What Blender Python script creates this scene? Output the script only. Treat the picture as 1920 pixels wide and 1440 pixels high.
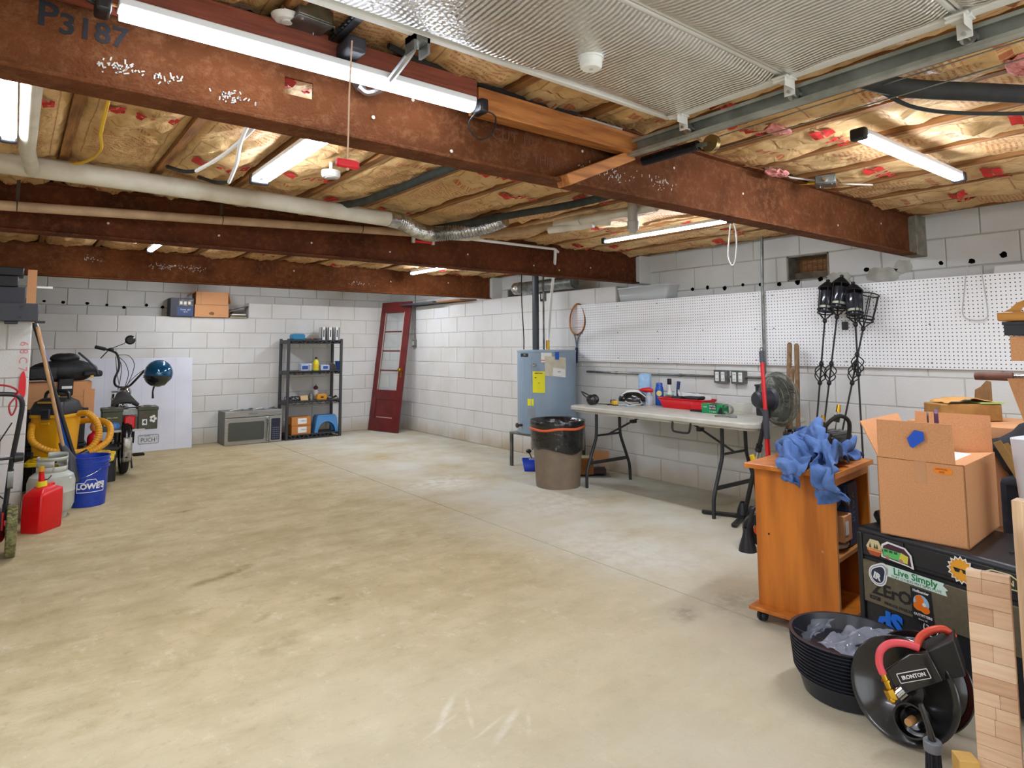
import bpy, bmesh, math, random
from math import sin, cos, pi, radians as rad, sqrt
from mathutils import Vector as V, Matrix as Mx, noise as nz
random.seed(7)
for o in list(bpy.data.objects): bpy.data.objects.remove(o)
sc = bpy.context.scene
col = sc.collection

# ------------------------------------------------------------------ camera
cam = bpy.data.cameras.new('camera'); co = bpy.data.objects.new('camera', cam); col.objects.link(co)
cam.sensor_width = 36; cam.lens = 22.58; cam.shift_x = 0; cam.shift_y = -0.0927
cam.clip_start = 0.05; cam.clip_end = 100
r_ = V((0.79079766, -0.61206417, -0.00406284)); u_ = V((-0.05122964, -0.07280118, 0.99602988)); f_ = V((0.60992998, 0.78744996, 0.08892683))
co.matrix_world = Mx(((r_.x, u_.x, -f_.x, 0), (r_.y, u_.y, -f_.y, 0), (r_.z, u_.z, -f_.z, 1.28), (0, 0, 0, 1)))
sc.camera = co
# ------------------------------------------------------------------ view, world, daylight
sc.view_settings.view_transform = 'Standard'; sc.view_settings.look = 'None'
sc.view_settings.gamma = 1; sc.view_settings.exposure = 0.32; sc.view_settings.use_curve_mapping = False
w = bpy.data.worlds.new('world'); sc.world = w; w.use_nodes = True
w.node_tree.nodes['Background'].inputs[0].default_value = (0.92, 0.96, 1.0, 1)
w.node_tree.nodes['Background'].inputs[1].default_value = 1.0
TUBE = 96.0   # emission of the lamp tubes
# daylight coming in through the open garage doorway behind the camera
al = bpy.data.lights.new('doorway_daylight', 'AREA'); al.shape = 'RECTANGLE'; al.size = 4.4; al.size_y = 2.0
al.energy = 40; al.color = (0.93, 0.97, 1.0)
ao = bpy.data.objects.new('doorway_daylight', al); col.objects.link(ao)
ao.location = (1.0, -1.25, 1.1); ao.rotation_euler = (rad(90), 0, 0)

# ------------------------------------------------------------------ helpers
def lin(h):
    if isinstance(h, str):
        h = h.lstrip('#'); c = [int(h[i:i+2], 16)/255 for i in (0, 2, 4)]
        return tuple(x/12.92 if x <= .04045 else ((x+.055)/1.055)**2.4 for x in c)
    return tuple(h)
_m = {}
def M(name, c='#888888', c2=None, rough=.5, metal=0, sc_=6, stretch=(1, 1, 1), thr=(.35, .65), bump=0, bsc=60, emis=0, trans=0, alpha=1, coat=0, space='Object', spec=.5, detail=4, bstretch=None):
    if name in _m: return _m[name]
    m = bpy.data.materials.new(name); m.use_nodes = True; _m[name] = m
    nt = m.node_tree; N = nt.nodes; L = nt.links; b = N['Principled BSDF']
    b.inputs['Roughness'].default_value = rough; b.inputs['Metallic'].default_value = metal
    b.inputs['Specular IOR Level'].default_value = spec
    if coat: b.inputs['Coat Weight'].default_value = coat; b.inputs['Coat Roughness'].default_value = .08
    c = lin(c); b.inputs['Base Color'].default_value = (*c, 1)
    if trans: b.inputs['Transmission Weight'].default_value = trans; b.inputs['IOR'].default_value = 1.3
    if alpha < 1: b.inputs['Alpha'].default_value = alpha
    if emis: b.inputs['Emission Color'].default_value = (*c, 1); b.inputs['Emission Strength'].default_value = emis
    if c2 or bump:
        if space == 'Object':
            tc = N.new('ShaderNodeTexCoord'); src = tc.outputs['Object']
        else:
            g = N.new('ShaderNodeNewGeometry'); src = g.outputs['Position']
        mp = N.new('ShaderNodeMapping'); L.new(src, mp.inputs[0]); mp.inputs['Scale'].default_value = stretch
    if c2:
        n = N.new('ShaderNodeTexNoise'); n.inputs['Scale'].default_value = sc_; n.inputs['Detail'].default_value = detail; L.new(mp.outputs[0], n.inputs[0])
        r = N.new('ShaderNodeMapRange'); r.inputs[1].default_value = thr[0]; r.inputs[2].default_value = thr[1]; L.new(n.outputs['Fac'], r.inputs[0])
        mx = N.new('ShaderNodeMix'); mx.data_type = 'RGBA'; L.new(r.outputs[0], mx.inputs[0])
        mx.inputs[6].default_value = (*c, 1); mx.inputs[7].default_value = (*lin(c2), 1)
        L.new(mx.outputs[2], b.inputs['Base Color']); m['mix'] = mx.name
    if bump:
        n2 = N.new('ShaderNodeTexNoise'); n2.inputs['Scale'].default_value = bsc; n2.inputs['Detail'].default_value = 3
        if bstretch:
            mp2 = N.new('ShaderNodeMapping'); L.new(src, mp2.inputs[0]); mp2.inputs['Scale'].default_value = bstretch; L.new(mp2.outputs[0], n2.inputs[0])
        else: L.new(mp.outputs[0], n2.inputs[0])
        bp = N.new('ShaderNodeBump'); bp.inputs['Strength'].default_value = bump; bp.inputs['Distance'].default_value = .01
        L.new(n2.outputs['Fac'], bp.inputs['Height']); L.new(bp.outputs[0], b.inputs['Normal'])
    return m

def basis(d):
    d = V(d).normalized(); a = V((0, 0, 1)) if abs(d.z) < .95 else V((1, 0, 0))
    x = a.cross(d).normalized(); return x, d.cross(x), d

class MB:
    def __init__(s): s.v = []; s.f = []; s.uv = None
    def add(s, vs, fs):
        k = len(s.v); s.v += [V(p) for p in vs]; s.f += [tuple(i+k for i in f) for f in fs]; return k
    def box(s, x0, x1, y0, y1, z0, z1):
        s.add([(x0,y0,z0),(x1,y0,z0),(x1,y1,z0),(x0,y1,z0),(x0,y0,z1),(x1,y0,z1),(x1,y1,z1),(x0,y1,z1)],
              [(3,2,1,0),(4,5,6,7),(0,1,5,4),(1,2,6,5),(2,3,7,6),(3,0,4,7)]); return s
    def bar(s, a, b, w, h, up=(0, 0, 1), e=0):      # rectangular bar from a to b
        a, b = V(a), V(b); d = (b-a).normalized(); x = d.cross(V(up)).normalized(); z = x.cross(d).normalized(); a -= d*e; b += d*e
        s.add([p+x*sx*w/2+z*sz*h/2 for p in (a, b) for sx, sz in ((-1,-1),(1,-1),(1,1),(-1,1))],
              [(0,1,2,3),(7,6,5,4),(0,4,5,1),(1,5,6,2),(2,6,7,3),(3,7,4,0)]); return s
    def cyl(s, a, b, r, r1=None, n=16, cap=True):
        a, b = V(a), V(b); r1 = r if r1 is None else r1; x, y, d = basis(b-a)
        vs = [p+(x*cos(2*pi*i/n)+y*sin(2*pi*i/n))*q for p, q in ((a, r), (b, r1)) for i in range(n)]
        fs = [(i, (i+1) % n, n+(i+1) % n, n+i) for i in range(n)]
        if cap: fs += [tuple(range(n-1, -1, -1)), tuple(range(n, 2*n))]
        s.add(vs, fs); return s
    def tube(s, pts, r, n=8, closed=False, cap=True, sub=0):
        pts = [V(p) for p in pts]
        if sub: pts, r = smooth_path(pts, sub, closed, r)
        m = len(pts); rs = r if isinstance(r, (list, tuple)) else [r]*m
        x = None; vs = []
        for i, p in enumerate(pts):
            if closed: d = pts[(i+1) % m]-pts[i-1]
            else: d = pts[min(i+1, m-1)]-pts[max(i-1, 0)]
            d = d.normalized() if d.length > 1e-9 else V((0, 0, 1))
            if x is None: x = basis(d)[0]
            x = (x-d*x.dot(d)).normalized(); y = d.cross(x)
            vs += [p+(x*cos(2*pi*k/n)+y*sin(2*pi*k/n))*rs[i] for k in range(n)]
        fs = []
        for i in range(m if closed else m-1):
            j = (i+1) % m
            fs += [(i*n+k, i*n+(k+1) % n, j*n+(k+1) % n, j*n+k) for k in range(n)]
        if cap and not closed: fs += [tuple(range(n-1, -1, -1)), tuple(range((m-1)*n, m*n))]
        s.add(vs, fs); return s
    def lathe(s, prof, n=32, o=(0, 0, 0), ax=(0, 0, 1), wob=None, sx=1, sy=1):
        o = V(o); x, y, d = basis(ax)
        if V(ax) == V((0, 0, 1)): x, y, d = V((1, 0, 0)), V((0, 1, 0)), V((0, 0, 1))
        vs = []
        for j, (r, z) in enumerate(prof):
            for i in range(n):
                t = 2*pi*i/n; rr = r*(1+(wob(t, j) if wob else 0))
                vs.append(o+x*cos(t)*rr*sx+y*sin(t)*rr*sy+d*z)
        fs = [(j*n+i, j*n+(i+1) % n, (j+1)*n+(i+1) % n, (j+1)*n+i) for j in range(len(prof)-1) for i in range(n)]
        s.add(vs, fs); return s
    def ball(s, c, r, n=16, m=10):
        c = V(c); r = (r, r, r) if not isinstance(r, (tuple, list)) else r
        vs = [c+V((r[0]*sin(pi*j/m)*cos(2*pi*i/n), r[1]*sin(pi*j/m)*sin(2*pi*i/n), -r[2]*cos(pi*j/m))) for j in range(m+1) for i in range(n)]
        s.add(vs, [(j*n+i, j*n+(i+1) % n, (j+1)*n+(i+1) % n, (j+1)*n+i) for j in range(m) for i in range(n)]); return s
    def prism(s, poly, z0, z1, mx=None):            # 2d polygon (x,y) extruded z0..z1
        n = len(poly); vs = [V((x, y, z0)) for x, y in poly]+[V((x, y, z1)) for x, y in poly]
        if mx is not None: vs = [mx @ p for p in vs]
        s.add(vs, [tuple(range(n-1, -1, -1)), tuple(range(n, 2*n))]+[(i, (i+1) % n, n+(i+1) % n, n+i) for i in range(n)]); return s
    def grid(s, nu, nv, fn, flip=False):
        vs = [fn(i/nu, j/nv) for j in range(nv+1) for i in range(nu+1)]
        w_ = nu+1; fs = [(j*w_+i, j*w_+i+1, (j+1)*w_+i+1, (j+1)*w_+i) for j in range(nv) for i in range(nu)]
        if flip: fs = [f[::-1] for f in fs]
        s.add(vs, fs); return s
    def xf(s, mx, k=0):
        for i in range(k, len(s.v)): s.v[i] = mx @ s.v[i]
        return s
    def mesh(s, name, mat, ang=35):
        me = bpy.data.meshes.new(name); me.from_pydata([tuple(p) for p in s.v], [], s.f); me.update()
        if ang:
            bm = bmesh.new(); bm.from_mesh(me); bmesh.ops.remove_doubles(bm, verts=bm.verts, dist=1e-5); bmesh.ops.recalc_face_normals(bm, faces=bm.faces)
            bm.to_mesh(me); bm.free()
            for p in me.polygons: p.use_smooth = True
            try: me.set_sharp_from_angle(angle=rad(ang))
            except Exception: pass
        if mat: me.materials.append(mat)
        return me
    def build(s, name, mat, parent=None, bevel=0, ang=35, seg=2, solid=0):
        o = bpy.data.objects.new(name, s.mesh(name, mat, ang)); col.objects.link(o)
        if parent: o.parent = parent
        if solid: q = o.modifiers.new('s', 'SOLIDIFY'); q.thickness = solid; q.offset = 0
        if bevel: q = o.modifiers.new('b', 'BEVEL'); q.width = bevel; q.segments = seg; q.limit_method = 'ANGLE'; q.angle_limit = rad(40); q.harden_normals = False
        return o

def smooth_path(p, sub, closed=False, r=None):
    out = []; ro = []; m = len(p); rs = r if isinstance(r, (list, tuple)) else [r]*m
    for i in range(m if closed else m-1):
        if closed: a, b, c, d = p[i-1], p[i], p[(i+1) % m], p[(i+2) % m]
        else: a, b, c, d = p[max(i-1, 0)], p[i], p[i+1], p[min(i+2, m-1)]
        for k in range(sub):
            t = k/sub; out.append(.5*((2*b)+(c-a)*t+(2*a-5*b+4*c-d)*t*t+(3*b-a-3*c+d)*t**3))
            if rs[0] is not None: ro.append(rs[i]*(1-t)+rs[(i+1) % m]*t)
    if not closed: out.append(p[-1]); ro.append(rs[-1])
    return out, ro

def thing(name, label, cat, loc=(0, 0, 0), rz=0, group=None, rot=None):
    o = bpy.data.objects.new(name, None); o.empty_display_size = .1; col.objects.link(o); o.location = loc
    o.rotation_euler = rot if rot else (0, 0, rz); o['label'] = label; o['category'] = cat
    if group: o['group'] = group
    return o
def tag(o, label, cat, group=None):
    o['label'] = label; o['category'] = cat
    if group: o['group'] = group
    return o
def struct(o): o['kind'] = 'structure'; return o
def dup(root, loc, rz=0, label=None, group=None, rot=None):
    r = root.copy(); col.objects.link(r); r.location = loc; r.rotation_euler = rot if rot else (0, 0, rz)
    if label: r['label'] = label
    if group: r['group'] = group
    def rec(a, b):
        for ch in [x for x in a.children]:
            c = ch.copy(); col.objects.link(c); c.parent = b; rec(ch, c)
    rec(root, r); return r
def text(s, size, mat, parent, mx, name='lettering', ext=.0006, font_sx=1.0, proj=None, bold=0):
    cu = bpy.data.curves.new('t', 'FONT'); cu.body = s; cu.size = size; cu.extrude = ext; cu.align_x = 'CENTER'; cu.align_y = 'CENTER'; cu.resolution_u = 2; cu.offset = bold
    o = bpy.data.objects.new('t', cu); col.objects.link(o)
    dg = bpy.context.evaluated_depsgraph_get(); me = bpy.data.meshes.new_from_object(o.evaluated_get(dg)); bpy.data.objects.remove(o); bpy.data.curves.remove(cu)
    for v in me.vertices:
        p = mx @ V((v.co.x*font_sx, v.co.y, v.co.z)); v.co = proj(p) if proj else p
    me.materials.clear(); me.materials.append(mat)
    o = bpy.data.objects.new(name, me); col.objects.link(o)
    if parent: o.parent = parent
    return o
def frame(o, x, y):     # matrix with origin o, local x along x, local y along y
    x = V(x).normalized(); y = V(y); y = (y-x*y.dot(x)).normalized(); z = x.cross(y)
    return Mx(((x.x, y.x, z.x, o[0]), (x.y, y.y, z.y, o[1]), (x.z, y.z, z.z, o[2]), (0, 0, 0, 1)))
def rrect(w, h, r, n=5, cx=0, cy=0):
    out = []
    for sx, sy, a in ((1, 1, 0), (-1, 1, 90), (-1, -1, 180), (1, -1, 270)):
        for k in range(n+1):
            t = rad(a+90*k/n); out.append((cx+sx*(w/2-r)+r*cos(t), cy+sy*(h/2-r)+r*sin(t)))
    return out
def N3(x, y=0, z=0): return nz.noise(V((x, y, z)))

# ------------------------------------------------------------------ shared materials
black = M('black_plastic', '#1b1b1e', rough=.42)
blackr = M('black_rubber', '#161616', '#26261f', rough=.8, sc_=12)
dgrey = M('dark_grey_plastic', '#3a3a42', rough=.5)
galv = M('galvanised_steel', '#8f9290', '#6c6f68', rough=.38, metal=.85, sc_=14, space='World')
chrome = M('chrome', '#c8cacc', rough=.15, metal=1)
whitep = M('white_plastic', '#e4e4e0', rough=.45)
redp = M('red_plastic', '#c8101a', rough=.38)
card = M('cardboard', '#d69c6d', '#c98f60', rough=.85, sc_=220, stretch=(1, 1, 1), bump=.12, bsc=260)
brass = M('brass', '#c79a35', rough=.28, metal=1)
white = M('white_paper', '#e9e9e6', rough=.7)
pvc = M('pvc', '#cfcabb', '#b7ad97', rough=.45, sc_=7, space='World', thr=(.4, .75))
cream = M('dusty_pvc', '#b89a77', '#9d8264', rough=.6, sc_=9, space='World')
wood_nat = M('bare_pine', '#b9854c', '#96602e', rough=.7, sc_=5, stretch=(1.2, 14, 14), bump=.2, bsc=30)
txt_black = M('black_ink', '#1a1a1c', rough=.7)

# ------------------------------------------------------------------ structure
def wall_material(name, c, c2, low):
    m = M(name, c, c2, rough=.62, sc_=2.2, space='World', thr=(.45, .8), bump=.25, bsc=160)
    nt = m.node_tree; N = nt.nodes; L = nt.links; mx = N[m['mix']]; b = N['Principled BSDF']
    g = N.new('ShaderNodeNewGeometry'); sp = N.new('ShaderNodeSeparateXYZ'); L.new(g.outputs['Position'], sp.inputs[0])
    n = N.new('ShaderNodeTexNoise'); n.inputs['Scale'].default_value = 3; n.inputs['Detail'].default_value = 6; L.new(g.outputs['Position'], n.inputs[0])
    mr = N.new('ShaderNodeMapRange'); mr.inputs[1].default_value = .28; mr.inputs[2].default_value = 0; mr.inputs[3].default_value = 0; mr.inputs[4].default_value = 1; L.new(sp.outputs[2], mr.inputs[0])
    mu = N.new('ShaderNodeMath'); mu.operation = 'MULTIPLY'; L.new(mr.outputs[0], mu.inputs[0]); L.new(n.outputs['Fac'], mu.inputs[1])
    mu2 = N.new('ShaderNodeMapRange'); mu2.inputs[1].default_value = .12; mu2.inputs[2].default_value = .6; mu2.inputs[4].default_value = .8; L.new(mu.outputs[0], mu2.inputs[0])
    m2 = N.new('ShaderNodeMix'); m2.data_type = 'RGBA'; L.new(mu2.outputs[0], m2.inputs[0]); L.new(mx.outputs[2], m2.inputs[6]); m2.inputs[7].default_value = (*lin(low), 1)
    L.new(m2.outputs[2], b.inputs['Base Color']); return m
wmat = wall_material('painted_block', '#dbd9d5', '#cecac0', '#ab946a')
wmat2 = wall_material('upper_painted_block', '#cfcec9', '#bfbdb5', '#a8946c')
joint = M('mortar_joint', '#c2beb4', rough=.8, space='World')
joint2 = M('upper_mortar_joint', '#a8a59c', rough=.8)

CH = 0.2115; CL = 0.42
def block_mesh(L_, H_, mat, key={}):
    k = (round(L_, 3), round(H_, 3), mat.name)
    if k in key: return key[k]
    g = .0035; b = .004; d = .007           # joint half gap, bevel, proud of the joint
    mb = MB(); x0, x1, z0, z1 = g, L_-g, g, H_-g
    mb.add([(x0, 0, z0), (x1, 0, z0), (x1, 0, z1), (x0, 0, z1), (x0+b, -d, z0+b), (x1-b, -d, z0+b), (x1-b, -d, z1-b), (x0+b, -d, z1-b)],
           [(4, 5, 6, 7), (0, 1, 5, 4), (1, 2, 6, 5), (2, 3, 7, 6), (3, 0, 4, 7)])
    me = mb.mesh('block', mat, 0); key[k] = me; return me
def block_wall(name, origin, ang, length, z0, courses, mat, jm, thick=.2, openings=(), phase=0, skip=None):
    """wall face from origin along direction ang; face normal is to the right of the direction"""
    wall = MB()
    root = bpy.data.objects.new(name, None)
    segs = {}
    for c in range(courses):
        cuts = [(a, b) for a, b, cc in openings if cc == c]
        x = 0; parts = []
        for a, b in sorted(cuts): parts.append((x, a)); x = b
        parts.append((x, length)); segs[c] = parts
        for a, b in parts:
            if b-a > .01: wall.box(a, b, 0.0, thick, z0+c*CH, z0+(c+1)*CH)
    o = wall.build(name, jm, None, ang=0); struct(o); o.location = origin; o.rotation_euler = (0, 0, ang)
    for c in range(courses):
        for a, b in segs[c]:
            off = (-(phase+(CL/2 if c % 2 else 0))) % CL
            xs = [a]; t = off-CL
            while t < b:
                if t > a+.03 and t < b-.03: xs.append(t)
                t += CL
            xs.append(b)
            for p, q in zip(xs[:-1], xs[1:]):
                if skip and skip(p, q, c): continue
                bo = bpy.data.objects.new('block', block_mesh(q-p, CH, mat)); col.objects.link(bo); bo.parent = o
                bo.location = (p, 0, z0+c*CH)
    return o
XR, YB, XU, YU = 4.934, 9.42, 5.12, 9.62
XL, YF = -2.6, -1.4
# right wall: direction -Y, face normal -X  -> direction angle -90deg, right side normal = -X
wr = block_wall('wall_right', (XR, YB, 0), rad(-90), YB-YF, 0, 8, wmat, joint, thick=.19, phase=.1)
wr9 = block_wall('wall_right_top_course', (XR, YB, 8*CH), rad(-90), YB-4.60, 0, 1, wmat, joint, thick=.19, phase=.1)
wru = block_wall('wall_right_upper', (XU, YU, 1.60), rad(-90), YU-YF, 0, 4, wmat2, joint2, thick=.2, phase=.23,
                 openings=((YU-2.825, YU-2.475, 1), (YU-6.70, YU-6.40, 1)))
# back wall: direction +X, face normal -Y
wb = block_wall('wall_back', (XL, YB, 0), 0, XR-XL, 0, 8, wmat, joint, thick=.2, phase=-.05)
wb9 = block_wall('wall_back_top_course', (2.60, YB, 8*CH), 0, XR-2.60, 0, 1, wmat, joint, thick=.2, phase=.1)
wbu = block_wall('wall_back_upper', (XL, YU, 1.60), 0, XU-XL, 0, 4, wmat2, joint2, thick=.2, phase=.05)
# left pier of the same blocks, low partition
wp = block_wall('wall_pier', (-1.6, 6.16, 0), 0, 1.71, 0, 7, wmat, joint, thick=.2, phase=.12)
struct(MB().box(XL-.2, XL, YF, YU+.2, 0, 2.44).build('wall_left', wmat, ang=0))
# front wall with the wide doorway the daylight comes through
mbf = MB().box(XL, -.9, YF-.2, YF, 0, 2.44).box(3.6, XU+.2, YF-.2, YF, 0, 2.44).box(-.9, 3.6, YF-.2, YF, 2.15, 2.44)
struct(mbf.build('wall_front', wmat, ang=0))

# weep holes: rough little openings knocked through the upper wall
hole_m = M('hole_dark', '#0b0a09', rough=1, spec=0)
def weep(parent, pts, s):
    for k, (a, z) in enumerate(pts):
        n = 11; rr = s*random.uniform(.8, 1.15)
        poly = [(a+cos(2*pi*i/n)*rr*random.uniform(.75, 1.2), z+sin(2*pi*i/n)*rr*random.uniform(.75, 1.2)) for i in range(n)]
        MB().prism(poly, 0, .0015, frame((0, -.0078, 0), (1, 0, 0), (0, 0, 1))).build('weep_hole', hole_m, parent, ang=0)
weep(wru, [(YU-y, z-1.60) for y, z in ((4.17, 1.815), (3.981, 1.818), (3.781, 1.819), (3.613, 1.822), (3.43, 1.803), (3.245, 1.818), (3.074, 1.809), (2.897, 1.795), (2.737, 1.80), (2.545, 1.81), (2.19, 1.853), (1.691, 1.85), (1.507, 1.841), (1.328, 1.864), (1.1, 1.85), (6.9, 1.85), (6.62+.4, 1.83))], .019)
weep(wbu, [(x-XL, z-1.60) for x, z in ((.05, 1.83), (.27, 1.85), (.46, 1.845), (.71, 1.84), (.92, 1.825), (1.11, 1.8), (1.36, 1.84), (1.55, 1.82), (1.76, 1.815), (1.95, 1.82))], .02)
# patched plaster beside the beam pocket
conc = M('grout', '#8b8578', '#6f6a5c', rough=.9, sc_=14, bump=.6, bsc=60, space='World')
def blob(cx, cy, rx, ry, n=22, j=.18, seed=1):
    rnd = random.Random(seed); return [(cx+cos(2*pi*i/n)*rx*rnd.uniform(1-j, 1+j), cy+sin(2*pi*i/n)*ry*rnd.uniform(1-j, 1+j)) for i in range(n)]
patch = M('grey_patch', '#bcb9af', '#a29e90', rough=.8, sc_=9, space='World', bump=.4, bsc=50)
for (y, z, rx, rz, sd) in ((2.40, 1.80, .10, .055, 1), (2.08, 1.80, .12, .06, 2), (1.93, 1.85, .06, .05, 4)):
    MB().prism(blob(YU-y, z-1.6, rx, rz, seed=sd), 0, .004, frame((0, -.0075, 0), (1, 0, 0), (0, 0, 1))).build('cement_patch', patch, wru, ang=0)
# vents in the upper wall
def vent(n, y0, y1):
    root = thing('window_%d' % n, '', '', (0, 0, 0)); del root['label']; del root['category']; struct(root)
    z0, z1 = 1.60+CH, 1.60+2*CH
    MB().box(XU+.19, XU+.20, y0, y1, z0, z1).build('back_board', M('vent_wood%d' % n, '#b0793f', '#83562a', rough=.8, sc_=6, stretch=(1, 3, 18), space='World'), root, ang=0)
    if n == 1:
        mb = MB()
        for k in range(8):
            y = y0+(y1-y0)*(k+.5)/8; mb.bar((XU+.12, y, z0), (XU+.12, y, z1), .004, .004, up=(1, 0, 0))
        for k in range(5):
            z = z0+(z1-z0)*(k+.5)/5; mb.bar((XU+.12, y0, z), (XU+.12, y1, z), .004, .004)
        mb.build('wire_mesh', M('rusty_wire', '#6b5a48', rough=.7, metal=.5), root)
        MB().box(XU+.10, XU+.14, y0, y1, z0, z0+.075).build('lower_board', M('old_timber', '#6f6250', '#4f4638', rough=.9, sc_=9, space='World'), root)
    mb = MB(); t = .012
    mb.box(XU-.002, XU+.16, y0, y0+t, z0, z1).box(XU-.002, XU+.16, y1-t, y1, z0, z1).box(XU-.002, XU+.16, y0, y1, z0, z0+t).box(XU-.002, XU+.16, y0, y1, z1-t, z1)
    mb.build('window_frame', conc, root, ang=0)
vent(1, 2.475, 2.825); vent(2, 6.40, 6.70)

# ---- floor: two slabs with a sawn joint
def floor_material():
    m = bpy.data.materials.new('concrete_floor'); m.use_nodes = True; nt = m.node_tree; N = nt.nodes; L = nt.links; b = N['Principled BSDF']
    g = N.new('ShaderNodeNewGeometry'); sp = N.new('ShaderNodeSeparateXYZ'); L.new(g.outputs['Position'], sp.inputs[0])
    def noise(s, d=5, st=(1, 1, 1), ro=.6):
        mp = N.new('ShaderNodeMapping'); mp.inputs['Scale'].default_value = st; L.new(g.outputs['Position'], mp.inputs[0])
        n = N.new('ShaderNodeTexNoise'); n.inputs['Scale'].default_value = s; n.inputs['Detail'].default_value = d; n.inputs['Roughness'].default_value = ro; L.new(mp.outputs[0], n.inputs[0]); return n.outputs['Fac']
    def rng(x, a, b_, c=0, d=1):
        r = N.new('ShaderNodeMapRange'); r.inputs[1].default_value = a; r.inputs[2].default_value = b_; r.inputs[3].default_value = c; r.inputs[4].default_value = d; L.new(x, r.inputs[0]); return r.outputs[0]
    def mix(f, a, b_):
        x = N.new('ShaderNodeMix'); x.data_type = 'RGBA'
        if isinstance(f, float): x.inputs[0].default_value = f
        else: L.new(f, x.inputs[0])
        for k, q in ((6, a), (7, b_)):
            if isinstance(q, str): x.inputs[k].default_value = (*lin(q), 1)
            else: L.new(q, x.inputs[k])
        return x.outputs[2]
    def mul(a, b_):
        x = N.new('ShaderNodeMath'); x.operation = 'MULTIPLY'; L.new(a, x.inputs[0])
        if isinstance(b_, float): x.inputs[1].default_value = b_
        else: L.new(b_, x.inputs[1])
        return x.outputs[0]
    def spot(cx, cy, rx, ry, ang=0):        # soft ellipse at a place on the floor, broken up by noise
        mp = N.new('ShaderNodeMapping'); mp.vector_type = 'TEXTURE'; mp.inputs['Location'].default_value = (cx, cy, 0); mp.inputs['Rotation'].default_value = (0, 0, ang); mp.inputs['Scale'].default_value = (rx, ry, 1)
        L.new(g.outputs['Position'], mp.inputs[0]); le = N.new('ShaderNodeVectorMath'); le.operation = 'LENGTH'; L.new(mp.outputs[0], le.inputs[0]); return rng(le.outputs['Value'], 1, .3)
    base = mix(rng(noise(.55, 6), .35, .68), '#bba985', '#c6b896')
    base = mix(rng(noise(4, 9), .36, .68, 0, .62), base, '#a4936c')
    base = mix(rng(noise(1.7, 7, (1, 2.6, 1), .75), .46, .66, 0, .55), base, '#9f8d67')
    base = mix(rng(noise(15, 8, (1, 1, 1), .8), .54, .66, 0, .4), base, '#8d7d59')
    base = mix(rng(noise(6, 9, (1.6, 1, 1), .8), .56, .7, 0, .5), base, '#dbd3bd')
    base = mix(mul(rng(sp.outputs[0], 2.3, 3.4), rng(noise(1.2, 5), .3, .6)), base, '#cbc8ba')      # paler second pour beyond the joint
    base = mix(mul(rng(sp.outputs[1], 3.2, 1.0), rng(noise(1.3, 6), .25, .75, .45, 1.0)), base, '#c2bba8')      # greyer towards the doorway
    base = mix(mul(rng(sp.outputs[0], 4.1, 4.6), rng(noise(2.1, 5), .25, .7, 0, .5)), base, '#8f8b7c')
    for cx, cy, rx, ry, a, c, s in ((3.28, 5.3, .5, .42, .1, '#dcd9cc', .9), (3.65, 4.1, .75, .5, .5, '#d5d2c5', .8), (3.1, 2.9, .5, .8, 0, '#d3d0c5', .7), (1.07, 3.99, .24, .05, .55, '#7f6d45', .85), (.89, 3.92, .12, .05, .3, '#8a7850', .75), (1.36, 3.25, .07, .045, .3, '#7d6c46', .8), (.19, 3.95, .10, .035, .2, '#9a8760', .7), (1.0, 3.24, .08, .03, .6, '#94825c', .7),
                               (2.62, 2.03, .14, .10, .6, '#8d8470', .7), (1.11, 5.67, .12, .04, .2, '#6f6044', .7), (1.7, 3.1, .3, .05, .4, '#b7a67f', .6), (.9, 6.3, .9, .06, .1, '#b29c70', .5), (2.95, 1.95, .25, .2, 0, '#8f8670', .6), (1.27, 2.03, .15, .020, .75, '#ddd8c9', .55), (1.33, 1.97, .12, .012, 1.1, '#ddd8c9', .45), (1.22, 1.97, .13, .010, .35, '#ddd8c9', .45), (1.40, 1.84, .15, .020, .55, '#ddd8c9', .55), (1.45, 1.79, .10, .012, .9, '#ddd8c9', .45), (1.33, 1.86, .10, .010, .3, '#ddd8c9', .45), (.96, 2.93, .18, .13, .2, '#9b8c69', .75), (.3, 3.3, .3, .1, .4, '#b3a27c', .6), (2.0, 2.6, .35, .12, .3, '#a8987a', .55), (1.95, 3.9, .3, .1, .5, '#ab9b78', .5), (.25, 2.7, .12, .04, .4, '#a5946c', .7)):
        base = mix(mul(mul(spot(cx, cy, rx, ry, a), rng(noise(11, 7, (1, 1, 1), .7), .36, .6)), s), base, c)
    base = mix(rng(noise(38, 9, (1, 1, 1), .75), .60, .74, 0, .35), base, '#8f8463')
    base = mix(rng(noise(90, 4), .66, .72, 0, .5), base, '#ddd6c0')
    v = N.new('ShaderNodeTexVoronoi'); v.feature = 'DISTANCE_TO_EDGE'; v.inputs['Scale'].default_value = .21; v.inputs['Randomness'].default_value = 1
    wn = N.new('ShaderNodeTexNoise'); wn.inputs['Scale'].default_value = 2; L.new(g.outputs['Position'], wn.inputs[0]); va = N.new('ShaderNodeMixRGB'); va.inputs[0].default_value = .12; L.new(g.outputs['Position'], va.inputs[1]); L.new(wn.outputs['Color'], va.inputs[2]); L.new(va.outputs[0], v.inputs[0])
    L.new(base, b.inputs['Base Color']); b.inputs['Roughness'].default_value = .8; b.inputs['Specular IOR Level'].default_value = .08
    L.new(rng(noise(3, 5), .3, .7, .88, 1), b.inputs['Roughness'])
    bp = N.new('ShaderNodeBump'); bp.inputs['Strength'].default_value = .35; bp.inputs['Distance'].default_value = .004; L.new(noise(70, 6), bp.inputs['Height']); L.new(bp.outputs[0], b.inputs['Normal'])
    return m
fm = floor_material()
fl = struct(MB().box(XL-.2, XU+.2, YF-3.0, YU+.2, -.10, -.012).build('floor', M('joint_dirt', '#6e6449', rough=.95), ang=0))
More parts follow.
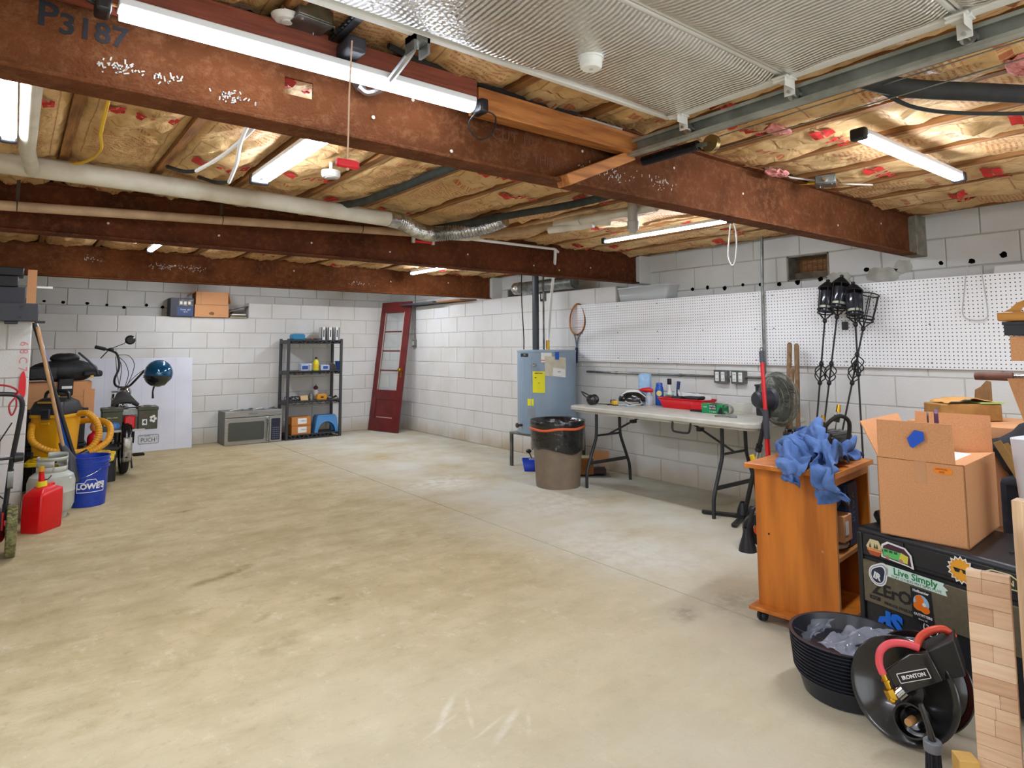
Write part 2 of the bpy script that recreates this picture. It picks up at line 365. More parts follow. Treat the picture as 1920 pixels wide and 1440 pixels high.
for x0, x1 in ((XL-.2, 2.811), (2.8178, XU+.2)):
    MB().box(x0, x1, YF-3.0, YU+.2, -.012, 0).build('slab', fm, fl, ang=0)
# ------------------------------------------------------------------ ceiling: deck, joists, insulation batts
ZB = 2.19   # joist underside / beam top
deckm = M('plywood_deck', '#9c7547', '#7c5a33', rough=.85, sc_=3, stretch=(1, 6, 1), space='World')
ceil = struct(MB().box(XL-.2, XU+.2, YF-.2, YU+.2, ZB+.24, ZB+.27).build('ceiling', deckm, ang=0))
joistm = M('joist_wood', '#9b6a35', '#6f451d', rough=.8, sc_=4, stretch=(9, .9, 9), bump=.3, bsc=16)
JS = 0.406; JX0 = 5.02
jx = [JX0-JS*k for k in range(19)]
def jmesh():
    return MB().box(-.019, .019, 0, YU-YF, 0, .239).mesh('joist', joistm, 0)
jm_ = jmesh()
for x in jx:
    o = bpy.data.objects.new('joist', jm_); col.objects.link(o); o.parent = ceil; o.location = (x, YF, ZB)

def kraft_material():
    m = bpy.data.materials.new('kraft_paper'); m.use_nodes = True; nt = m.node_tree; N = nt.nodes; L = nt.links; b = N['Principled BSDF']
    uv = N.new('ShaderNodeUVMap'); uv.uv_map = 'UVMap'; sp = N.new('ShaderNodeSeparateXYZ'); L.new(uv.outputs[0], sp.inputs[0]); U, VV = sp.outputs[0], sp.outputs[1]
    def val(x, s):
        if isinstance(x, (int, float)): s.default_value = x
        else: L.new(x, s)
    def ma(op, a, c=0, d=0):
        x = N.new('ShaderNodeMath'); x.operation = op; val(a, x.inputs[0]); val(c, x.inputs[1]); val(d, x.inputs[2]); return x.outputs[0]
    def rng(x, a, b_, c=0, d=1):
        r = N.new('ShaderNodeMapRange'); r.inputs[1].default_value = a; r.inputs[2].default_value = b_; r.inputs[3].default_value = c; r.inputs[4].default_value = d; L.new(x, r.inputs[0]); return r.outputs[0]
    def noise(s, d=3, st=(1, 1, 1)):
        mp = N.new('ShaderNodeMapping'); mp.inputs['Scale'].default_value = st; L.new(uv.outputs[0], mp.inputs[0])
        n = N.new('ShaderNodeTexNoise'); n.inputs['Scale'].default_value = s; n.inputs['Detail'].default_value = d; L.new(mp.outputs[0], n.inputs[0]); return n.outputs['Fac']
    def mix(f, a, b_):
        x = N.new('ShaderNodeMix'); x.data_type = 'RGBA'; L.new(f, x.inputs[0])
        for k, q in ((6, a), (7, b_)):
            if isinstance(q, str): x.inputs[k].default_value = (*lin(q), 1)
            else: L.new(q, x.inputs[k])
        return x.outputs[2]
    def band(x, a, c):
        return ma('MULTIPLY', ma('GREATER_THAN', x, a), ma('LESS_THAN', x, c))
    base = mix(rng(noise(3), .35, .65), '#cfae7c', '#c09a66')
    base = mix(rng(noise(14, 5), .5, .75, 0, .6), base, '#a27c4c')
    per = 1.18; f = ma('DIVIDE', VV, per); f = ma('FRACT', f)      # print repeats along the roll
    wob = ma('MULTIPLY_ADD', noise(8, 2), .02, -.01); u = ma('ADD', U, wob)
    # outline box (dark creased / printed line)
    bx = ma('MAXIMUM', ma('MULTIPLY', band(f, .05, .95), ma('MAXIMUM', band(u, .10, .113), band(u, .887, .90))), ma('MULTIPLY', band(u, .10, .90), ma('MAXIMUM', band(f, .05, .056), band(f, .445, .451))))
    base = mix(ma('MULTIPLY', bx, .6), base, '#7c3f22')
    # fine print: rows of broken red strokes
    rows = ma('GREATER_THAN', ma('SINE', ma('MULTIPLY', VV, 2*pi/.021)), .1)
    lett = ma('GREATER_THAN', noise(1, 1, (130, 30, 1)), .47)
    zone = ma('MULTIPLY', band(u, .16, .80), band(f, .60, .90))
    base = mix(ma('MULTIPLY', ma('MULTIPLY', ma('MULTIPLY', rows, lett), zone), .62), base, '#9c3420')
    head = ma('MULTIPLY', ma('MULTIPLY', band(u, .2, .75), band(f, .50, .53)), ma('GREATER_THAN', noise(1, 1, (55, 4, 1)), .48))
    base = mix(ma('MULTIPLY', head, .7), base, '#a33622')
    L.new(base, b.inputs['Base Color']); b.inputs['Roughness'].default_value = .6; b.inputs['Specular IOR Level'].default_value = .35
    n = N.new('ShaderNodeTexNoise'); n.inputs['Scale'].default_value = 1; n.inputs['Detail'].default_value = 5; n.inputs['Distortion'].default_value = 1.2
    mp = N.new('ShaderNodeMapping'); mp.inputs['Scale'].default_value = (3.5, 9, 1); L.new(uv.outputs[0], mp.inputs[0]); L.new(mp.outputs[0], n.inputs[0])
    bp = N.new('ShaderNodeBump'); bp.inputs['Strength'].default_value = .9; bp.inputs['Distance'].default_value = .02; L.new(n.outputs['Fac'], bp.inputs['Height']); L.new(bp.outputs[0], b.inputs['Normal'])
    return m
kraft = kraft_material()
redink = M('red_print', '#b3261d', rough=.7)
pink = M('pink_fibreglass', '#d98f8a', '#c27670', rough=1, sc_=30, bump=.8, bsc=80, space='World')

def batt(x0, x1, y0, y1, seed, sag, parent):
    W = x1-x0; Ln = y1-y0; nu = 18; nv = max(8, int(Ln/.03)); rnd = random.Random(seed); ph = rnd.uniform(0, 50); uo = rnd.uniform(0, 1.2)
    cuts = [rnd.uniform(.15, .85)*Ln for _ in range(rnd.choice((1, 1, 2)))] if Ln > 1.2 else []
    def z(x, y):
        u = (x-x0)/W; v = y-y0
        e = sin(pi*min(max(u, 0), 1))**.38
        s = sag*(.55+.75*N3(ph, v*1.1)+.35*N3(ph+9, v*3.1, u*1.5))
        s += .020*N3(ph+3, v*6, u*4)+.030*abs(N3(ph+5, v*9+u*7, u*3))+.016*abs(N3(ph+7, v*20-u*9, u*9))
        for c in cuts: s += .034*max(0, 1-abs((v-c))/.07)*(1 if v > c else .2)*(.6+.4*sin(u*9+ph))
        return ZB+.028-e*s
    mb = MB(); mb.grid(nu, nv, lambda a, b_: V((x0+W*a, y0+Ln*b_, z(x0+W*a, y0+Ln*b_))), flip=True)
    me = mb.mesh('insulation_batt', kraft, 0)
    for p in me.polygons: p.use_smooth = True
    uvl = me.uv_layers.new(name='UVMap')
    for lp in me.loops:
        co_ = me.vertices[lp.vertex_index].co; uvl.data[lp.index].uv = ((co_.x-x0)/W, co_.y-y0+uo)
    o = bpy.data.objects.new('insulation_batt', me); col.objects.link(o); o.parent = parent
    # R-13 print with its red square, once per roll repeat
    per = 1.18; k0 = math.ceil((uo)/per)
    k = k0-1
    while True:
        vv = (k+.27)*per-uo; k += 1
        if vv > Ln-.14: break
        if vv < .14: continue
        cy_ = y0+vv; cx_ = x0+W*.5
        pr = lambda p: V((p.x, p.y, z(p.x, p.y)-.0105))
        text('R-13', .082, redink, o, frame((cx_+.055, cy_, ZB), (-1, 0, 0), (0, 1, 0)), 'print', ext=0, proj=lambda p: V((p.x, p.y, z(p.x, p.y)-.016)), bold=.003)
        g = MB()
        for q in range(2):
            g.grid(6, 2, lambda a, b_: pr(V((cx_-.125+.07*a, cy_-.04+.046*q+.040*b_, 0))), flip=True)
        g.build('red_square', redink, o, ang=0)
segs = [(YF, 1.79), (1.885, 4.30), (4.395, 6.83), (6.925, YU)]
sd = 0
for i in range(len(jx)-1):
    x1, x0 = jx[i]-.02, jx[i+1]+.02
    for j, (a, b_) in enumerate(segs):
        sd += 1
        if j == 3 and False: continue
        sg = random.Random(sd*3).uniform(.034, .060)
        batt(x0, x1, a, b_, sd*11, sg, ceil)
# torn spots showing fibreglass
for (x, y, z, s) in ((2.42, 1.35, ZB-.035, .05), (3.05, 1.72, ZB-.03, .06), (2.5, .55, ZB-.03, .07)):
    b = MB(); b.ball((x, y, z), (s*1.5, s*.8, .012), 22, 10)
    for v in b.v: v += V((0, 0, .014*N3(v.x*40, v.y*40)))+V((.02*N3(v.y*30, v.z*90), .02*N3(v.x*30, 4), 0))
    b.build('exposed_fibreglass', pink, ceil)

# ------------------------------------------------------------------ steel beams
def rust(name, a, b_, c):
    m = M(name, a, b_, rough=.62, sc_=3.2, space='World', thr=(.35, .68), bump=.55, bsc=120)
    nt = m.node_tree; N = nt.nodes; L = nt.links; mx = N[m['mix']]; b = N['Principled BSDF']; b.inputs['Metallic'].default_value = .0; b.inputs['Specular IOR Level'].default_value = .12; b.inputs['Roughness'].default_value = .8
    g = N.new('ShaderNodeNewGeometry'); n = N.new('ShaderNodeTexNoise'); n.inputs['Scale'].default_value = 26; n.inputs['Detail'].default_value = 8; n.inputs['Roughness'].default_value = .75; L.new(g.outputs['Position'], n.inputs[0])
    r = N.new('ShaderNodeMapRange'); r.inputs[1].default_value = .48; r.inputs[2].default_value = .72; r.inputs[4].default_value = .8; L.new(n.outputs['Fac'], r.inputs[0])
    m2 = N.new('ShaderNodeMix'); m2.data_type = 'RGBA'; L.new(r.outputs[0], m2.inputs[0]); L.new(mx.outputs[2], m2.inputs[6]); m2.inputs[7].default_value = (*lin(c), 1); L.new(m2.outputs[2], b.inputs['Base Color'])
    return m
rust1 = rust('rusty_steel', '#683b20', '#4a2812', '#7f5537')
rust2 = rust('rusty_steel_dark', '#5c301a', '#3e2011', '#734527')
rust3 = rust('rusty_steel_orange', '#6f3f20', '#4c2812', '#855332')
chalk = M('chalk', '#b9b4ac', rough=.9)
def beam(label, yf, holes, mat, x0=XL, rough_marks=()):
    """yf = far (+Y) edge of bottom flange"""
    t = thing('steel_beam', label, 'beam', (XL, yf-.05, 1.906), 0, 'rusty steel beams')
    off = V((XL, yf-.05, 1.906)); H_ = ZB-1.906; X1 = 4.945-XL
    fl_ = MB().box(0, X1, -.05, .05, 0, .011).box(0, X1, -.05, .05, H_-.011, H_)
    fl_.build('flange', mat, t, bevel=.002, ang=0)
    web = MB(); x = 0
    for (a, b_, z0, z1) in holes:
        a -= XL; b_ -= XL; z0 -= 1.906; z1 -= 1.906
        web.box(x, a, -.004, .004, .01, H_-.01).box(a, b_, -.004, .004, .01, z0).box(a, b_, -.004, .004, z1, H_-.01); x = b_
    web.box(x, X1, -.004, .004, .01, H_-.01)
    # fillets where web meets flange
    for zz, s in ((.011, 1), (H_-.011, -1)):
        web.prism([(-.016, zz), (.016, zz), (.004, zz+s*.012), (-.004, zz+s*.012)][::s], 0, X1, Mx(((0, 0, 1, 0), (1, 0, 0, 0), (0, 1, 0, 0), (0, 0, 0, 1))))
    web.build('web', mat, t, ang=0)
    return t
b1 = beam('nearest rusty steel beam with P3187 painted on its web', 1.877, [(.583, .667, 2.012, 2.062)], rust1)
b2 = beam('middle rusty steel beam behind the big white pipe, ending over the pegboard', 4.389, [], rust2)
b3 = beam('farthest rusty steel beam, nearest the back wall', 6.92, [], rust3)
# bolt holes seen as bright/dark dots; paint and chalk marks
boltm = M('pale_bolt', '#cfc3ae', rough=.6)
def dots(par, yf, pts, r=.006):
    for x, z in pts:
        MB().prism([(x-XL+cos(2*pi*i/10)*r, z-1.906+sin(2*pi*i/10)*r) for i in range(10)], 0, .002, frame((0, -.0065, 0), (1, 0, 0), (0, 0, 1))).build('bolt_hole', boltm, par, ang=0)
dots(b1, 1.877, [(.86, 2.00), (1.15, 1.945), (1.77, 2.06), (1.0, 2.09), (2.9, 2.05), (3.9, 2.0), (2.35, 2.09), (4.5, 2.08)])
dots(b2, 4.389, [(.4, 2.0), (1.0, 1.99), (1.6, 2.0), (2.2, 1.99), (2.9, 2.03), (3.6, 1.99), (4.3, 2.02), (3.9, 1.97)], .007)
dots(b3, 6.92, [(2.35, 2.10), (3.5, 2.05), (1.2, 2.07), (4.3, 2.08)], .009)
def scrawl(par, yoff, pts, w, mat, nm='chalk_mark'):
    mb = MB()
    for st in pts:
        for (a, c), (b_, d) in zip(st[:-1], st[1:]): mb.bar((a-XL, yoff, c-1.906), (b_-XL, yoff, d-1.906), w, .0012, up=(0, 1, 0))
    return mb.build(nm, mat, par, ang=0)
text('P', .085, M('marker_paint', '#1d1c22', rough=.8), b1, frame((.025-XL, -.0052, 2.064-1.906), (1, 0, .0), (0, 0, 1)), 'painted_number', .0005, bold=.0015)
text('3187', .072, _m['marker_paint'], b1, frame((.118-XL, -.0052, 2.052-1.906), (1, 0, 0), (0, 0, 1)), 'painted_number', .0005, bold=.0015)
scrawl(b1, -.0052, [[(-.09, 2.10), (-.085, 2.055), (-.06, 2.09), (-.02, 2.115)]], .004, _m['marker_paint'], 'painted_mark')
rn = random.Random(5)
sp_ = []
for cx_, cz, nn, sx_, sz_ in ((.17, 1.975, 34, .05, .012), (.27, 1.965, 10, .02, .012), (.44, 1.962, 34, .05, .02), (1.95, 1.99, 40, .17, .035), (2.25, 2.0, 34, .14, .04), (.30, 1.98, 8, .02, .01)):
    for _ in range(nn):
        a = rn.gauss(cx_, sx_*.5); c = rn.gauss(cz, sz_*.5); an = rn.uniform(.3, 2.2); l_ = rn.uniform(.003, .013); sp_.append([(a, c), (a+cos(an)*l_, c+sin(an)*l_)])
scrawl(b1, -.0052, sp_, .0035, chalk, 'chalk_marks')
text('CUT 10', .06, M('faint_chalk', '#5f3a26', rough=.9), b1, frame((1.42-XL, -.0052, 2.045-1.906), (1, 0, .02), (0, 0, 1)), 'chalk_lettering', .0003)
text('OFF THIS - R', .05, _m['faint_chalk'], b1, frame((1.55-XL, -.0052, 1.985-1.906), (1, 0, .02), (0, 0, 1)), 'chalk_lettering', .0003)
sp_ = []
for cx_, cz, nn in ((1.1, 2.05, 40), (1.35, 2.05, 30), (3.1, 2.0, 20), (.5, 2.08, 16)):
    for _ in range(nn):
        a = rn.gauss(cx_, .07); c = rn.gauss(cz, .014); an = rn.uniform(0, 3); l_ = rn.uniform(.006, .02); sp_.append([(a, c), (a+cos(an)*l_, c+sin(an)*l_)])
scrawl(b3, -.0052, sp_, .004, chalk, 'chalk_marks')

# grouted pockets at the beam ends
for yf in (1.877, 4.389, 6.92):
    o = MB().box(4.946, XU, yf-.105, yf+.005, 1.905, ZB).build('trim_%d' % (int(yf)), conc if yf < 2 else wmat2, bevel=.006, ang=0); struct(o)

# ------------------------------------------------------------------ timber nailer and strut on the near beam
redwood = M('red_brown_board', '#8e4a35', '#6e3524', rough=.7, sc_=5, stretch=(1, 14, 14), bump=.2, bsc=30)
o = MB().box(-1.0, 1.19, -.03, .03, -.045, .04).build('nailer_board', redwood, bevel=.003, ang=0); o.location = (0, 1.752, 2.133)
tag(o, 'red-brown timber board fixed along the top of the nearest beam, above the long lamp', 'board')
MB().box(-1.0, 1.18, -.034, -.029, -.049, -.044).build('pale_edge', wood_nat, o, ang=0)
prof = [(0, -.045), (.78, -.045), (.825, -.02), (.83, .035), (0, .04)]
o = MB().prism(prof, -.032, .032, frame((0, 0, 0), (1, 0, 0), (0, 0, 1))).build('nailer_board', M('orange_pine', '#b9783c', '#8f5322', rough=.65, sc_=4, stretch=(1.2, 12, 12), bump=.2, bsc=24), bevel=.003, ang=0); o.location = (1.192, 1.748, 2.110)
tag(o, 'orange pine board with a rounded end, fixed along the nearest beam', 'board')
o = MB().bar((1.62, 1.775, 1.905), (1.99, 1.775, 2.068), .045, .07, up=(0, 1, 0)).build('wooden_strut', _m['orange_pine'], bevel=.004, ang=0)
tag(o, 'short diagonal pine strut under the rounded board end on the nearest beam', 'timber')
o = MB().box(-.045, .045, -.019, .019, 0, .30).build('wooden_post', M('dark_pine', '#8a5a30', '#5e3819', rough=.8, sc_=4, stretch=(10, 10, 1)), bevel=.002, ang=0); o.location = (1.72, 1.83, 2.152)
tag(o, 'short dark timber post rising from the nearest beam behind the garage door edge', 'timber')

# ------------------------------------------------------------------ lamps
tubem = M('lamp_tube', '#e8f1ff', emis=TUBE); tube_near = M('lamp_tube_near', '#e8f1ff', emis=TUBE*.13)
lampw = M('lamp_housing', '#dfe2e4', rough=.4)
def lamp(label, a, b_, n=1, wdt=.045, hang=None, hanglab='chain', tube_sep=.0, capc=black, group='LED shop lamps'):
    a, b_ = V(a), V(b_); mid = (a+b_)/2; L_ = (b_-a).length
    t = thing('shop_lamp', label, 'lamp', mid, math.atan2((b_-a).y, (b_-a).x), group)
    h = L_/2; wt = wdt*(1 if n == 1 else 2.4)
    MB().box(-h+.03, h-.03, -wt/2, wt/2, .008, .03).build('housing', lampw, t, bevel=.004, ang=0)
    for k in range(n):
        y = 0 if n == 1 else (k-.5)*wdt*1.5
        hw = wdt*.5 if n == 1 else wdt*.42
        mb = MB(); seg_ = 10
        prof = [(y+hw*cos(pi*i/seg_), -hw*.75*sin(pi*i/seg_)+.006) for i in range(seg_+1)]
        mb.prism(prof, -h+.035, h-.035, Mx(((0, 0, 1, 0), (1, 0, 0, 0), (0, 1, 0, 0), (0, 0, 0, 1))))
        mb.build('tube', tube_near if 'long bright' in label else tubem, t)
    for s in (-1, 1):
        mb = MB(); mb.box(s*h-.016, s*h+.016, -wt/2-.003, wt/2+.003, -.016, .033); mb.build('end_cap', capc, t, bevel=.008)
    if hang:
        for s in (-1, 1):
            mb = MB(); n_ = max(2, int((hang-mid.z-.03)/.018))
            for i in range(n_):
                z = .03+i*.018; mb.tube([(s*(h-.12)+(.004 if i % 2 else 0), (0 if i % 2 else .004), z), (s*(h-.12)-(.004 if i % 2 else 0), (0 if i % 2 else -.004), z+.009), (s*(h-.12)+(.004 if i % 2 else 0), (0 if i % 2 else .004), z+.02)], .0012, 5)
            mb.build('chain', chrome, t)
    return t
l1 = lamp('long bright lamp under the red-brown board, in front of the nearest beam', (.125, 1.715, 2.068), (1.195, 1.715, 2.068), 1, .058)
lamp('bright lamp on chains under the insulation at the upper right', (2.60, 1.115, 2.10), (3.68, 1.115, 2.10), 1, .055, ZB)
lamp('white lamp beneath the joists in front of the middle beam, above the table', (3.62, 3.49, 2.09), (3.66, 2.40, 2.09), 1, .04, None)
lamp('double-tube lamp seen past the lower edge of the nearest beam, above the big white pipe', (.925, 3.24, 2.10), (.925, 2.05, 2.10), 2, .036)
lamp('lamp at the far left edge beyond the nearest beam', (-.055, 3.12, 2.09), (-.055, 1.98, 2.09), 1, .05)
lamp('lamp glimpsed between the middle and farthest beams', (3.60, 6.55, 2.12), (3.60, 5.40, 2.12), 1, .05)
lamp('lamp hidden by the middle beam on the left side of the cellar', (.9, 6.3, 2.12), (.9, 5.15, 2.12), 1, .05)
lamp('lamp over the left end of the cellar near the back wall', (1.9, 8.9, 2.12), (1.9, 7.75, 2.12), 1, .05)
lamp('unseen lamp added over the right end of the cellar near the red door', (4.0, 8.7, 2.12), (4.0, 7.55, 2.12), 1, .05)  # out of view behind the beams, added to brighten the back walls
lamp('unseen lamp added behind the camera to the right of the garage door', (2.9, -.55, 2.12), (4.0, -.55, 2.12), 1, .05)  # out of view, added for more light on the right foreground
lamp('unseen lamp added behind the camera on the left side', (-1.3, .9, 2.12), (-1.3, -.25, 2.12), 1, .05)  # unseen extra lamp, lifts the right foreground from the front left
# cords on the long lamp
for nm, lab, pts, r, mt in (
    ('power_cord', 'short black cord looping below the right end of the long lamp', [(1.17, 1.70, 2.05), (1.14, 1.70, 2.0), (1.19, 1.71, 1.965), (1.245, 1.71, 2.0), (1.26, 1.715, 2.06), (1.22, 1.715, 2.07)], .0028, black),
    ('power_cord', 'black cord running off the left end of the long lamp', [(.11, 1.715, 2.075), (.06, 1.70, 2.09), (.02, 1.70, 2.12), (-.1, 1.70, 2.15)], .005, black)):
    tag(MB().tube(pts, r, 6, sub=6).build(nm, mt), lab, 'cord')
# ------------------------------------------------------------------ overhead garage door with foil insulation
gd = thing('garage_door', 'open overhead garage door lined with silver foil insulation', 'garage door', (.76, 1.50, 2.135))
def foilmat():
    m = bpy.data.materials.new('ribbed_foil'); m.use_nodes = True; nt = m.node_tree; N = nt.nodes; L = nt.links; b = N['Principled BSDF']
    b.inputs['Base Color'].default_value = (*lin('#dededa'), 1); b.inputs['Metallic'].default_value = .9; b.inputs['Roughness'].default_value = .33
    g = N.new('ShaderNodeNewGeometry'); w1 = N.new('ShaderNodeTexWave'); w1.wave_type = 'BANDS'; w1.bands_direction = 'X'; w1.inputs['Scale'].default_value = 20; w1.inputs['Distortion'].default_value = .6; w1.inputs['Detail'].default_value = 2; w1.inputs['Detail Scale'].default_value = 2.5; L.new(g.outputs['Position'], w1.inputs[0])
    v = N.new('ShaderNodeTexVoronoi'); v.inputs['Scale'].default_value = 85; L.new(g.outputs['Position'], v.inputs[0])
    a = N.new('ShaderNodeMath'); a.operation = 'MULTIPLY_ADD'; L.new(v.outputs['Distance'], a.inputs[0]); a.inputs[1].default_value = .5; L.new(w1.outputs['Fac'], a.inputs[2])
    bp = N.new('ShaderNodeBump'); bp.inputs['Strength'].default_value = .8; bp.inputs['Distance'].default_value = .008; L.new(a.outputs[0], bp.inputs['Height']); L.new(bp.outputs[0], b.inputs['Normal']); return m
foil = foilmat()
doorw = M('door_white_steel', '#d8d7d2', rough=.45)
secs = [(-.02, -.47), (-.475, -.95), (-.955, -1.43), (-1.435, -1.91)]
x0, x1 = -1.14, 1.14
for k, (ya, yb) in enumerate(secs):
    MB().box(x0, x1, yb, ya, .0, .04).build('door_section', doorw, gd, bevel=.003, ang=0)
    def fz(a, b_, ya=ya, yb=yb, k=k):
        x = x0+.02+(x1-x0-.04)*a; y = yb+.012+(ya-yb-.024)*b_
        e = min(1, min(b_, 1-b_)*9); q = .010+.012*e+.012*N3(x*2.2, y*5, k*3.1)+.004*N3(x*9, y*9, k)
        if b_ in (0, 1) or a in (0, 1): q = .002
        return V((x, y, -q))
    MB().grid(70, 16, fz, flip=True).build('foil_panel', foil, gd, ang=60)
MB().box(x0-.005, x1+.005, -.022, .0, -.010, .045).build('edge_strip', doorw, gd, bevel=.003, ang=0)
for s in (-1, 1):
    MB().box(s*1.14-.02, s*1.14+.02, -1.95, -.02, -.012, .045).build('side_rail', doorw, gd, bevel=.003, ang=0)
for yy in (-.06, -.472, -.952):      # hinges with rollers on the right side
    h = MB().box(1.10, 1.165, yy-.026, yy+.026, -.017, -.012).box(1.160, 1.164, yy-.018, yy+.018, -.060, -.012).tube([(1.12, yy-.03, -.018), (1.12, yy+.03, -.018)], .006, 8).box(1.105, 1.16, yy-.018, yy-.015, -.045, -.012).build('hinge', doorw, gd, bevel=.004, ang=0)
    MB().lathe([(0, -.009), (.021, -.009), (.023, 0), (.021, .009), (0, .009)], 16, (1.195, yy, -.05), (1, 0, 0)).build('roller', chrome, h)
    MB().cyl((1.15, yy, -.05), (1.20, yy, -.05), .005, n=8).build('axle', chrome, h)
o = thing('smoke_alarm', 'white round alarm stuck on the foil-lined garage door', 'alarm', (1.275, 1.27, 2.108)); MB().lathe([(0, -.034), (.026, -.034), (.032, -.028), (.033, -.004), (.033, 0)], 28).build('body', whitep, o); MB().lathe([(.033, -.006), (.037, -.006), (.037, .004), (0, .004)], 28).build('base', whitep, o); MB().cyl((0, 0, -.0355), (0, 0, -.033), .006, n=10).build('button', M('alarm_grey', '#b9b9b6'), o)
# track, extension spring, pulley, cables
def chan(mb, x, y0, y1, z):
    t = .0025
    mb.box(x+.028, x+.028+t, y0, y1, z-.03, z+.03); mb.box(x-.006, x+.03, y0, y1, z+.028, z+.03); mb.box(x-.006, x+.03, y0, y1, z-.03, z-.028)
    mb.box(x-.008, x-.006, y0, y1, z+.018, z+.03); mb.box(x-.008, x-.006, y0, y1, z-.03, z-.018); return mb
t = thing('door_track', 'galvanised steel channel track carrying the right side of the garage door', 'track', (1.955, 1.80, 2.085))
chan(MB(), 0, -3.1, 0, 0).build('channel', M('track_steel', '#a9aba2', '#83867b', rough=.45, metal=.35, sc_=9, space='World'), t, ang=0)
MB().box(.032, .072, -3.1, .0, .036, .039).box(.030, .033, -3.1, .0, -.03, .039).build('angle_iron', M('yellowish_steel', '#a8a070', '#7b7650', rough=.45, metal=.7, sc_=10, space='World'), t, ang=0)
t2 = thing('door_track', 'galvanised steel track on the left side of the garage door', 'track', (-.42, 1.80, 2.085)); chan(MB(), 0, -3.1, 0, 0).build('channel', galv, t2, ang=0)
t = thing('extension_spring', 'dark coiled door spring ending in a pulley below the track end', 'spring', (2.115, 1.80, 2.075))
mb = MB(); mb.tube([(.018*cos(2*pi*i/9), -i*.0006*1.2, .018*sin(2*pi*i/9)) for i in range(9*44)], .0035, 5); mb.build('coil', M('spring_steel', '#26252a', rough=.4, metal=.6), t)
MB().lathe([(.006, -.011), (.034, -.011), (.036, -.008), (.029, 0), (.036, .008), (.034, .011), (.006, .011)], 26, (0.028, -.325, -.0), (1, 0, 0)).build('pulley', M('pulley_zinc', '#b3a076', rough=.3, metal=.9), t)
MB().bar((0.0, -.275, 0), (.028, -.325, 0), .006, .016).bar((.03, -.33, 0), (.045, -.33, 0), .012, .012).build('fork', galv, t)
for k, (p0, p1) in enumerate((((2.143, 1.44, 2.095), (2.05, -.9, 2.12)), ((2.143, 1.50, 2.045), (2.11, -.9, 2.09)))):
    tag(MB().tube([p0, ((p0[0]+p1[0])/2, (p0[1]+p1[1])/2, (p0[2]+p1[2])/2-.012), p1], .0022, 6, sub=6).build('steel_cable', galv), ('upper' if k == 0 else 'lower')+' of two thin door cables running from the pulley to the upper right', 'cable')
# opener arm and rail
t = thing('door_opener', 'black garage door opener rail and carriage with curved steel arm at the door edge', 'door opener', (.69, 1.60, 2.16))
MB().box(-.012, .012, -1.6, .14, -.004, .016).build('rail', black, t, ang=0)
mb = MB()
for k in range(60): mb.box(-.020, -.014, .13-k*.022, .142-k*.022, -.004, .008)
mb.build('chain', black, t, ang=0)
MB().box(.005, .06, .03, .14, -.055, -.008).build('carriage', dgrey, t, bevel=.01)
MB().bar((.06, .16, -.05), (.12, .20, -.09), .03, .012).build('bracket', galv, t)
mb = MB().tube([(.105, .19, -.085), (.135, .185, -.10), (.16, .14, -.095), (.16, .05, -.075), (.155, -.04, -.055), (.15, -.085, -.04)], .011, 8, sub=6); mb.build('curved_arm', M('brushed_steel', '#b9bcc0', rough=.3, metal=.9), t)
MB().box(.125, .175, -.12, -.07, -.05, -.03).box(.125, .133, -.12, -.07, -.08, -.03).box(.167, .175, -.12, -.07, -.08, -.03).build('door_bracket', galv, t)
# release cord with red handle
t = thing('release_cord', 'thin white pull cord with red handle hanging in front of the nearest beam', 'pull cord', (.684, 1.60, 1.769))
MB().tube([(0, 0, .012), (.001, 0, .2), (0.006, .0, .345)], .0022, 6).build('cord', M('cord_tan', '#c9a58a', rough=.8), t)
MB().box(-.032, .032, -.009, .009, -.012, .012).build('handle', redp, t, bevel=.006)
MB().ball((0, 0, -.014), .005, 8, 6).build('knot', _m['cord_tan'], t)
# ------------------------------------------------------------------ pipes, ducts and cables under the ceiling
t = thing('drain_pipe', 'fat white plastic pipe crossing from the left edge below the insulation', 'pipe', (0, 0, 0))
mb = MB().tube([(XL, 3.70, 2.150), (.62, 3.70, 2.122)], .051, 24).tube([(.62, 3.70, 2.122), (1.90, 3.70, 2.098)], .049, 24); mb.build('pipe', pvc, t)
MB().tube([(.60, 3.70, 2.1225), (.75, 3.70, 2.119)], .0525, 24).build('coupling', pvc, t)
inkm = M('pipe_print', '#8e8676', rough=.8)
mb = MB(); rn = random.Random(3)
for k in range(90):
    x = rn.uniform(-.1, 1.8); 
    if .62 < x < .8: continue
    a = rad(-62); z0 = 2.137-.0108*(x+0)*1.1
    mb.add([(x, 3.70+cos(pi+1.1)*.0513, z0+sin(pi+1.1)*.0513-.001), (x+.006, 3.70+cos(pi+1.1)*.0513, z0+sin(pi+1.1)*.0513-.001), (x+.006, 3.70+cos(pi+.98)*.0515, z0+sin(pi+.98)*.0515-.001), (x, 3.70+cos(pi+.98)*.0515, z0+sin(pi+.98)*.0515-.001)], [(0, 1, 2, 3)])
mb.build('printed_marks', inkm, t, ang=0)
foil2 = M('duct_foil', '#c9c9c6', '#9a9a98', rough=.25, metal=.95, sc_=30, bump=.4, bsc=70)
path, _ = smooth_path([V(p) for p in ((1.86, 3.70, 2.10), (1.98, 3.72, 2.092), (2.12, 3.80, 2.072), (2.28, 3.86, 2.068), (2.42, 3.80, 2.085), (2.55, 3.62, 2.11), (2.62, 3.46, 2.15))], 46)
rr = [.054 if i < 30 else .052+.0045*sin(i*2*pi/5.0) for i in range(len(path))]
tag(MB().tube(path, rr, 20).build('flexible_duct', foil2), 'crinkled silver foil duct joined to the end of the fat white pipe', 'duct')
t = thing('drain_pipe', 'thinner dusty cream pipe strapped along the front of the middle beam', 'pipe', (0, 0, 0))
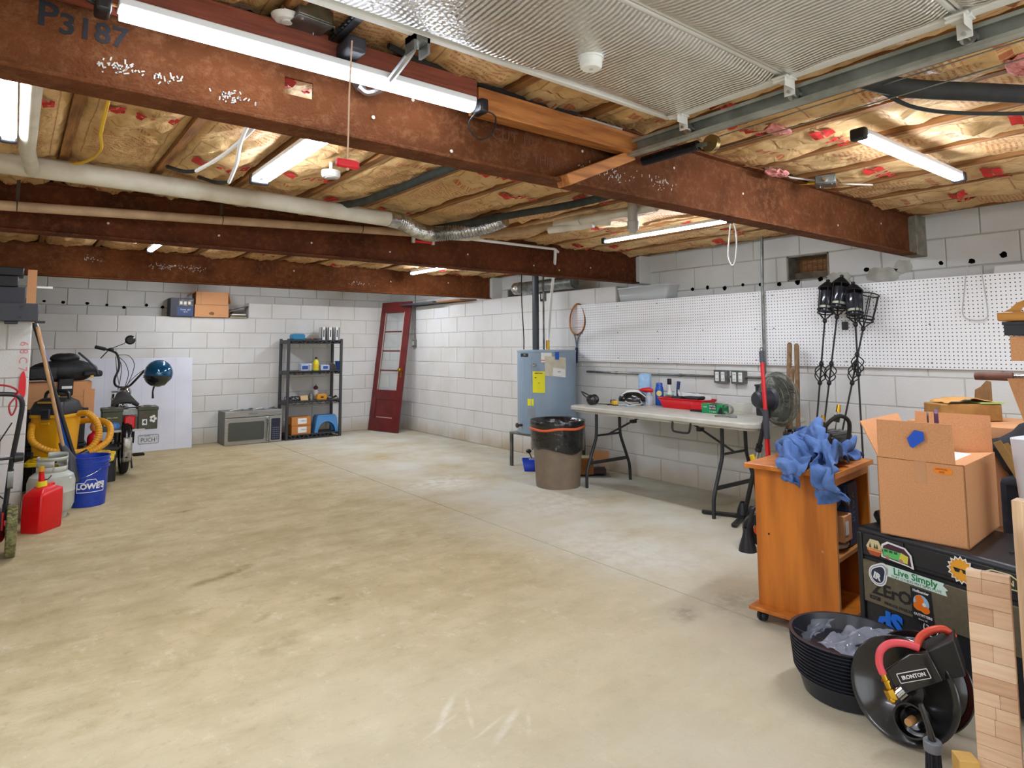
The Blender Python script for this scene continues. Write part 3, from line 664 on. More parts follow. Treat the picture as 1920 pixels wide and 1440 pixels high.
MB().tube([(XL, 4.18, 1.97), (-.09, 4.18, 2.013), (2.60, 4.18, 2.135), (2.74, 4.10, 2.125), (2.90, 3.60, 2.120), (2.94, 3.20, 2.118)], .027, 16).build('pipe', cream, t)
MB().tube([(2.60, 4.18, 2.135), (2.74, 4.10, 2.127), (2.78, 3.97, 2.125)], .034, 16).tube([(2.93, 3.28, 2.118), (2.95, 3.05, 2.118)], .036, 16).tube([(2.95, 3.05, 2.118), (3.10, 2.93, 2.112)], .036, 16).build('elbow', pvc, t)
MB().tube([(2.95, 3.05, 2.118), (3.02, 2.72, 2.122), (3.05, 2.5, 2.125)], .030, 16).tube([(2.88, 3.3, 2.075), (2.99, 2.98, 2.080)], .024, 14).build('branch_pipe', pvc, t)
MB().tube([(2.945, 3.16, 2.118), (2.947, 3.14, 2.118)], .0375, 16).build('seal_ring', M('teal_ring', '#3c8c86', rough=.5), t)
for x in (-.02, .98, 1.9):
    MB().tube([(x, 4.18+.029*cos(a), 2.016+(x+.09)*.0453+.029*sin(a)) for a in [2*pi*k/14 for k in range(14)]], .003, 5, closed=True).box(x-.008, x+.008, 4.207, 4.21, 2.03+(x+.09)*.0453, ZB).build('strap', M('perforated_strap', '#4a3c30', rough=.6, metal=.5), t)
o = thing('capped_pipe', 'grey capped pipe stub hanging from the joists near the nearest beam', 'pipe', (2.97, 2.62, 2.0)); MB().tube([(0, 0, .0), (0, 0, .19)], .030, 18).build('pipe', M('grey_pvc', '#a6a298', rough=.5), o); MB().lathe([(0, -.028), (.02, -.028), (.034, -.01), (.036, .04), (.032, .042)], 20).build('cap', _m['grey_pvc'], o)
tag(MB().tube([(.01, 1.95, 2.118), (.005, 2.5, 2.12), (.005, 3.36, 2.12), (.03, 3.66, 2.10)], .030, 16).build('drain_pipe', pvc), 'white pipe running back to the fat pipe beside the far left lamp', 'pipe')
for k, pts in enumerate(([(.61, 3.10, 2.07), (.66, 2.85, 2.09), (.69, 2.55, 2.12), (.70, 2.3, 2.16)], [(.76, 3.14, 2.05), (.73, 2.9, 2.08), (.675, 2.62, 2.10), (.66, 2.35, 2.16)])):
    tag(MB().tube(pts, .008, 8, sub=6).build('water_tube', whitep), ('left' if k == 0 else 'right')+' of two short white tubes ending below the insulation, above the fat pipe', 'tube')
    a_ = pts[0]; tag(MB().tube([a_, (a_[0]-.03, a_[1]+.12, a_[2]+.02), (a_[0]-.06, a_[1]+.35, a_[2]+.09)], .009, 8, sub=4).build('dark_hose', blackr), 'dark hose continuing from the '+('left' if k == 0 else 'right')+' short white tube', 'hose')
greyp = M('pipe_insulation', '#33362f', '#23251f', rough=.85, sc_=18)
for pts, r, lab in (([(1.45, 3.95, 2.15), (1.60, 3.55, 2.145), (1.64, 3.1, 2.15), (1.66, 2.75, 2.16), (1.7, 2.2, 2.17)], .022, 'dark insulated pipe above the fat white pipe, left of the silver duct'),
                    ([(2.40, 4.1, 2.15), (2.46, 3.7, 2.14), (2.55, 3.2, 2.135), (2.66, 2.75, 2.14), (2.7, 2.2, 2.16)], .024, 'dark grey insulated pipe above the silver duct'),
                    ([(2.06, .87, 2.115), (2.25, .80, 2.105), (2.6, .62, 2.115), (3.2, .3, 2.12)], .030, 'thick black foam pipe at the upper right edge')):
    tag(MB().tube(pts, r, 12, sub=6).build('insulated_pipe', greyp if r < .03 else blackr), lab, 'pipe')
tag(MB().tube([(2.12, .86, 2.10), (2.35, .82, 2.07), (2.6, .70, 2.07), (3.0, .42, 2.085)], .007, 7, sub=8).build('black_cable', blackr), 'thin black cable sagging below the thick black foam pipe', 'cable')
yel = M('yellow_cable', '#d9ae22', rough=.5)
for pts, lab in (([(.20, 1.95, 2.18), (.22, 2.6, 2.145), (.235, 3.0, 2.14), (.26, 3.3, 2.15), (.22, 3.6, 2.16), (.1, 3.75, 2.16)], 'yellow cable hanging between two insulation batts at the left'),
                 ([(2.10, 1.80, 2.15), (2.35, 1.845, 2.192), (2.8, 1.84, 2.188), (3.1, 1.842, 2.190), (3.42, 1.83, 2.186), (3.5, 1.72, 2.18)], 'yellow cable lying along the top of the nearest beam, right part'),
                 ([(.2, 1.80, 2.185), (.4, 1.79, 2.188), (.52, 1.76, 2.185), (.58, 1.78, 2.185)], 'yellow cable above the red-brown board near the junction box'),
                 ([(.2, 4.40, 2.185), (.5, 4.335, 2.192), (1.2, 4.34, 2.192), (1.9, 4.33, 2.190)], 'yellow cable lying along the top of the middle beam')):
    tag(MB().tube(pts, .0075, 6, sub=8).build('yellow_cable', yel), lab, 'cable')
whc = M('white_cable', '#cfcabd', rough=.5)
for pts, lab in (([(2.25, 1.86, 2.195), (2.7, 1.825, 2.194), (3.2, 1.80, 2.19), (3.6, 1.66, 2.18), (3.75, 1.55, 2.17)], 'thin white cable beside the yellow one on the nearest beam'),
                 ([(.82, 1.85, 2.185), (1.2, 1.82, 2.19), (1.6, 1.79, 2.185), (1.95, 1.77, 2.175)], 'thin white cable behind the pine board on the nearest beam')):
    tag(MB().tube(pts, .005, 6, sub=8).build('white_cable', whc), lab, 'cable')
tag(MB().tube([(.85, 1.70, 2.185), (1.0, 1.73, 2.18), (1.2, 1.76, 2.185), (1.5, 1.78, 2.18), (1.7, 1.78, 2.185)], .010, 7, sub=8).build('black_cable', blackr), 'black cable running above the boards on the nearest beam', 'cable')
# small white pipe and heater riser
t = thing('water_pipe', 'thin white pipe along the middle beam, then down to the water heater', 'pipe', (0, 0, 0))
MB().tube([(2.75, 4.26, 2.145), (3.78, 4.26, 2.145), (3.86, 4.30, 2.13)], .012, 8).build('horizontal_run', whitep, t)
MB().tube([(3.80, 4.27, 2.15), (3.86, 4.35, 2.02), (4.3, 4.9, 1.78), (4.60, 5.28, 1.5), (4.62, 5.33, 1.34)], .014, 10, sub=6).build('riser', whitep, t)
MB().cyl((4.62, 5.33, 1.235), (4.62, 5.33, 1.345), .019, n=12).build('fitting', brass, t)
t = thing('red_valve', 'red-handled bracket hanging in front of the middle beam', 'bracket', (2.43, 4.24, 2.075))
MB().cyl((-.075, 0, 0), (.075, 0, 0), .011, n=12).build('red_bar', redp, t)
for s in (-1, 1): MB().box(s*.085-.012, s*.085+.012, -.008, .008, -.014, .11).build('clip', pvc, t)
# ceiling devices
o = thing('smoke_alarm', 'small white round alarm hanging below the insulation beside the red handle', 'alarm', (1.165, 2.92, 2.11)); MB().lathe([(0, -.02), (.038, -.02), (.045, -.008), (.045, .006), (.044, .012), (.008, .014), (.008, .06), (0, .06)], 24).build('body', whitep, o); MB().lathe([(.02, -.023), (.026, -.023), (.026, -.018), (.02, -.018)], 20).build('grille', M('alarm_grey', '#b9b9b6'), o)
def jbox(lab, loc, rz=0):
    t = thing('junction_box', lab, 'junction box', loc, rz); MB().box(-.05, .05, -.05, .05, 0, .045).build('box', galv, t, bevel=.004)
    MB().box(-.05, .05, -.05, .05, -.004, .0).build('cover', galv, t, bevel=.0015)
    for s in (-1, 1): MB().cyl((s*.05, 0, .02), (s*.075, 0, .02), .012, n=10).build('clamp', chrome, t)
    for s in (-1, 1): MB().cyl((s*.03, s*.03, -.007), (s*.03, s*.03, -.004), .005, n=8).build('screw', chrome, t)
    return t
jbox('steel junction box among the insulation right of the nearest beam', (3.40, 1.64, 2.135), .4)
jb = jbox('steel junction box above the red-brown board', (.60, 1.69, 2.165), .1)
o = thing('lamp_holder', 'white round ceiling lamp holder beside the opener above the red-brown board', 'lamp holder', (.545, 1.70, 2.178)); MB().lathe([(0, -.014), (.030, -.014), (.040, -.006), (.042, 0), (0, 0)], 24).build('body', whitep, o); MB().cyl((0, 0, -.018), (0, 0, -.012), .014, n=16).build('socket', whitep, o)

# ------------------------------------------------------------------ things on the right wall
pm = bpy.data.materials.new('pegboard'); pm.use_nodes = True
nt = pm.node_tree; N = nt.nodes; L = nt.links; b = N['Principled BSDF']; b.inputs['Roughness'].default_value = .45
tc = N.new('ShaderNodeTexCoord'); sp = N.new('ShaderNodeSeparateXYZ'); L.new(tc.outputs['Object'], sp.inputs[0])
sq = []
for ax in (1, 2):
    m1 = N.new('ShaderNodeMath'); m1.operation = 'DIVIDE'; L.new(sp.outputs[ax], m1.inputs[0]); m1.inputs[1].default_value = .0254
    m2 = N.new('ShaderNodeMath'); m2.operation = 'FRACT'; L.new(m1.outputs[0], m2.inputs[0])
    m3 = N.new('ShaderNodeMath'); m3.operation = 'SUBTRACT'; L.new(m2.outputs[0], m3.inputs[0]); m3.inputs[1].default_value = .5
    m4 = N.new('ShaderNodeMath'); m4.operation = 'POWER'; m5 = N.new('ShaderNodeMath'); m5.operation = 'ABSOLUTE'; L.new(m3.outputs[0], m5.inputs[0]); L.new(m5.outputs[0], m4.inputs[0]); m4.inputs[1].default_value = 2; sq.append(m4)
ad = N.new('ShaderNodeMath'); ad.operation = 'ADD'; L.new(sq[0].outputs[0], ad.inputs[0]); L.new(sq[1].outputs[0], ad.inputs[1])
lt = N.new('ShaderNodeMath'); lt.operation = 'LESS_THAN'; L.new(ad.outputs[0], lt.inputs[0]); lt.inputs[1].default_value = .024
mx = N.new('ShaderNodeMix'); mx.data_type = 'RGBA'; L.new(lt.outputs[0], mx.inputs[0]); mx.inputs[6].default_value = (*lin('#ecebea'), 1); mx.inputs[7].default_value = (*lin('#2c2a27'), 1); L.new(mx.outputs[2], b.inputs['Base Color'])
def pegboard(lab, y0, y1):
    o = MB().box(-.004, .004, 0, y1-y0, 0, .610).build('pegboard', pm, ang=0); o.location = (XR-.034, y0, 1.118); tag(o, lab, 'pegboard', 'white pegboards on the right wall')
    for k in range(5):
        y = .08+(y1-y0-.16)*k/4
        for z in (.04, .30, .57): MB().cyl((-.007, y, z), (-.0035, y, z), .006, n=8).build('screw', galv, o)
    MB().box(.004, .026, 0, y1-y0, .0, .03).box(.004, .026, 0, y1-y0, .58, .61).build('batten', wood_nat, o, ang=0)
pegboard('white pegboard behind the folding table, beside the water heater', 2.925, 5.15)
pegboard('white pegboard behind the torches at the right', .50, 2.918)
# conduit and sockets
t = thing('conduit', 'galvanised conduit along the right wall below the pegboards', 'conduit', (0, 0, 0))
MB().tube([(4.905, 5.02, 1.007), (4.905, 3.42, 1.010)], .0105, 10).tube([(4.905, 3.12, 1.012), (4.905, 2.98, 1.012)], .0105, 10).tube([(4.905, 3.26, 1.012), (4.905, 3.24, 1.012)], .0105, 10).build('pipe', galv, t)
MB().tube([(4.905, 3.0, 1.012), (4.900, 2.955, 1.02), (4.885, 2.925, 1.06), (4.870, 2.918, 1.12), (4.868, 2.910, 1.75), (4.868, 2.895, 2.185)], .012, 10).build('riser', galv, t)
for y in (4.6, 3.8): MB().box(4.905, 4.932, y-.012, y+.012, .994, 1.022).build('clip', galv, t, bevel=.002)
def outlet(lab, y):
    t = thing('socket_box', lab, 'electrical socket', (4.932, y, 1.012)); w_ = .062
    MB().box(-.055, 0, -w_, w_, -.055, .055).build('box', galv, t, bevel=.006)
    MB().box(-.058, -.055, -w_, w_, -.057, .057).build('cover', galv, t, bevel=.001)
    for s in (-1, 1):
        MB().box(-.063, -.058, s*.029-.018, s*.029+.018, -.040, .040).build('socket', whitep, t, bevel=.003)
        mb = MB()
        for z in (-.021, .021): mb.box(-.0645, -.063, s*.029-.009, s*.029-.006, z-.006, z+.006).box(-.0645, -.063, s*.029+.006, s*.029+.009, z-.006, z+.006)
        mb.build('slots', txt_black, t, ang=0)
outlet('steel double socket box on the conduit, the left one', 3.345); outlet('steel double socket box on the conduit, the right one', 3.175)
t = thing('socket_box', 'small steel switch box on the right wall behind the red door', 'electrical socket', (4.932, 8.80, 1.335)); MB().box(-.05, 0, -.035, .035, -.055, .055).build('box', galv, t, bevel=.006); MB().box(-.056, -.05, -.018, .018, -.033, .033).build('plate', whitep, t, bevel=.003); MB().tube([(-.02, 0, .055), (-.02, .0, .84)], .009, 8).build('conduit', galv, t)
# thin shelf board poking out by the top of the corner
o = MB().box(-.16, .16, -.50, .50, 0, .018).build('dark_board', dgrey, bevel=.002, ang=0); o.location = (4.86, 8.42, 1.912); tag(o, 'dark flat board lying on the wall top beside the red door', 'board')
o = MB().box(-.14, .14, -.45, .45, 0, .016).build('pale_board', wood_nat, bevel=.002, ang=0); o.location = (4.90, 7.75, 1.914); tag(o, 'pale wood board lying on the wall top right of the red door', 'board')

# ------------------------------------------------------------------ water heater
hb = M('heater_blue_grey', '#8ea3b4', '#8799aa', rough=.35, sc_=3)
t = thing('water_heater', 'squat blue-grey electric water heater raised on a steel stand', 'water heater', (4.60, 5.33, 0))
MB().lathe([(0, .365), (.305, .365), (.318, .372), (.318, 1.215), (.322, 1.22), (.322, 1.235), (.31, 1.24), (0, 1.245)], 64).build('tank', hb, t)
for z, lo, hi in ((0, .90, 1.16), (0, .50, .78)):
    f = frame((-.318*cos(rad(8)), .318*sin(rad(8)), 0), (-.14, -1, 0), (0, 0, 1))
    a = rad(189); c = V((cos(a), sin(a), 0)); tx = V((sin(a), -cos(a), 0)); 
    fr = frame(c*.316, tx, (0, 0, 1)) 
    m_ = MB().prism(rrect(.115, hi-lo, .012, cx=-.02+.02, cy=(lo+hi)/2), 0, .028, fr) 
    p = m_.build('access_panel', hb, t, bevel=.004)
    MB().prism(rrect(.135, .014, .005, cx=0, cy=hi+.004), 0, .038, fr).build('lip', hb, p); MB().prism(rrect(.135, .014, .005, cx=0, cy=lo-.004), 0, .034, fr).build('lip', hb, p)
    MB().cyl(fr @ V((0, lo+.03, .028)), fr @ V((0, lo+.03, .033)), .006, n=8).build('screw', chrome, p)
def cyl_sheet(a0, a1, z0, z1, r, nm, mat, par, skew=0, n=10):
    mb = MB(); mb.grid(n, 2, lambda u, v: V((r*cos(rad(a0+(a1-a0)*u)), r*sin(rad(a0+(a1-a0)*u)), z0+(z1-z0)*v+skew*(u-.5))), flip=False)
    return mb.build(nm, mat, par, ang=60)
yl = M('yellow_sticker', '#e8df1c', rough=.5)
paper = M('manual_paper', '#d4cdb6', '#c6bfa8', rough=.7, sc_=20)
A = lambda u: 180+u      # facing the camera is about 229 degrees
s1 = cyl_sheet(202, 226, .80, 1.02, .3195, 'energy_sticker', yl, t)
def cyl_text(s, ang, z, size, r=.3205, mat=txt_black, par=None, bold=0):
    def pr(p): a = rad(ang)+p.x/r; d = r+p.z; return V((d*cos(a), d*sin(a), z+p.y))
    return text(s, size, mat, par, Mx.Identity(4), ext=.0003, proj=pr, bold=bold)
cyl_text('ENERGYGUIDE', 214, 1.0, .013, par=t, bold=.0006); cyl_text('40k', 208, .955, .014, par=t, bold=.0006); cyl_text('$451', 215, .90, .013, par=t); cyl_text('- - - - - -\n- - - - -', 214, .845, .010, par=t)
cyl_sheet(219, 239, 1.115, 1.215, .3195, 'label', whitep, t); cyl_sheet(219, 239, 1.13, 1.14, .3200, 'orange_stripe', M('orange_red_print', '#d2552c', rough=.6), t)
cyl_sheet(190, 204, .665, .735, .3195, 'yellow_label', yl, t)
cyl_sheet(189, 207, .545, .645, .3195, 'rating_plate', M('plate_grey', '#8c939a', rough=.5), t)
for k in range(5): cyl_text('- -- - --', 198, .63-.018*k, .012, par=t)
pg = cyl_sheet(226, 268, .965, 1.17, .3225, 'paper_sheet', paper, t, skew=-.02)
for k in range(10): cyl_text('--- -- ---- -- -- --- -', 246, 1.145-.012*k, .010, r=.3235, mat=M('grey_ink', '#8a8574'), par=t)
cyl_sheet(241, 266, .965, 1.05, .3240, 'card', white, t, skew=-.02); cyl_text('Bosch', 253, 1.015, .014, r=.3250, par=t, bold=.0005)
cyl_sheet(245, 253, 1.14, 1.22, .3255, 'blue_tape', M('blue_tape', '#1f57b8', rough=.6), t)
cyl_sheet(170, 192, 1.168, 1.205, .3195, 'badge', txt_black, t); cyl_text('A.O.', 183, 1.19, .018, mat=white, par=t, r=.3207)
c = V((cos(rad(206)), sin(rad(206)), 0)); MB().cyl(c*.30+V((0, 0, 1.085)), c*.345+V((0, 0, 1.085)), .022, n=16).build('valve_cap', chrome, t); MB().ball(c*.350+V((0, 0, 1.085)), .014, 10, 8).build('valve_stem', chrome, t)
c = V((cos(rad(173)), sin(rad(173)), 0)); MB().cyl(c*.30+V((0, 0, .455)), c*.37+V((0, 0, .455)), .014, n=12).build('drain_valve', M('valve_brown', '#4a3428', rough=.5), t); MB().cyl(c*.37+V((0, 0, .455)), c*.385+V((0, 0, .455)), .024, n=12).build('drain_knob', _m['valve_brown'], t)
mb = MB()
for sx, sy in ((-1, 1), (1, 1), (-1, -1), (1, -1)):
    x, y = sx*.27, sy*.27; mb2 = MB().box(x-.018, x+.018, y-.002, y+.002, 0, .355).box(x-.018*1-.0 if sx < 0 else x+.014, x-.014 if sx < 0 else x+.018, y-.018, y+.018, 0, .355)
    mb2.build('leg', galv, t, ang=0)
MB().box(-.29, .29, -.29, .29, .340, .362).build('stand_top', galv, t, bevel=.003, ang=0)
# pipes above the heater
tag(MB().tube([(4.55, 5.45, 1.243), (4.55, 5.45, 2.185)], .037, 18).build('flue_pipe', M('dark_pipe', '#3a3d42', rough=.5)), 'dark grey vertical pipe rising from the water heater', 'pipe')
tag(MB().tube([(4.64, 5.42, 1.243), (4.64, 5.42, 2.185)], .010, 8).build('conduit', galv), 'thin steel conduit rising from the water heater beside the dark pipe', 'conduit')
t = thing('socket_box', 'small steel box with switch on the conduit above the water heater', 'electrical socket', (4.63, 5.40, 1.83)); MB().box(-.03, .01, -.035, .035, -.055, .055).build('box', galv, t, bevel=.006); MB().box(-.034, -.03, -.012, .012, -.03, .03).build('switch', whitep, t, bevel=.002)
tag(MB().tube([(4.42, 5.50, 1.245), (4.42, 5.50, 1.4), (4.42, 5.53, 1.75), (4.44, 5.56, 2.0), (4.45, 5.56, 2.185)], .006, 6, sub=6).build('black_cable', blackr), 'thin black cable rising from the left of the water heater top', 'cable')
# on the ledge behind
t = thing('duct_stub', 'horizontal silver duct lying on the wall top behind the heater pipes', 'duct', (4.86, 5.6, 1.985)); MB().tube([(0, -.45, .0), (0, .48, 0)], [.07, .07], 20).build('duct', galv, t)
path = [(.0, .48+.004*i, 0) for i in range(30)]; MB().tube(path, [.072+.004*sin(i*1.6) for i in range(30)], 20).build('foil_collar', foil2, t)
# tennis racket
t = thing('tennis_racket', 'tennis racket with orange rim hanging on the pegboard by the water heater', 'racket', (4.872, 5.15, 1.10), rot=(0, rad(3), 0))
ring = [V((0, .118*sin(a)*(1-.10*cos(a)), .475+.165*cos(a))) for a in [2*pi*k/44 for k in range(44)]]
MB().tube(ring, .0085, 8, closed=True).build('rim', M('racket_orange', '#c9852b', '#8a4b22', rough=.35, sc_=7), t)
MB().tube([p*1.0+V((0, (p.y)*.07, (p.z-.475)*.06)) for p in ring], .004, 6, closed=True).build('rim_edge', black, t)
mb = MB()
for k in range(-7, 8):
    y = k*.014; h = .155*sqrt(max(0, 1-(y/.118)**2)); mb.bar((0, y, .475-h), (0, y, .475+h), .0016, .0016)
for k in range(-9, 10):
    z = k*.0155; w_ = .112*sqrt(max(0, 1-(z/.16)**2)); mb.bar((0, -w_, .475+z), (0, w_, .475+z), .0016, .0016)
mb.build('strings', M('racket_strings', '#c4685c', rough=.6), t)
MB().tube([(0, .06, .335), (0, .022, .27), (0, .008, .21), (0, 0, .16)], .0075, 8).tube([(0, -.06, .335), (0, -.022, .27), (0, -.008, .21), (0, 0, .16)], .0075, 8).build('throat', M('racket_grey', '#6b6f78', rough=.4), t)
MB().tube([(0, 0, .0), (0, 0, .165)], .015, 10).tube([(0, 0, -.004), (0, 0, .01)], .018, 10).build('grip', M('navy_grip', '#20264a', rough=.7), t)
# hanging cord loops
tag(MB().tube([(4.868, 1.463, 1.79), (4.868, 1.475, 1.72), (4.868, 1.488, 1.62), (4.868, 1.505, 1.50), (4.868, 1.49, 1.45), (4.868, 1.44, 1.435), (4.868, 1.385, 1.44), (4.868, 1.37, 1.48), (4.868, 1.375, 1.6), (4.868, 1.385, 1.72), (4.875, 1.392, 1.775)], .0035, 6, sub=6).build('electric_cord', M('cord_white', '#b3b0a9', rough=.5)), 'white cord hanging in a loop on the pegboard at the right', 'cord')
tag(MB().tube([(4.0, 2.60, 2.18), (4.0, 2.575, 2.06), (4.0, 2.585, 1.90), (4.0, 2.615, 1.845), (4.0, 2.645, 1.92), (4.0, 2.63, 2.06), (4.0, 2.612, 2.18)], .006, 6, sub=8).build('grey_strap', M('strap_grey', '#9c9a92', rough=.6)), 'grey cable loop hanging below the joists left of the conduit riser', 'cable')
# long tube light fixture resting on the ledge at the far right and a flat timber
t = thing('fluorescent_fixture', 'white unlit strip lamp lying on the wall top at the far right', 'lamp', (5.03, .95, 1.70))
MB().box(-.07, .07, -.62, .49, .0, .03).build('housing', whitep, t, bevel=.004); MB().prism([(-.065, .03), (.065, .03), (.03, .085), (-.03, .085)], -.58, .40, Mx(((1, 0, 0, 0), (0, 0, 1, 0), (0, 1, 0, 0), (0, 0, 0, 1)))).build('reflector', whitep, t)
o = MB().box(-.05, .05, -.26, .26, 0, .028).build('wood_offcut', M('dusty_board', '#8f8663', '#76704f', rough=.9, sc_=5), bevel=.003, ang=0); o.location = (4.99, 2.66, 1.693); tag(o, 'dusty board lying on the wall top left of the torches', 'board')
# clear plastic bin on the ledge
clear = M('clear_plastic', '#e8ecec', rough=.18, alpha=.38)
t = thing('plastic_bin', 'clear plastic storage bin on the wall top above the pegboard', 'storage bin', (5.02, 4.26, 1.692))
MB().prism(rrect(.18, .60, .03), 0, .004).build('base', clear, t)
mb = MB(); pl = rrect(.17, .58, .03); ph = rrect(.20, .66, .04); n_ = len(pl)
mb.add([(x, y, .004) for x, y in pl]+[(x, y, .17) for x, y in ph], [(i, (i+1) % n_, n_+(i+1) % n_, n_+i) for i in range(n_)]); mb.build('walls', clear, t, solid=.003)
MB().prism(rrect(.21, .68, .04), .17, .182).build('lid', clear, t)
tag(MB().grid(20, 20, lambda u, v: V((4.95+.12*u, 3.98+.5*v, 1.70+.10*sin(pi*u)*sin(pi*v)+.03*N3(u*5, v*6)+.01)), flip=False).build('plastic_sheet', M('cloudy_film', '#e6e8e8', rough=.3, alpha=.6)), 'crumpled cloudy plastic film inside the clear bin', 'plastic film')
# ================================================================== LEFT SIDE
# things on the low pier
t = thing('wall_bracket', 'dark grey steel bracket bar lying on top of the low block pier at the left', 'bracket', (-.16, 6.12, 1.482))
MB().box(-.5, .30, -.10, .02, 0, .135).build('bar', dgrey, t, bevel=.006)
for x, z in ((.20, .11), (.19, .028)): MB().cyl((x, -.108, z), (x, -.098, z), .010, n=12).build('bolt', black, t)
MB().box(.05, .065, -.103, -.098, .03, .10).build('slot', black, t); MB().box(.28, .345, -.08, -.02, -.012, .006).build('clip', black, t, bevel=.004)
MB().box(.10, .18, -.09, -.02, -.02, .0).build('lower_clip', black, t, bevel=.004)
t = thing('storage_case', 'black plastic case resting on the dark bracket at the top left edge', 'case', (-.34, 6.30, 1.617)); MB().box(-.26, .40, -.12, .12, 0, .13).build('body', dgrey, t, bevel=.008); MB().cyl((.14, -.125, .06), (.14, -.10, .06), .025, n=16).build('valve', chrome, t); MB().tube([(.08, -.14, .10), (.12, -.15, .05), (.17, -.14, .01)], .014, 8, sub=4).build('metal_arm', chrome, t)
t = thing('storage_case', 'black case stacked highest at the top left edge', 'case', (-.36, 6.30, 1.748)); MB().box(-.26, .37, -.12, .12, 0, .085).build('lower_shell', black, t, bevel=.008); MB().box(-.26, .40, -.12, .12, .086, .152).build('upper_shell', black, t, bevel=.008); MB().box(.08, .09, -.125, -.12, .03, .055).build('latch', whitep, t)
t = thing('cardboard_sheet', 'folded cardboard standing behind the black cases at the top left', 'cardboard', (.09, 6.345, 1.482)); MB().box(-.025, .035, 0, .012, 0, .42).build('sheet', card, t); MB().box(-.026, .035, -.02, -.012, .15, .29).build('flap', card, t); MB().box(.035, .14, -.004, .004, .275, .292).build('pale_stick', white, t, bevel=.002)
o = MB().prism(blob(0, 0, .022, .12, 14, .05, 3), 0, .004, frame((0, 0, 0), (1, 0, 0), (0, 0, 1))).build('red_tag', M('signal_red', '#e3101c', rough=.5)); o.location = (.072, 6.148, .99); tag(o, 'red sticker on the edge of the low block pier', 'sticker')
MB().grid(1, 1, lambda u, v: V((0, 0, 0))) 
inkr = M('pink_marker', '#e08a8a', rough=.7)
o = text('6 8 C 7', .075, inkr, wp, frame((1.665, -.0085, 1.22), (0, 0, -1), (1, 0, 0)), 'marker_writing', ext=.0002)

# lawn mower (mostly beyond the left edge)
t = thing('lawn_mower', 'black and red push mower at the left edge with a knobbly rear wheel', 'lawn mower', (-.20, 5.30, 0))
tire = M('mower_tyre', '#8b8858', '#5f5c3c', rough=.9, sc_=30)
def wheel(par, x, y, r, w, nm='wheel'):
    mb = MB(); n = 40
    mb.lathe([(r*.6, -w/2), (r*.93, -w/2), (r, -w*.38), (r, w*.38), (r*.93, w/2), (r*.6, w/2)], n, (x, y, r), (1, 0, 0))
    for k in range(26):
        a = 2*pi*k/26
        for s in (-1, 1):
            c = V((x+s*w*.22, y+cos(a+s*.06)*r, r+sin(a+s*.06)*r)); d = V((0, -sin(a), cos(a))); mb.bar(c-V((w*.22, 0, 0))+d*.006*s, c+V((w*.22, 0, 0))-d*.006*s, .012, .012, up=V((0, cos(a), sin(a))))
    o = mb.build(nm, tire, par)
    MB().lathe([(0, -w*.3), (r*.35, -w*.35), (r*.62, -w*.45), (r*.62, w*.45), (r*.35, w*.35), (0, w*.3)], 24, (x, y, r), (1, 0, 0)).build('hub', M('hub_grey', '#7d7d76', rough=.5), o)
for x in (.25, -.28): wheel(t, x, -.14, .150, .055)
for x in (.22, -.26): wheel(t, x, .46, .10, .045)
MB().prism(rrect(.44, .62, .12, cx=0, cy=.16), .07, .17).build('deck', M('mower_deck_red', '#b3151b', rough=.4), t, bevel=.02)
MB().prism(rrect(.40, .20, .04, cx=0, cy=-.09), .12, .28).build('rear_housing', dgrey, t, bevel=.015)
MB().box(.19, .212, -.16, -.07, .16, .27).build('red_flap', M('mower_deck_red', rough=.4), t, bevel=.006)
MB().cyl((0, .18, .17), (0, .18, .33), .115, n=28).cyl((0, .18, .33), (0, .18, .41), .10, .085, n=28).build('engine', black, t, bevel=.006)
MB().lathe([(0, .42), (.06, .42), (.085, .405), (.09, .395)], 24, (0, .18, 0)).build('starter_cover', M('mower_deck_red', rough=.4), t)
hb_ = MB()
for s in (-1, 1):
    hb_.tube([(s*.21, -.13, .22), (s*.225, -.14, .5), (s*.235, -.16, .62), (s*.255, -.20, .80), (s*.265, -.215, .93), (s*.24, -.22, .985), (s*.17, -.22, 1.0), (0, -.22, 1.0)], .0145, 10, sub=4)
hb_.build('handle', M('black_tube', '#222226', rough=.4), t)
MB().tube([(.23, -.235, .99), (.235, -.25, 1.02), (.19, -.26, 1.05), (.10, -.26, 1.06), (-.10, -.26, 1.06), (-.19, -.26, 1.05), (-.235, -.25, 1.02)], .006, 8, sub=5).build('bail_bar', M('mower_bail_red', '#a5202a', rough=.5), t)
MB().tube([(.23, -.235, .98), (.20, -.25, .93), (.215, -.25, .87), (.235, -.24, .92), (.232, -.236, .97)], .005, 6, sub=4).build('red_loop', M('mower_bail_red', rough=.5), t)
for s in (1, -1): MB().cyl((s*.24, -.15, .60), (s*.29, -.15, .60), .032, .026, n=12).build('knob', black, t, bevel=.004); MB().cyl((s*.17, -.18, .60), (s*.24, -.165, .60), .008, n=8).build('bolt', black, t)
MB().prism(rrect(.05, .12, .02), 0, .03, frame((.215, -.15, .47), (0, 1, 0), (0, 0, 1))).build('bracket', galv, t)
MB().tube([(.20, -.12, .35), (.12, -.05, .42), (.05, .0, .5), (.14, -.15, .66), (.22, -.19, .82)], .004, 6, sub=5).build('cable', black, t)
MB().prism(rrect(.34, .22, .05), 0, .22, frame((-.03, -.20, .36), (1, 0, 0), (0, .3, 1))).build('grass_bag', M('bag_mesh', '#202022', '#34342f', rough=.9, sc_=60), t, bevel=.02)

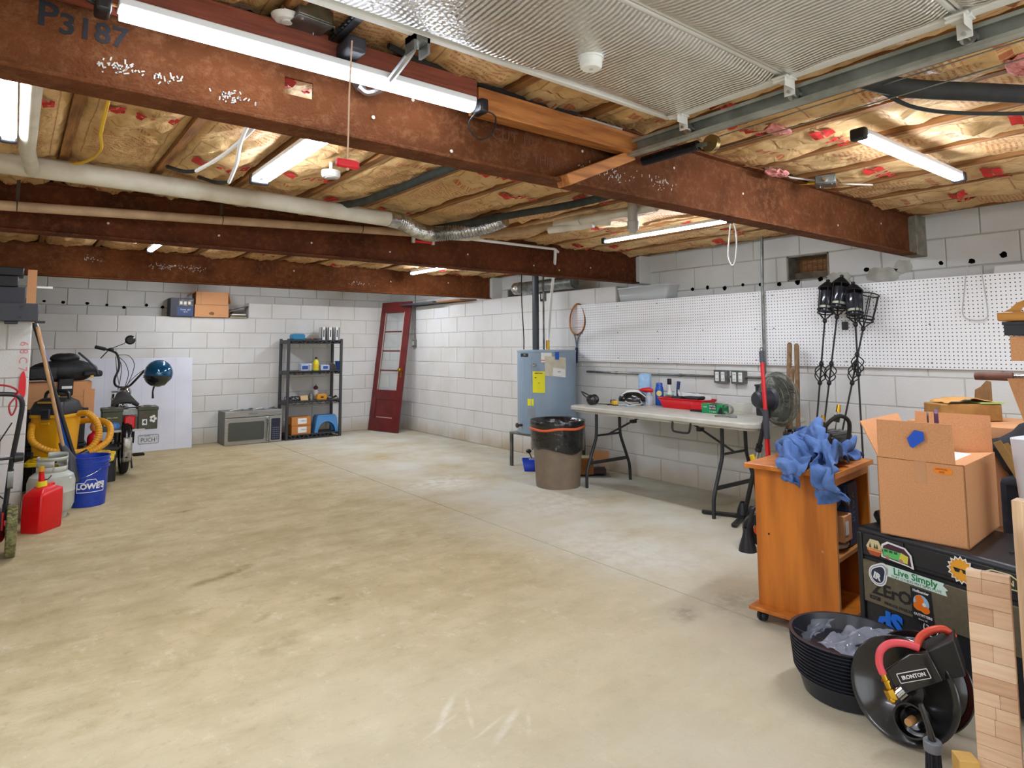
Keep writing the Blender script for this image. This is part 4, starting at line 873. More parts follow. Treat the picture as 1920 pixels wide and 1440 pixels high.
# fuel can
t = thing('fuel_can', 'red plastic petrol can with yellow cap in front of the grey gas cylinder', 'fuel can', (.2245, 5.755, 0), rad(49.5))
H0 = .245
prof = rrect(.215, .15, .022)
mb = MB(); n_ = len(prof); rings = [(1.0, .92, .0), (1, 1, .012), (1.02, 1.02, .12), (1, 1, H0), ]
vs = []
for sx, sy, z in rings: vs += [(x*sx, y*sy, z) for x, y in prof]
# sloping shoulders to an off-centre neck
vs += [(x*.98, y*.97, H0+.035+.0) if x > -.03 else (x*.98, y*.97, H0+.012) for x, y in prof]
vs += [(.0+x*.40, y*.45, H0+.062) for x, y in prof]
k = len(rings)+2
fs = [(j*n_+i, j*n_+(i+1) % n_, (j+1)*n_+(i+1) % n_, (j+1)*n_+i) for j in range(k-1) for i in range(n_)]+[tuple(range(n_-1, -1, -1)), tuple(range((k-1)*n_, k*n_))]
mb.add(vs, fs); mb.build('body', M('fuel_red', '#d20a12', rough=.35), t, ang=50)
MB().cyl((-.02, 0, H0+.055), (-.02, 0, H0+.095), .034, .032, n=20).build('cap', M('fuel_yellow', '#e3d21c', rough=.4), t, bevel=.003)
MB().tube([(-.02, 0, H0+.09), (-.025, 0, H0+.13), (-.03, 0, H0+.17)], [.022, .018, .015], 14).build('spout', M('fuel_red', rough=.35), t)
MB().tube([(-.03, 0, H0+.165), (-.03, 0, H0+.20)], [.020, .018], 14).build('spout_tip', M('amber_plastic', '#c99a1e', rough=.4), t)
MB().tube([(-.04, .0, H0+.10), (-.0, -.03, H0+.105), (.03, -.03, H0+.125)], .004, 6).build('strap', black, t)
MB().box(.02, .10, -.012, .012, H0+.045, H0+.07).build('handle', M('fuel_red', rough=.35), t, bevel=.01)

# propane cylinder
t = thing('gas_cylinder', 'light grey propane cylinder with a slotted collar beside the blue bucket', 'gas cylinder', (.285, 6.12, 0), rad(-55))
gp = M('cylinder_grey', '#b9bbb2', '#a7a99c', rough=.4, sc_=8)
MB().lathe([(0, .03), (.09, .032), (.135, .055), (.152, .10), (.153, .19), (.1545, .193), (.1545, .2), (.153, .203), (.153, .27), (.14, .315), (.10, .345), (.05, .358), (0, .36)], 40).build('tank', gp, t)
MB().lathe([(.105, 0), (.11, 0), (.11, .045), (.105, .045)], 32).build('foot_ring', gp, t)
R_ = .098; mb = MB(); n = 48
def collar(a0, a1, z0, z1):
    mb.grid(max(2, int((a1-a0)/8)), 1, lambda u, v: V((R_*cos(rad(a0+(a1-a0)*u)), R_*sin(rad(a0+(a1-a0)*u)), z0+(z1-z0)*v)))
collar(-160, 160, .335, .385); collar(-160, -34, .385, .43); collar(34, 160, .385, .43); collar(-34, -30, .385, .43); collar(30, 34, .385, .43); collar(-160, 60, .43, .455); collar(60, 160, .43, .475)
mb.build('collar', gp, t, solid=.004, ang=50)
MB().cyl((0, 0, .355), (0, 0, .40), .018, n=12).cyl((0, 0, .385), (.05, 0, .385), .013, n=10).build('valve', brass, t); MB().lathe([(.0, .405), (.026, .405), (.03, .415), (.026, .43), (0, .43)], 12).build('valve_knob', black, t)
MB().prism(rrect(.02, .01, .002), 0, .001, frame((.1545*cos(.2), .1545*sin(.2), .30), (-sin(.2), cos(.2), 0), (0, 0, 1))).build('white_label', white, t)

# blue bucket with handles standing in it
bl = M('bucket_blue', '#16349c', '#1f45b0', rough=.4, sc_=20)
t = thing('bucket', 'blue plastic bucket with white shop logo holding broom handles', 'bucket', (.545, 6.43, 0))
MB().lathe([(0, .008), (.120, .008), (.128, 0), (.130, .01), (.1415, .30), (.152, .302), (.153, .312), (.143, .316), (.1445, .345), (.156, .347), (.157, .358), (.147, .362), (.149, .385), (.155, .388), (.155, .395), (.146, .395), (.130, .06), (.122, .015), (0, .015)], 48).build('body', bl, t)
MB().tube([(.150*cos(a), .150*sin(a), .335-.10*sin(a-rad(140))*1) for a in [rad(140+180*k/16) for k in range(17)]], .0025, 6).build('handle_wire', chrome, t)
def bt(s, ang, z, size, mt, bold=0, nm='lettering'):
    def pr(p):
        a = rad(ang)+p.x/.137; d = .1315+(z+p.y)*.0395+p.z; return V((d*cos(a), d*sin(a), z+p.y))
    return text(s, size, mt, t, Mx.Identity(4), nm, ext=.0002, proj=pr, bold=bold)
bt("LOWE'S", 275, .165, .060, white, .003)
mb = MB()
pts = [(-.10, -.045), (.10, -.045), (.10, .03), (.045, .03), (.03, .055), (-.03, .055), (-.045, .03), (-.10, .03)]
def onb(x, y, z=.165, ang=275, e=.0012): a = rad(ang)+x/.137; d = .1315+(z+y)*.0395+e; return V((d*cos(a), d*sin(a), z+y))
mb.tube([onb(x, y) for a, b_ in zip(pts, pts[1:]+pts[:1]) for x, y in [((a[0]*(1-q)+b_[0]*q), (a[1]*(1-q)+b_[1]*q)) for q in (0, .25, .5, .75)]], .003, 4, closed=True); mb.build('logo_outline', white, t)
mb = MB(); mb.grid(4, 1, lambda u, v: onb(-.03+.06*u, -.03+.06*v, .17, 210)); mb.build('barcode_label', M('label_blue', '#8fb0dd', rough=.5), t)
def pole(lab, cat, nm, pts, r, mat, extra=None):
    o = thing(nm, lab, cat, pts[0]); q = [V(p)-V(pts[0]) for p in pts]; MB().tube(q, r, 12).build('handle', mat, o)
    if extra: extra(o)
    return o
b0 = V((.545, 6.43, .02))
def ferr(o): MB().tube([(-.062, -.003, .24), (-.035, -.002, .14)], .015, 12).build('metal_sleeve', chrome, o); MB().tube([(-.351, -.06, 1.38), (-.38, -.065, 1.48)], .014, 10).build('pale_tip', whitep, o)
pole('blue broom handle standing in the blue bucket', 'broom', 'broom', [(.509, 6.46, .02), (.158, 6.40, 1.40)], .0155, M('gloss_blue', '#1560c8', rough=.25, coat=.5), ferr)
def blk(o): MB().tube([(-.41, -.03, 1.40), (-.487, -.035, 1.66)], .0175, 12).build('grip', black, o)
pole('black mop handle leaning right of the blue one in the bucket', 'mop', 'mop', [(.553, 6.41, .02), (.067, 6.375, 1.673)], .0145, black, blk)
def fl2(o): MB().tube([(-.045, 0, .10), (-.07, 0, .22), (-.098, 0, .40)], [.062, .045, .014], 16).build('dark_scraper_head', dgrey, o)
pole('pale wooden handle ending in a dark grey cone at the bucket', 'broom', 'broom', [(.395, 6.33, .33), (.145, 6.275, 1.45)], .0135, M('pale_ash', '#c39a6b', '#ad8253', rough=.5, sc_=4, stretch=(8, 8, 1)), None)
o = bpy.data.objects['broom.001']; MB().tube([(.035, 0, -.12), (.015, 0, .06), (-.055, 0, .20)], [.060, .042, .017], 16).build('scraper_head', dgrey, o)

# storage totes and vacuum
ty = M('tote_yellow', '#e2bf12', rough=.4)
t = thing('storage_tote', 'black storage tote with yellow lid under the yellow vacuum', 'storage tote', (.465, 6.95, 0), rad(-9))
MB().prism(rrect(.52, .40, .04), 0, .29).build('body', M('tote_black', '#19191b', rough=.5), t, bevel=.006)
l_ = MB().prism(rrect(.64, .44, .05), .29, .325).prism(rrect(.56, .38, .05), .325, .340).build('lid', ty, t, bevel=.006)
for x in (-.2, -.1, .1, .2): MB().box(x-.035, x+.035, -.14, .14, .340, .350).build('rib', ty, t, bevel=.003)
for s in (-1, 1): MB().box(s*.31-.008, s*.31+.012, -.06, .06, .25, .32).build('latch', M('tote_black', rough=.5), t, bevel=.004)
vy = M('vacuum_yellow', '#e5a612', rough=.35)
t = thing('shop_vacuum', 'yellow and black wet-dry vacuum with yellow hose, standing on the tote', 'vacuum cleaner', (.335, 7.02, .352), rad(-40))
ps = rrect(.30, .27, .05); pb_ = rrect(.27, .24, .045); n_ = len(ps)
mb = MB(); mb.add([(x, y, .0) for x, y in pb_]+[(x, y, .34) for x, y in ps], [(i, (i+1) % n_, n_+(i+1) % n_, n_+i) for i in range(n_)]+[tuple(range(n_-1, -1, -1)), tuple(range(n_, 2*n_))]); mb.prism(rrect(.318, .288, .052), .325, .352); mb.build('tank', vy, t, bevel=.004)
mb = MB(); r1, r2, r3 = rrect(.31, .28, .05), rrect(.28, .25, .06), rrect(.20, .17, .06)
mb.add([(x, y, .353) for x, y in r1]+[(x, y, .40) for x, y in r1]+[(x, y, .46) for x, y in r2]+[(x, y, .49) for x, y in r3], [(j*n_+i, j*n_+(i+1) % n_, (j+1)*n_+(i+1) % n_, (j+1)*n_+i) for j in range(3) for i in range(n_)]+[tuple(range(3*n_, 4*n_))]); mb.build('motor_head', M('vac_black', '#2b2b2c', rough=.35), t, ang=30)
MB().box(-.07, .07, -.142, -.128, .45, .468).build('name_strip', M('vac_gold', '#b8912f', rough=.4), t, bevel=.003)
MB().box(-.02, .055, -.158, -.138, .315, .405).build('latch', dgrey, t, bevel=.006)
mb = MB()
for k in range(4): mb.box(-.012, .047, -.162, -.158, .335+.016*k, .343+.016*k)
mb.build('latch_ribs', black, t, ang=0)
MB().box(-.03, .05, -.145, -.135, .27, .29).build('pour_lip', vy, t, bevel=.004)
MB().tube([(-.11, 0, .455), (-.10, 0, .53), (-.05, 0, .55), (.05, 0, .55), (.10, 0, .53), (.11, 0, .455)], .014, 10, sub=4).build('carry_handle', black, t)
MB().box(.02, .05, -.06, -.035, .50, .515).build('switch', M('vac_gold', rough=.4), t, bevel=.003)
for x in (-.12, .12): MB().cyl((x, -.10, -.0), (x, -.10, .035), .035, n=14).build('caster_mount', black, t, bevel=.004)
mt = M('vacuum_yellow', rough=.35)
def wpt(x, y, z): 
    q = Mx.Rotation(rad(40), 4, 'Z') @ (V((x, y, z))-V((.335, 7.02, .352))); return q
hose = [wpt(*p) for p in ((.50, 6.95, .70), (.56, 6.86, .70), (.625, 6.80, .62), (.635, 6.78, .50), (.56, 6.76, .40), (.42, 6.74, .39), (.28, 6.76, .42), (.17, 6.82, .50), (.165, 6.95, .60), (.20, 7.15, .62), (.45, 7.25, .60), (.64, 7.10, .62), (.73, 6.92, .58), (.715, 6.80, .47), (.62, 6.74, .40), (.53, 6.72, .37))]
pth, _ = smooth_path(hose, 24); MB().tube(pth, [.0265+.0018*sin(i*1.57) for i in range(len(pth))], 12).build('hose', M('hose_amber', '#d6951a', rough=.45), t)
e = wpt(.53, 6.72, .37); MB().tube([wpt(.56, 6.72, .385), wpt(.50, 6.70, .352), wpt(.47, 6.69, .345)], [.03, .034, .034], 14).build('hose_end', black, t)
# dark totes, cardboard and bag behind the vacuum
t = thing('storage_tote', 'black storage tote behind the yellow vacuum, half hidden by the pier', 'storage tote', (.33, 7.52, 0)); MB().prism(rrect(.50, .34, .04), 0, .36).build('body', _m['tote_black'], t, bevel=.006); MB().prism(rrect(.54, .38, .04), .36, .39).build('lid', _m['tote_black'], t, bevel=.006)
t = thing('storage_tote', 'second black tote stacked behind the vacuum, below the cardboard box', 'storage tote', (.33, 7.52, .392)); MB().prism(rrect(.50, .34, .04), 0, .30).build('body', _m['tote_black'], t, bevel=.006); MB().prism(rrect(.54, .38, .04), .30, .325).build('lid', _m['tote_black'], t, bevel=.006)
t = thing('cardboard_box', 'brown cardboard box behind the vacuum, under the black bag', 'box', (.36, 7.56, .72)); MB().box(-.26, .26, -.16, .16, 0, .245).build('carton', card, t, bevel=.003); MB().box(-.262, .262, -.163, -.160, .10, .106).build('seam', M('tape_tan', '#b98f5d', rough=.4), t, ang=0); MB().box(.20, .285, -.17, -.165, -.06, .17).build('loose_flap', card, t, ang=0)
t = thing('duffel_bag', 'black padded bag with strap lying on the cardboard box by the pier', 'bag', (.40, 7.50, .967))
bagm = M('black_nylon', '#17171a', '#232326', rough=.6, sc_=12, bump=.5, bsc=25)
mb = MB(); mb.ball((0, 0, .10), (.27, .14, .10), 32, 16)
for v in mb.v: v.z = .10+(v.z-.10)*1.05+.012*N3(v.x*9, v.y*9, v.z*7); v.x += .02*N3(v.x*4, v.y*8, v.z*9)
mb.build('body', bagm, t, ang=80)
MB().box(-.28, -.06, -.16, -.02, .02, .14).build('side_pocket', bagm, t, bevel=.02); MB().box(.14, .30, -.15, -.03, .04, .10).build('end_pocket', bagm, t, bevel=.02)
mb = MB(); mb.ball((-.0, 0, .215), (.12, .08, .05), 20, 10)
for v in mb.v: v.z += .02*N3(v.x*8, v.y*8, 5)
mb.build('top_roll', bagm, t, ang=80)
MB().tube([(.10, -.10, .27), (.18, -.15, .19), (.24, -.16, .12), (.26, -.15, .06)], .010, 6, sub=4).build('strap', dgrey, t)
MB().box(-.02, .06, -.152, -.146, -.065, -.04).build('white_print', white, t, ang=0); MB().box(-.05, .07, -.145, -.0, -.13, .03).build('hanging_pouch', bagm, t, bevel=.012)
MB().box(.20, .225, -.165, -.155, .03, .055).build('yellow_tag', M('tag_yellow', '#d8b43a'), t); 
t = thing('red_bottle', 'red and clear bottle between the vacuum and the moped', 'bottle', (.72, 7.35, 0)); MB().box(-.13, .13, -.10, .10, 0, .30).build('crate', _m['tote_black'], t, bevel=.01)
del t['label']; del t['category']; bpy.data.objects.remove(t.children[0]); bpy.data.objects.remove(t)
t = thing('storage_tote', 'low black tote between the vacuum and the moped', 'storage tote', (.72, 7.50, 0)); MB().prism(rrect(.26, .30, .03), 0, .30).build('body', _m['tote_black'], t, bevel=.006); MB().prism(rrect(.29, .33, .03), .30, .32).build('lid', _m['tote_black'], t, bevel=.004)
t = thing('spray_bottle', 'red plastic jug with amber top on the low black tote', 'jug', (.665, 7.46, .322)); MB().lathe([(0, 0), (.055, 0), (.058, .01), (.058, .10), (.045, .13), (.018, .15), (.018, .17), (0, .17)], 20).build('body', redp, t); MB().lathe([(.0, .165), (.03, .165), (.04, .20), (.03, .24), (0, .245)], 16).build('amber_top', M('amber_top', '#cf7a33', rough=.3, alpha=.8), t)

# ------------------------------------------------------------------ moped
mo = thing('moped', 'black moped with two olive ammo cans and tall handlebars, seen from behind', 'moped', (.955, 7.76, 0), rad(-2))
mk = M('gloss_black', '#121214', rough=.25, coat=.4)
def moto_wheel(y, nm):
    o = MB().lathe([(.215, -.030), (.25, -.036), (.272, -.026), (.28, 0), (.272, .026), (.25, .036), (.215, .030)], 56, (0, y, .28), (1, 0, 0)).build(nm, M('moped_tyre', '#20201e', '#2f2e29', rough=.85, sc_=30), mo)
    MB().lathe([(.222, -.026), (.205, -.02), (.205, .02), (.222, .026)], 48, (0, y, .28), (1, 0, 0)).build('rim', chrome, o)
    mb = MB()
    for k in range(24):
        a = 2*pi*k/24; s = .02 if k % 2 else -.02; mb.cyl((s, y+.03*cos(a+.5), .28+.03*sin(a+.5)), (0, y+.207*cos(a), .28+.207*sin(a)), .0014, n=4, cap=False)
    mb.build('spokes', chrome, o); MB().cyl((-.045, y, .28), (.045, y, .28), .035, n=16).build('hub', galv, o)
moto_wheel(0, 'rear_wheel'); moto_wheel(1.08, 'front_wheel')
def fender(y, a0, a1, r, w, nm):
    mb = MB(); mb.grid(20, 6, lambda u, v: V(((v-.5)*w, y+(r-.018*(abs(v-.5)*2)**2)*cos(rad(a0+(a1-a0)*u)), .28+(r-.018*(abs(v-.5)*2)**2)*sin(rad(a0+(a1-a0)*u))))); return mb.build(nm, mk, mo, solid=.003, ang=60)
fender(0, 60, 196, .305, .092, 'rear_fender'); fender(1.08, 20, 140, .305, .08, 'front_fender')
mb = MB(); mb.grid(8, 4, lambda u, v: V((.005+(v-.5)*.075, -.309*cos(rad(-30+u*46))*1.0-.004, .28+.309*sin(rad(-30+u*46))+.03))); mb.build('mud_flap', M('flap_chrome', '#c2bfb6', '#8b887e', rough=.35, metal=.4, sc_=30), mo, solid=.003, ang=60)
fr = MB(); P_ = lambda *p: fr.tube(p, .014, 10, sub=3)
P_(V((.06, 0, .28)), V((.062, .3, .30)), V((.06, .45, .27))); P_(V((-.06, 0, .28)), V((-.062, .3, .30)), V((-.06, .45, .27)))
P_(V((0, .45, .27)), V((0, .75, .42)), V((0, .92, .74))); P_(V((0, .45, .27)), V((0, .30, .50)), V((0, .22, .68)))
P_(V((.075, .0, .30)), V((.08, .02, .52)), V((.075, .05, .62))); P_(V((-.075, .0, .30)), V((-.08, .02, .52)), V((-.075, .05, .62)))
P_(V((-.075, .05, .62)), V((0, .25, .60)), V((.075, .05, .62)))
fr.build('frame', mk, mo)
fk = MB()
for s in (-1, 1): fk.tube([(s*.05, 1.08, .28), (s*.055, 1.0, .52), (s*.05, .92, .76)], .014, 10)
fk.bar((-.07, .94, .70), (.07, .94, .70), .03, .02).bar((-.07, .91, .78), (.07, .91, .78), .03, .02); fk.build('fork', chrome, mo)
MB().lathe([(0, 0), (.03, 0), (.062, .03), (.068, .055), (.06, .06), (0, .062)], 24, (.07, .92, .76), (0, 1, .1)).build('headlamp', chrome, mo)
MB().prism([(.30, .20), (.55, .18), (.62, .30), (.50, .40), (.32, .36)], -.07, .07, Mx(((0, 0, 1, 0), (1, 0, 0, 0), (0, 1, 0, 0), (0, 0, 0, 1)))).build('engine', galv, mo, bevel=.01)
mb = MB()
for k in range(6): mb.box(-.06, .06, .56+.0, .66, .27+k*.018, .275+k*.018)
mb.build('cylinder_fins', galv, mo, ang=0)
MB().cyl((-.10, .12, .28), (-.10, .12, .28), .01).tube([(-.11, .55, .20), (-.115, .3, .20), (-.12, -.05, .24)], [.015, .03, .03], 14).build('exhaust', chrome, mo)
for k, (y, z, r) in enumerate(((.05, .34, .05), (.14, .24, .045))): MB().lathe([(0, -.02), (r*.5, -.02), (r, -.005), (r, .01), (0, .015)], 20, (-.12, y, z), (1, 0, 0)).build('side_cover', mk, mo)
mb = MB()
for s in (-1, 1):
    for k in range(60): pass
mb.tube([(-.10+.032*cos(a), .05+a*.0001, .36+.032*sin(a)+a*.0032) for a in [k*.5 for k in range(80)]], .005, 6); mb.build('shock_spring', chrome, mo)
# fuel tank / seat
mb = MB(); mb.ball((0, .62, .60), (.085, .20, .09), 20, 12); mb.build('fuel_tank', mk, mo)
mb = MB(); mb.grid(16, 14, lambda u, v: V(((u-.5)*2*(.115*(1-.60*v**1.3)), .04+.34*v, .705+.045*v*v+.05*v-.045*(abs(u-.5)*2)**2.2*(1-v*.5)+.018*(1-v))), flip=False)
mb.build('seat', M('seat_vinyl', '#2b2a2a', rough=.55), mo, solid=.04, ang=70)
text('PUCH', .034, white, mo, frame((-.005, .012, .692), (1, 0, 0), (0, -.1, 1)), ext=.0006, bold=.001, font_sx=1.3)
# bars
bars = MB(); L_ = [(-.225, .32, 1.285), (-.16, .34, 1.268), (-.09, .36, 1.245), (-.035, .38, 1.20), (-.012, .39, 1.06), (-.05, .40, .93), (-.035, .42, .855), (.03, .44, .83), (.10, .46, .84), (.155, .44, .90), (.235, .42, 1.0), (.29, .40, 1.04), (.33, .36, 1.05)]
bars.tube([V(p)+V((0, .44, 0)) for p in L_], .0125, 10, sub=4); bars.build('handlebar', mk, mo)
off = V((0, .44, 0))
MB().tube([V(L_[0])+off+V((-.03, -.01, .008)), V(L_[1])+off], .0195, 12).build('grip', blackr, mo); MB().tube([V(L_[-1])+off+V((.03, -.02, 0)), V(L_[-2])+off], .0195, 12).build('grip', blackr, mo)
MB().ball(V((-.105, .79, 1.262)), (.035, .03, .022), 14, 8).build('throttle_housing', black, mo)
MB().tube([(-.135, .78, 1.245), (-.165, .755, 1.21), (-.20, .74, 1.165)], .006, 6, sub=4).build('brake_lever', mk, mo)
MB().tube([(-.09, .79, 1.28), (.02, .76, 1.33), (.035, .755, 1.35)], .004, 6).build('mirror_stem', mk, mo)
MB().lathe([(0, -.012), (.035, -.012), (.052, 0), (.054, .008), (.05, .012), (0, .013)], 28, (.078, .755, 1.372), (.15, 1, -.05)).build('mirror', mk, mo)
for k, pts in enumerate(([(-.03, .83, 1.20), (.08, .84, 1.19), (.14, .86, 1.08), (.10, .88, .90), (.05, .90, .80)], [(-.02, .83, 1.18), (.05, .84, 1.10), (.085, .86, .98), (.06, .88, .84)], [(-.03, .83, 1.18), (.01, .84, 1.08), (.01, .86, .95), (-.01, .88, .80)], [(.30, .83, 1.06), (.18, .85, .98), (.08, .88, .86), (.03, .90, .76)], [(-.05, .83, 1.18), (-.03, .85, 1.0), (.0, .87, .86)])):
    MB().tube(pts, .0038, 6, sub=6).build('cable', blackr, mo)
# rear rack, tail light, cans
MB().box(-.12, .16, -.20, -.19, .44, .462).build('rear_bar', M('white_bar', '#cfcdc6', rough=.4), mo, bevel=.002)
MB().box(-.05, .12, -.15, -.13, .46, .66).build('backing_plate', galv, mo, bevel=.002)
MB().tube([(-.08, -.14, .675), (.12, -.14, .675), (.12, .10, .67)], .008, 8).tube([(-.08, -.14, .675), (-.08, .10, .67)], .008, 8).build('rack', mk, mo)
tl = MB().box(-.025, .075, -.185, -.15, .465, .595).build('tail_light', M('tail_red', '#d3131c', rough=.25), mo, bevel=.014); MB().box(-.015, .065, -.192, -.185, .51, .515).build('lens_ridge', M('tail_red', rough=.25), tl); MB().prism([(-.06, .46), (.11, .46), (.11, .55), (.085, .605), (-.035, .605), (-.06, .55)], 0, .02, frame((0, -.13, 0), (1, 0, 0), (0, 0, 1))).build('light_base', black, tl)
ol = M('olive_steel', '#474a36', '#3a3d2b', rough=.45, sc_=12)
for k, x in enumerate((-.128, .185)):
    c = MB().box(x-.088, x+.088, -.19, .02, .45, .655).build('ammo_can', ol, mo, bevel=.006); c['label'] = 'olive steel ammo can mounted left of the tail light' if k == 0 else 'olive steel ammo can mounted right of the tail light'
    MB().box(x-.094, x+.094, -.196, .03, .64, .678).build('lid', ol, c, bevel=.008); MB().box(x-.03, x+.03, -.15, -.02, .678, .686).build('lid_handle', ol, c, bevel=.003); MB().box(x-.07, x+.07, -.15, -.12, .678, .6795).build('pale_marking', M('pale_mark', '#9a9a80', rough=.6), c, ang=0)
    if k == 0:
        MB().prism([(x+.02+.050*cos(2*pi*i/28), .505+.034*sin(2*pi*i/28)) for i in range(28)], 0, .001, frame((0, -.1905, 0), (1, 0, 0), (0, 0, 1))).build('blue_sticker', M('sticker_blue', '#2470c4', rough=.4), c, ang=0)
        text('SURF\nSHOP', .018, M('sticker_pale', '#9cc6ea'), c, frame((x+.02, -.192, .505), (1, 0, 0), (0, 0, 1)), ext=.0002)
        MB().prism([(x-.055+.013*cos(2*pi*i/18), .520+.013*sin(2*pi*i/18)) for i in range(18)], 0, .001, frame((0, -.1905, 0), (1, 0, 0), (0, 0, 1))).build('white_sticker', white, c, ang=0)
        text('SMALL ARMS', .016, M('stencil_yellow', '#bdb86a'), c, frame((x, -.192, .585), (1, 0, 0), (0, 0, 1)), ext=.0002, bold=.0005)
    else:
        MB().box(x-.052, x-.008, -.1915, -.190, .495, .555).build('number_sticker', white, c, ang=0); text('4', .052, txt_black, c, frame((x-.03, -.1925, .525), (1, 0, 0), (0, 0, 1)), ext=.0002, bold=.002)
        MB().box(x-.05, x-.005, -.1915, -.190, .575, .597).build('brown_sticker', M('sticker_brown', '#6a3a28'), c, ang=0)
        mb = MB()
        for a in (0, 72, 144, 216, 288): mb.prism([(x+.045+.020*cos(rad(a))+.014*cos(2*pi*i/10), .555+.026*sin(rad(a))+.014*sin(2*pi*i/10)) for i in range(10)], 0, .0008, frame((0, -.1905-.0001*a/72, 0), (1, 0, 0), (0, 0, 1)))
        mb.build('flower_sticker', white, c, ang=0)
pl_ = MB().prism(rrect(.19, .095, .012), 0, .003, frame((.195, -.205, .352), (1, 0, 0), (0, .1, 1))).build('licence_plate', M('plate_white', '#c9cbcd', rough=.4), mo, bevel=.001)
text('PUCH', .058, txt_black, pl_, frame((.19, -.2095, .343), (1, 0, 0), (0, .1, 1)), ext=.0004, font_sx=.85); text('N.C. MOPED', .017, txt_black, pl_, frame((.165, -.2095, .385), (1, 0, 0), (0, .1, 1)), ext=.0004); text('7\n8', .018, txt_black, pl_, frame((.268, -.2095, .36), (1, 0, 0), (0, .1, 1)), ext=.0004)
MB().tube([frame((.195, -.2085, .352), (1, 0, 0), (0, .1, 1)) @ V((x, y, 0)) for x, y in rrect(.182, .087, .012)], .002, 5, closed=True).build('plate_border', black, pl_)
# pedal and stand
MB().tube([(.09, .42, .27), (.10, .38, .18), (.10, .36, .13)], .009, 8).build('pedal_crank', chrome, mo)
mb = MB(); c = [(.12, -.06), (.22, -.06), (.22, .03), (.12, .03)]
for q in range(4): a, b_ = c[q], c[(q+1) % 4]; mb.bar((a[0], .36+a[1], .13), (b_[0], .36+b_[1], .13), .007, .02)
mb.bar((.10, .345, .13), (.22, .345, .13), .01, .01).build('pedal', blackr, mo)
MB().tube([(-.08, .30, .24), (-.14, .22, .12), (-.16, .16, .012)], .009, 8).tube([(.06, .30, .24), (.09, .24, .12), (.10, .2, .012)], .009, 8).tube([(-.19, .16, .012), (-.13, .14, .012)], .009, 8).build('centre_stand', mk, mo)
MB().tube([(-.20, -.02, .35), (-.21, -.02, .22), (-.19, -.02, .10), (-.15, .0, .075)], .010, 8, sub=4).build('side_guard', mk, mo)
# helmet
t = thing('helmet', 'glossy blue full-face helmet hanging from the moped handlebar', 'helmet', (1.285, 8.02, 1.0), rad(-10))
hm = M('helmet_blue', '#0f6f9e', '#0a567f', rough=.12, coat=1, metal=.4, sc_=2)
mb = MB(); mb.ball((0, 0, 0), (.142, .15, .15), 40, 28)
for v in mb.v:
    if v.z < -.05: v.x *= 1-.35*((-.05-v.z)/.1)**1.5; v.y *= 1-.2*((-.05-v.z)/.1)
mb.build('shell', hm, t, ang=80)
mb = MB(); mb.grid(24, 8, lambda u, v: V(((.146)*cos(rad(180+180*u)), -.155*sin(rad(180*u)), -.02-.115*v-.03*sin(pi*u)))*1.0)
mb = MB(); mb.grid(28, 10, lambda u, v: V((.147*cos(rad(190+130*u))*cos(rad(-10-48*v)), .155*sin(rad(190+130*u))*cos(rad(-10-48*v)), .155*sin(rad(-10-48*v)))), flip=False); mb.build('visor', M('visor_dark', '#141d22', rough=.08, coat=1), t, ang=80)
MB().tube([(-.04, 0, -.14), (-.05, 0, -.20), (-.045, -.01, -.27)], [.010, .008, .012], 8).build('chin_strap', black, t)
MB().cyl((-.14, -.03, -.03), (-.148, -.03, -.03), .015, n=12).build('pivot', chrome, t)

# white board leaning against the back wall
t = thing('foam_board', 'large white board leaning on the back wall behind the moped', 'board', (1.29, 9.20, 0), rot=(rad(-8.5), 0, 0)); bd = M('board_white', '#dcdde6', '#d2d3dc', rough=.35, sc_=3)
MB().box(-.60, .60, 0, .012, 0, 1.165).build('panel', bd, t, bevel=.002, ang=0)
for x in (-.38, .02, .40): MB().box(x-.0015, x+.0015, -.0008, 0, .0, 1.165).build('crease', M('board_crease', '#c3c4cd'), t, ang=0)

# ------------------------------------------------------------------ boxes on the back ledge
zl = 8*CH
t = thing('printed_box', 'dark printed product box at the left end of the boxes on the back wall ledge', 'box', (1.745, 9.47, zl)); MB().box(-.14, .14, -.09, .13, 0, .245).build('carton', M('printed_dark', '#2c2d38', rough=.5), t, bevel=.003); MB().box(-.06, .138, -.0915, -.09, .01, .13).build('blue_panel', M('printed_blue', '#27406e', rough=.5), t, ang=0); MB().box(-.04, .13, -.0915, -.09, .14, .225).build('photo_panel', M('printed_photo', '#8b7f74', '#3b3436', sc_=30), t, ang=0)
for q in range(3): MB().box(-.03+.05*q, .0+.05*q, -.0925, -.0915, .16, .20).build('white_square', white, t, ang=0)
text('TOOL SET\n18 V', .028, white, t, frame((.04, -.0925, .075), (1, 0, 0), (0, 0, 1)), ext=.0002)
t = thing('cardboard_box', 'lower of two brown cartons stacked on the back wall ledge', 'box', (2.11, 9.48, zl)); MB().box(-.215, .215, -.11, .12, 0, .165).build('carton', card, t, bevel=.003); MB().box(-.214, .214, -.1125, -.11, .155, .16).build('seam', _m['tape_tan'], t, ang=0); MB().prism(blob(0, .05, .035, .022, 10, .2, 3), 0, .001, frame((0, -.111, 0), (1, 0, 0), (0, 0, 1))).build('torn_spot', M('torn_brown', '#7c5228'), t, ang=0)
t = thing('cardboard_box', 'upper of two brown cartons on the back wall ledge, its flaps open', 'box', (2.11, 9.48, zl+.167)); MB().box(-.205, .205, -.11, .12, 0, .175).build('carton', card, t, bevel=.003)
MB().bar((.205, .0, .175), (.245, .0, .03), .22, .004, up=(1, 0, 0)).bar((-.205, .0, .175), (-.27, .0, .13), .22, .004, up=(1, 0, 0)).build('flap', card, t, ang=0)
MB().box(-.15, -.135, -.112, -.11, .0, .175).build('tape', _m['tape_tan'], t, ang=0)
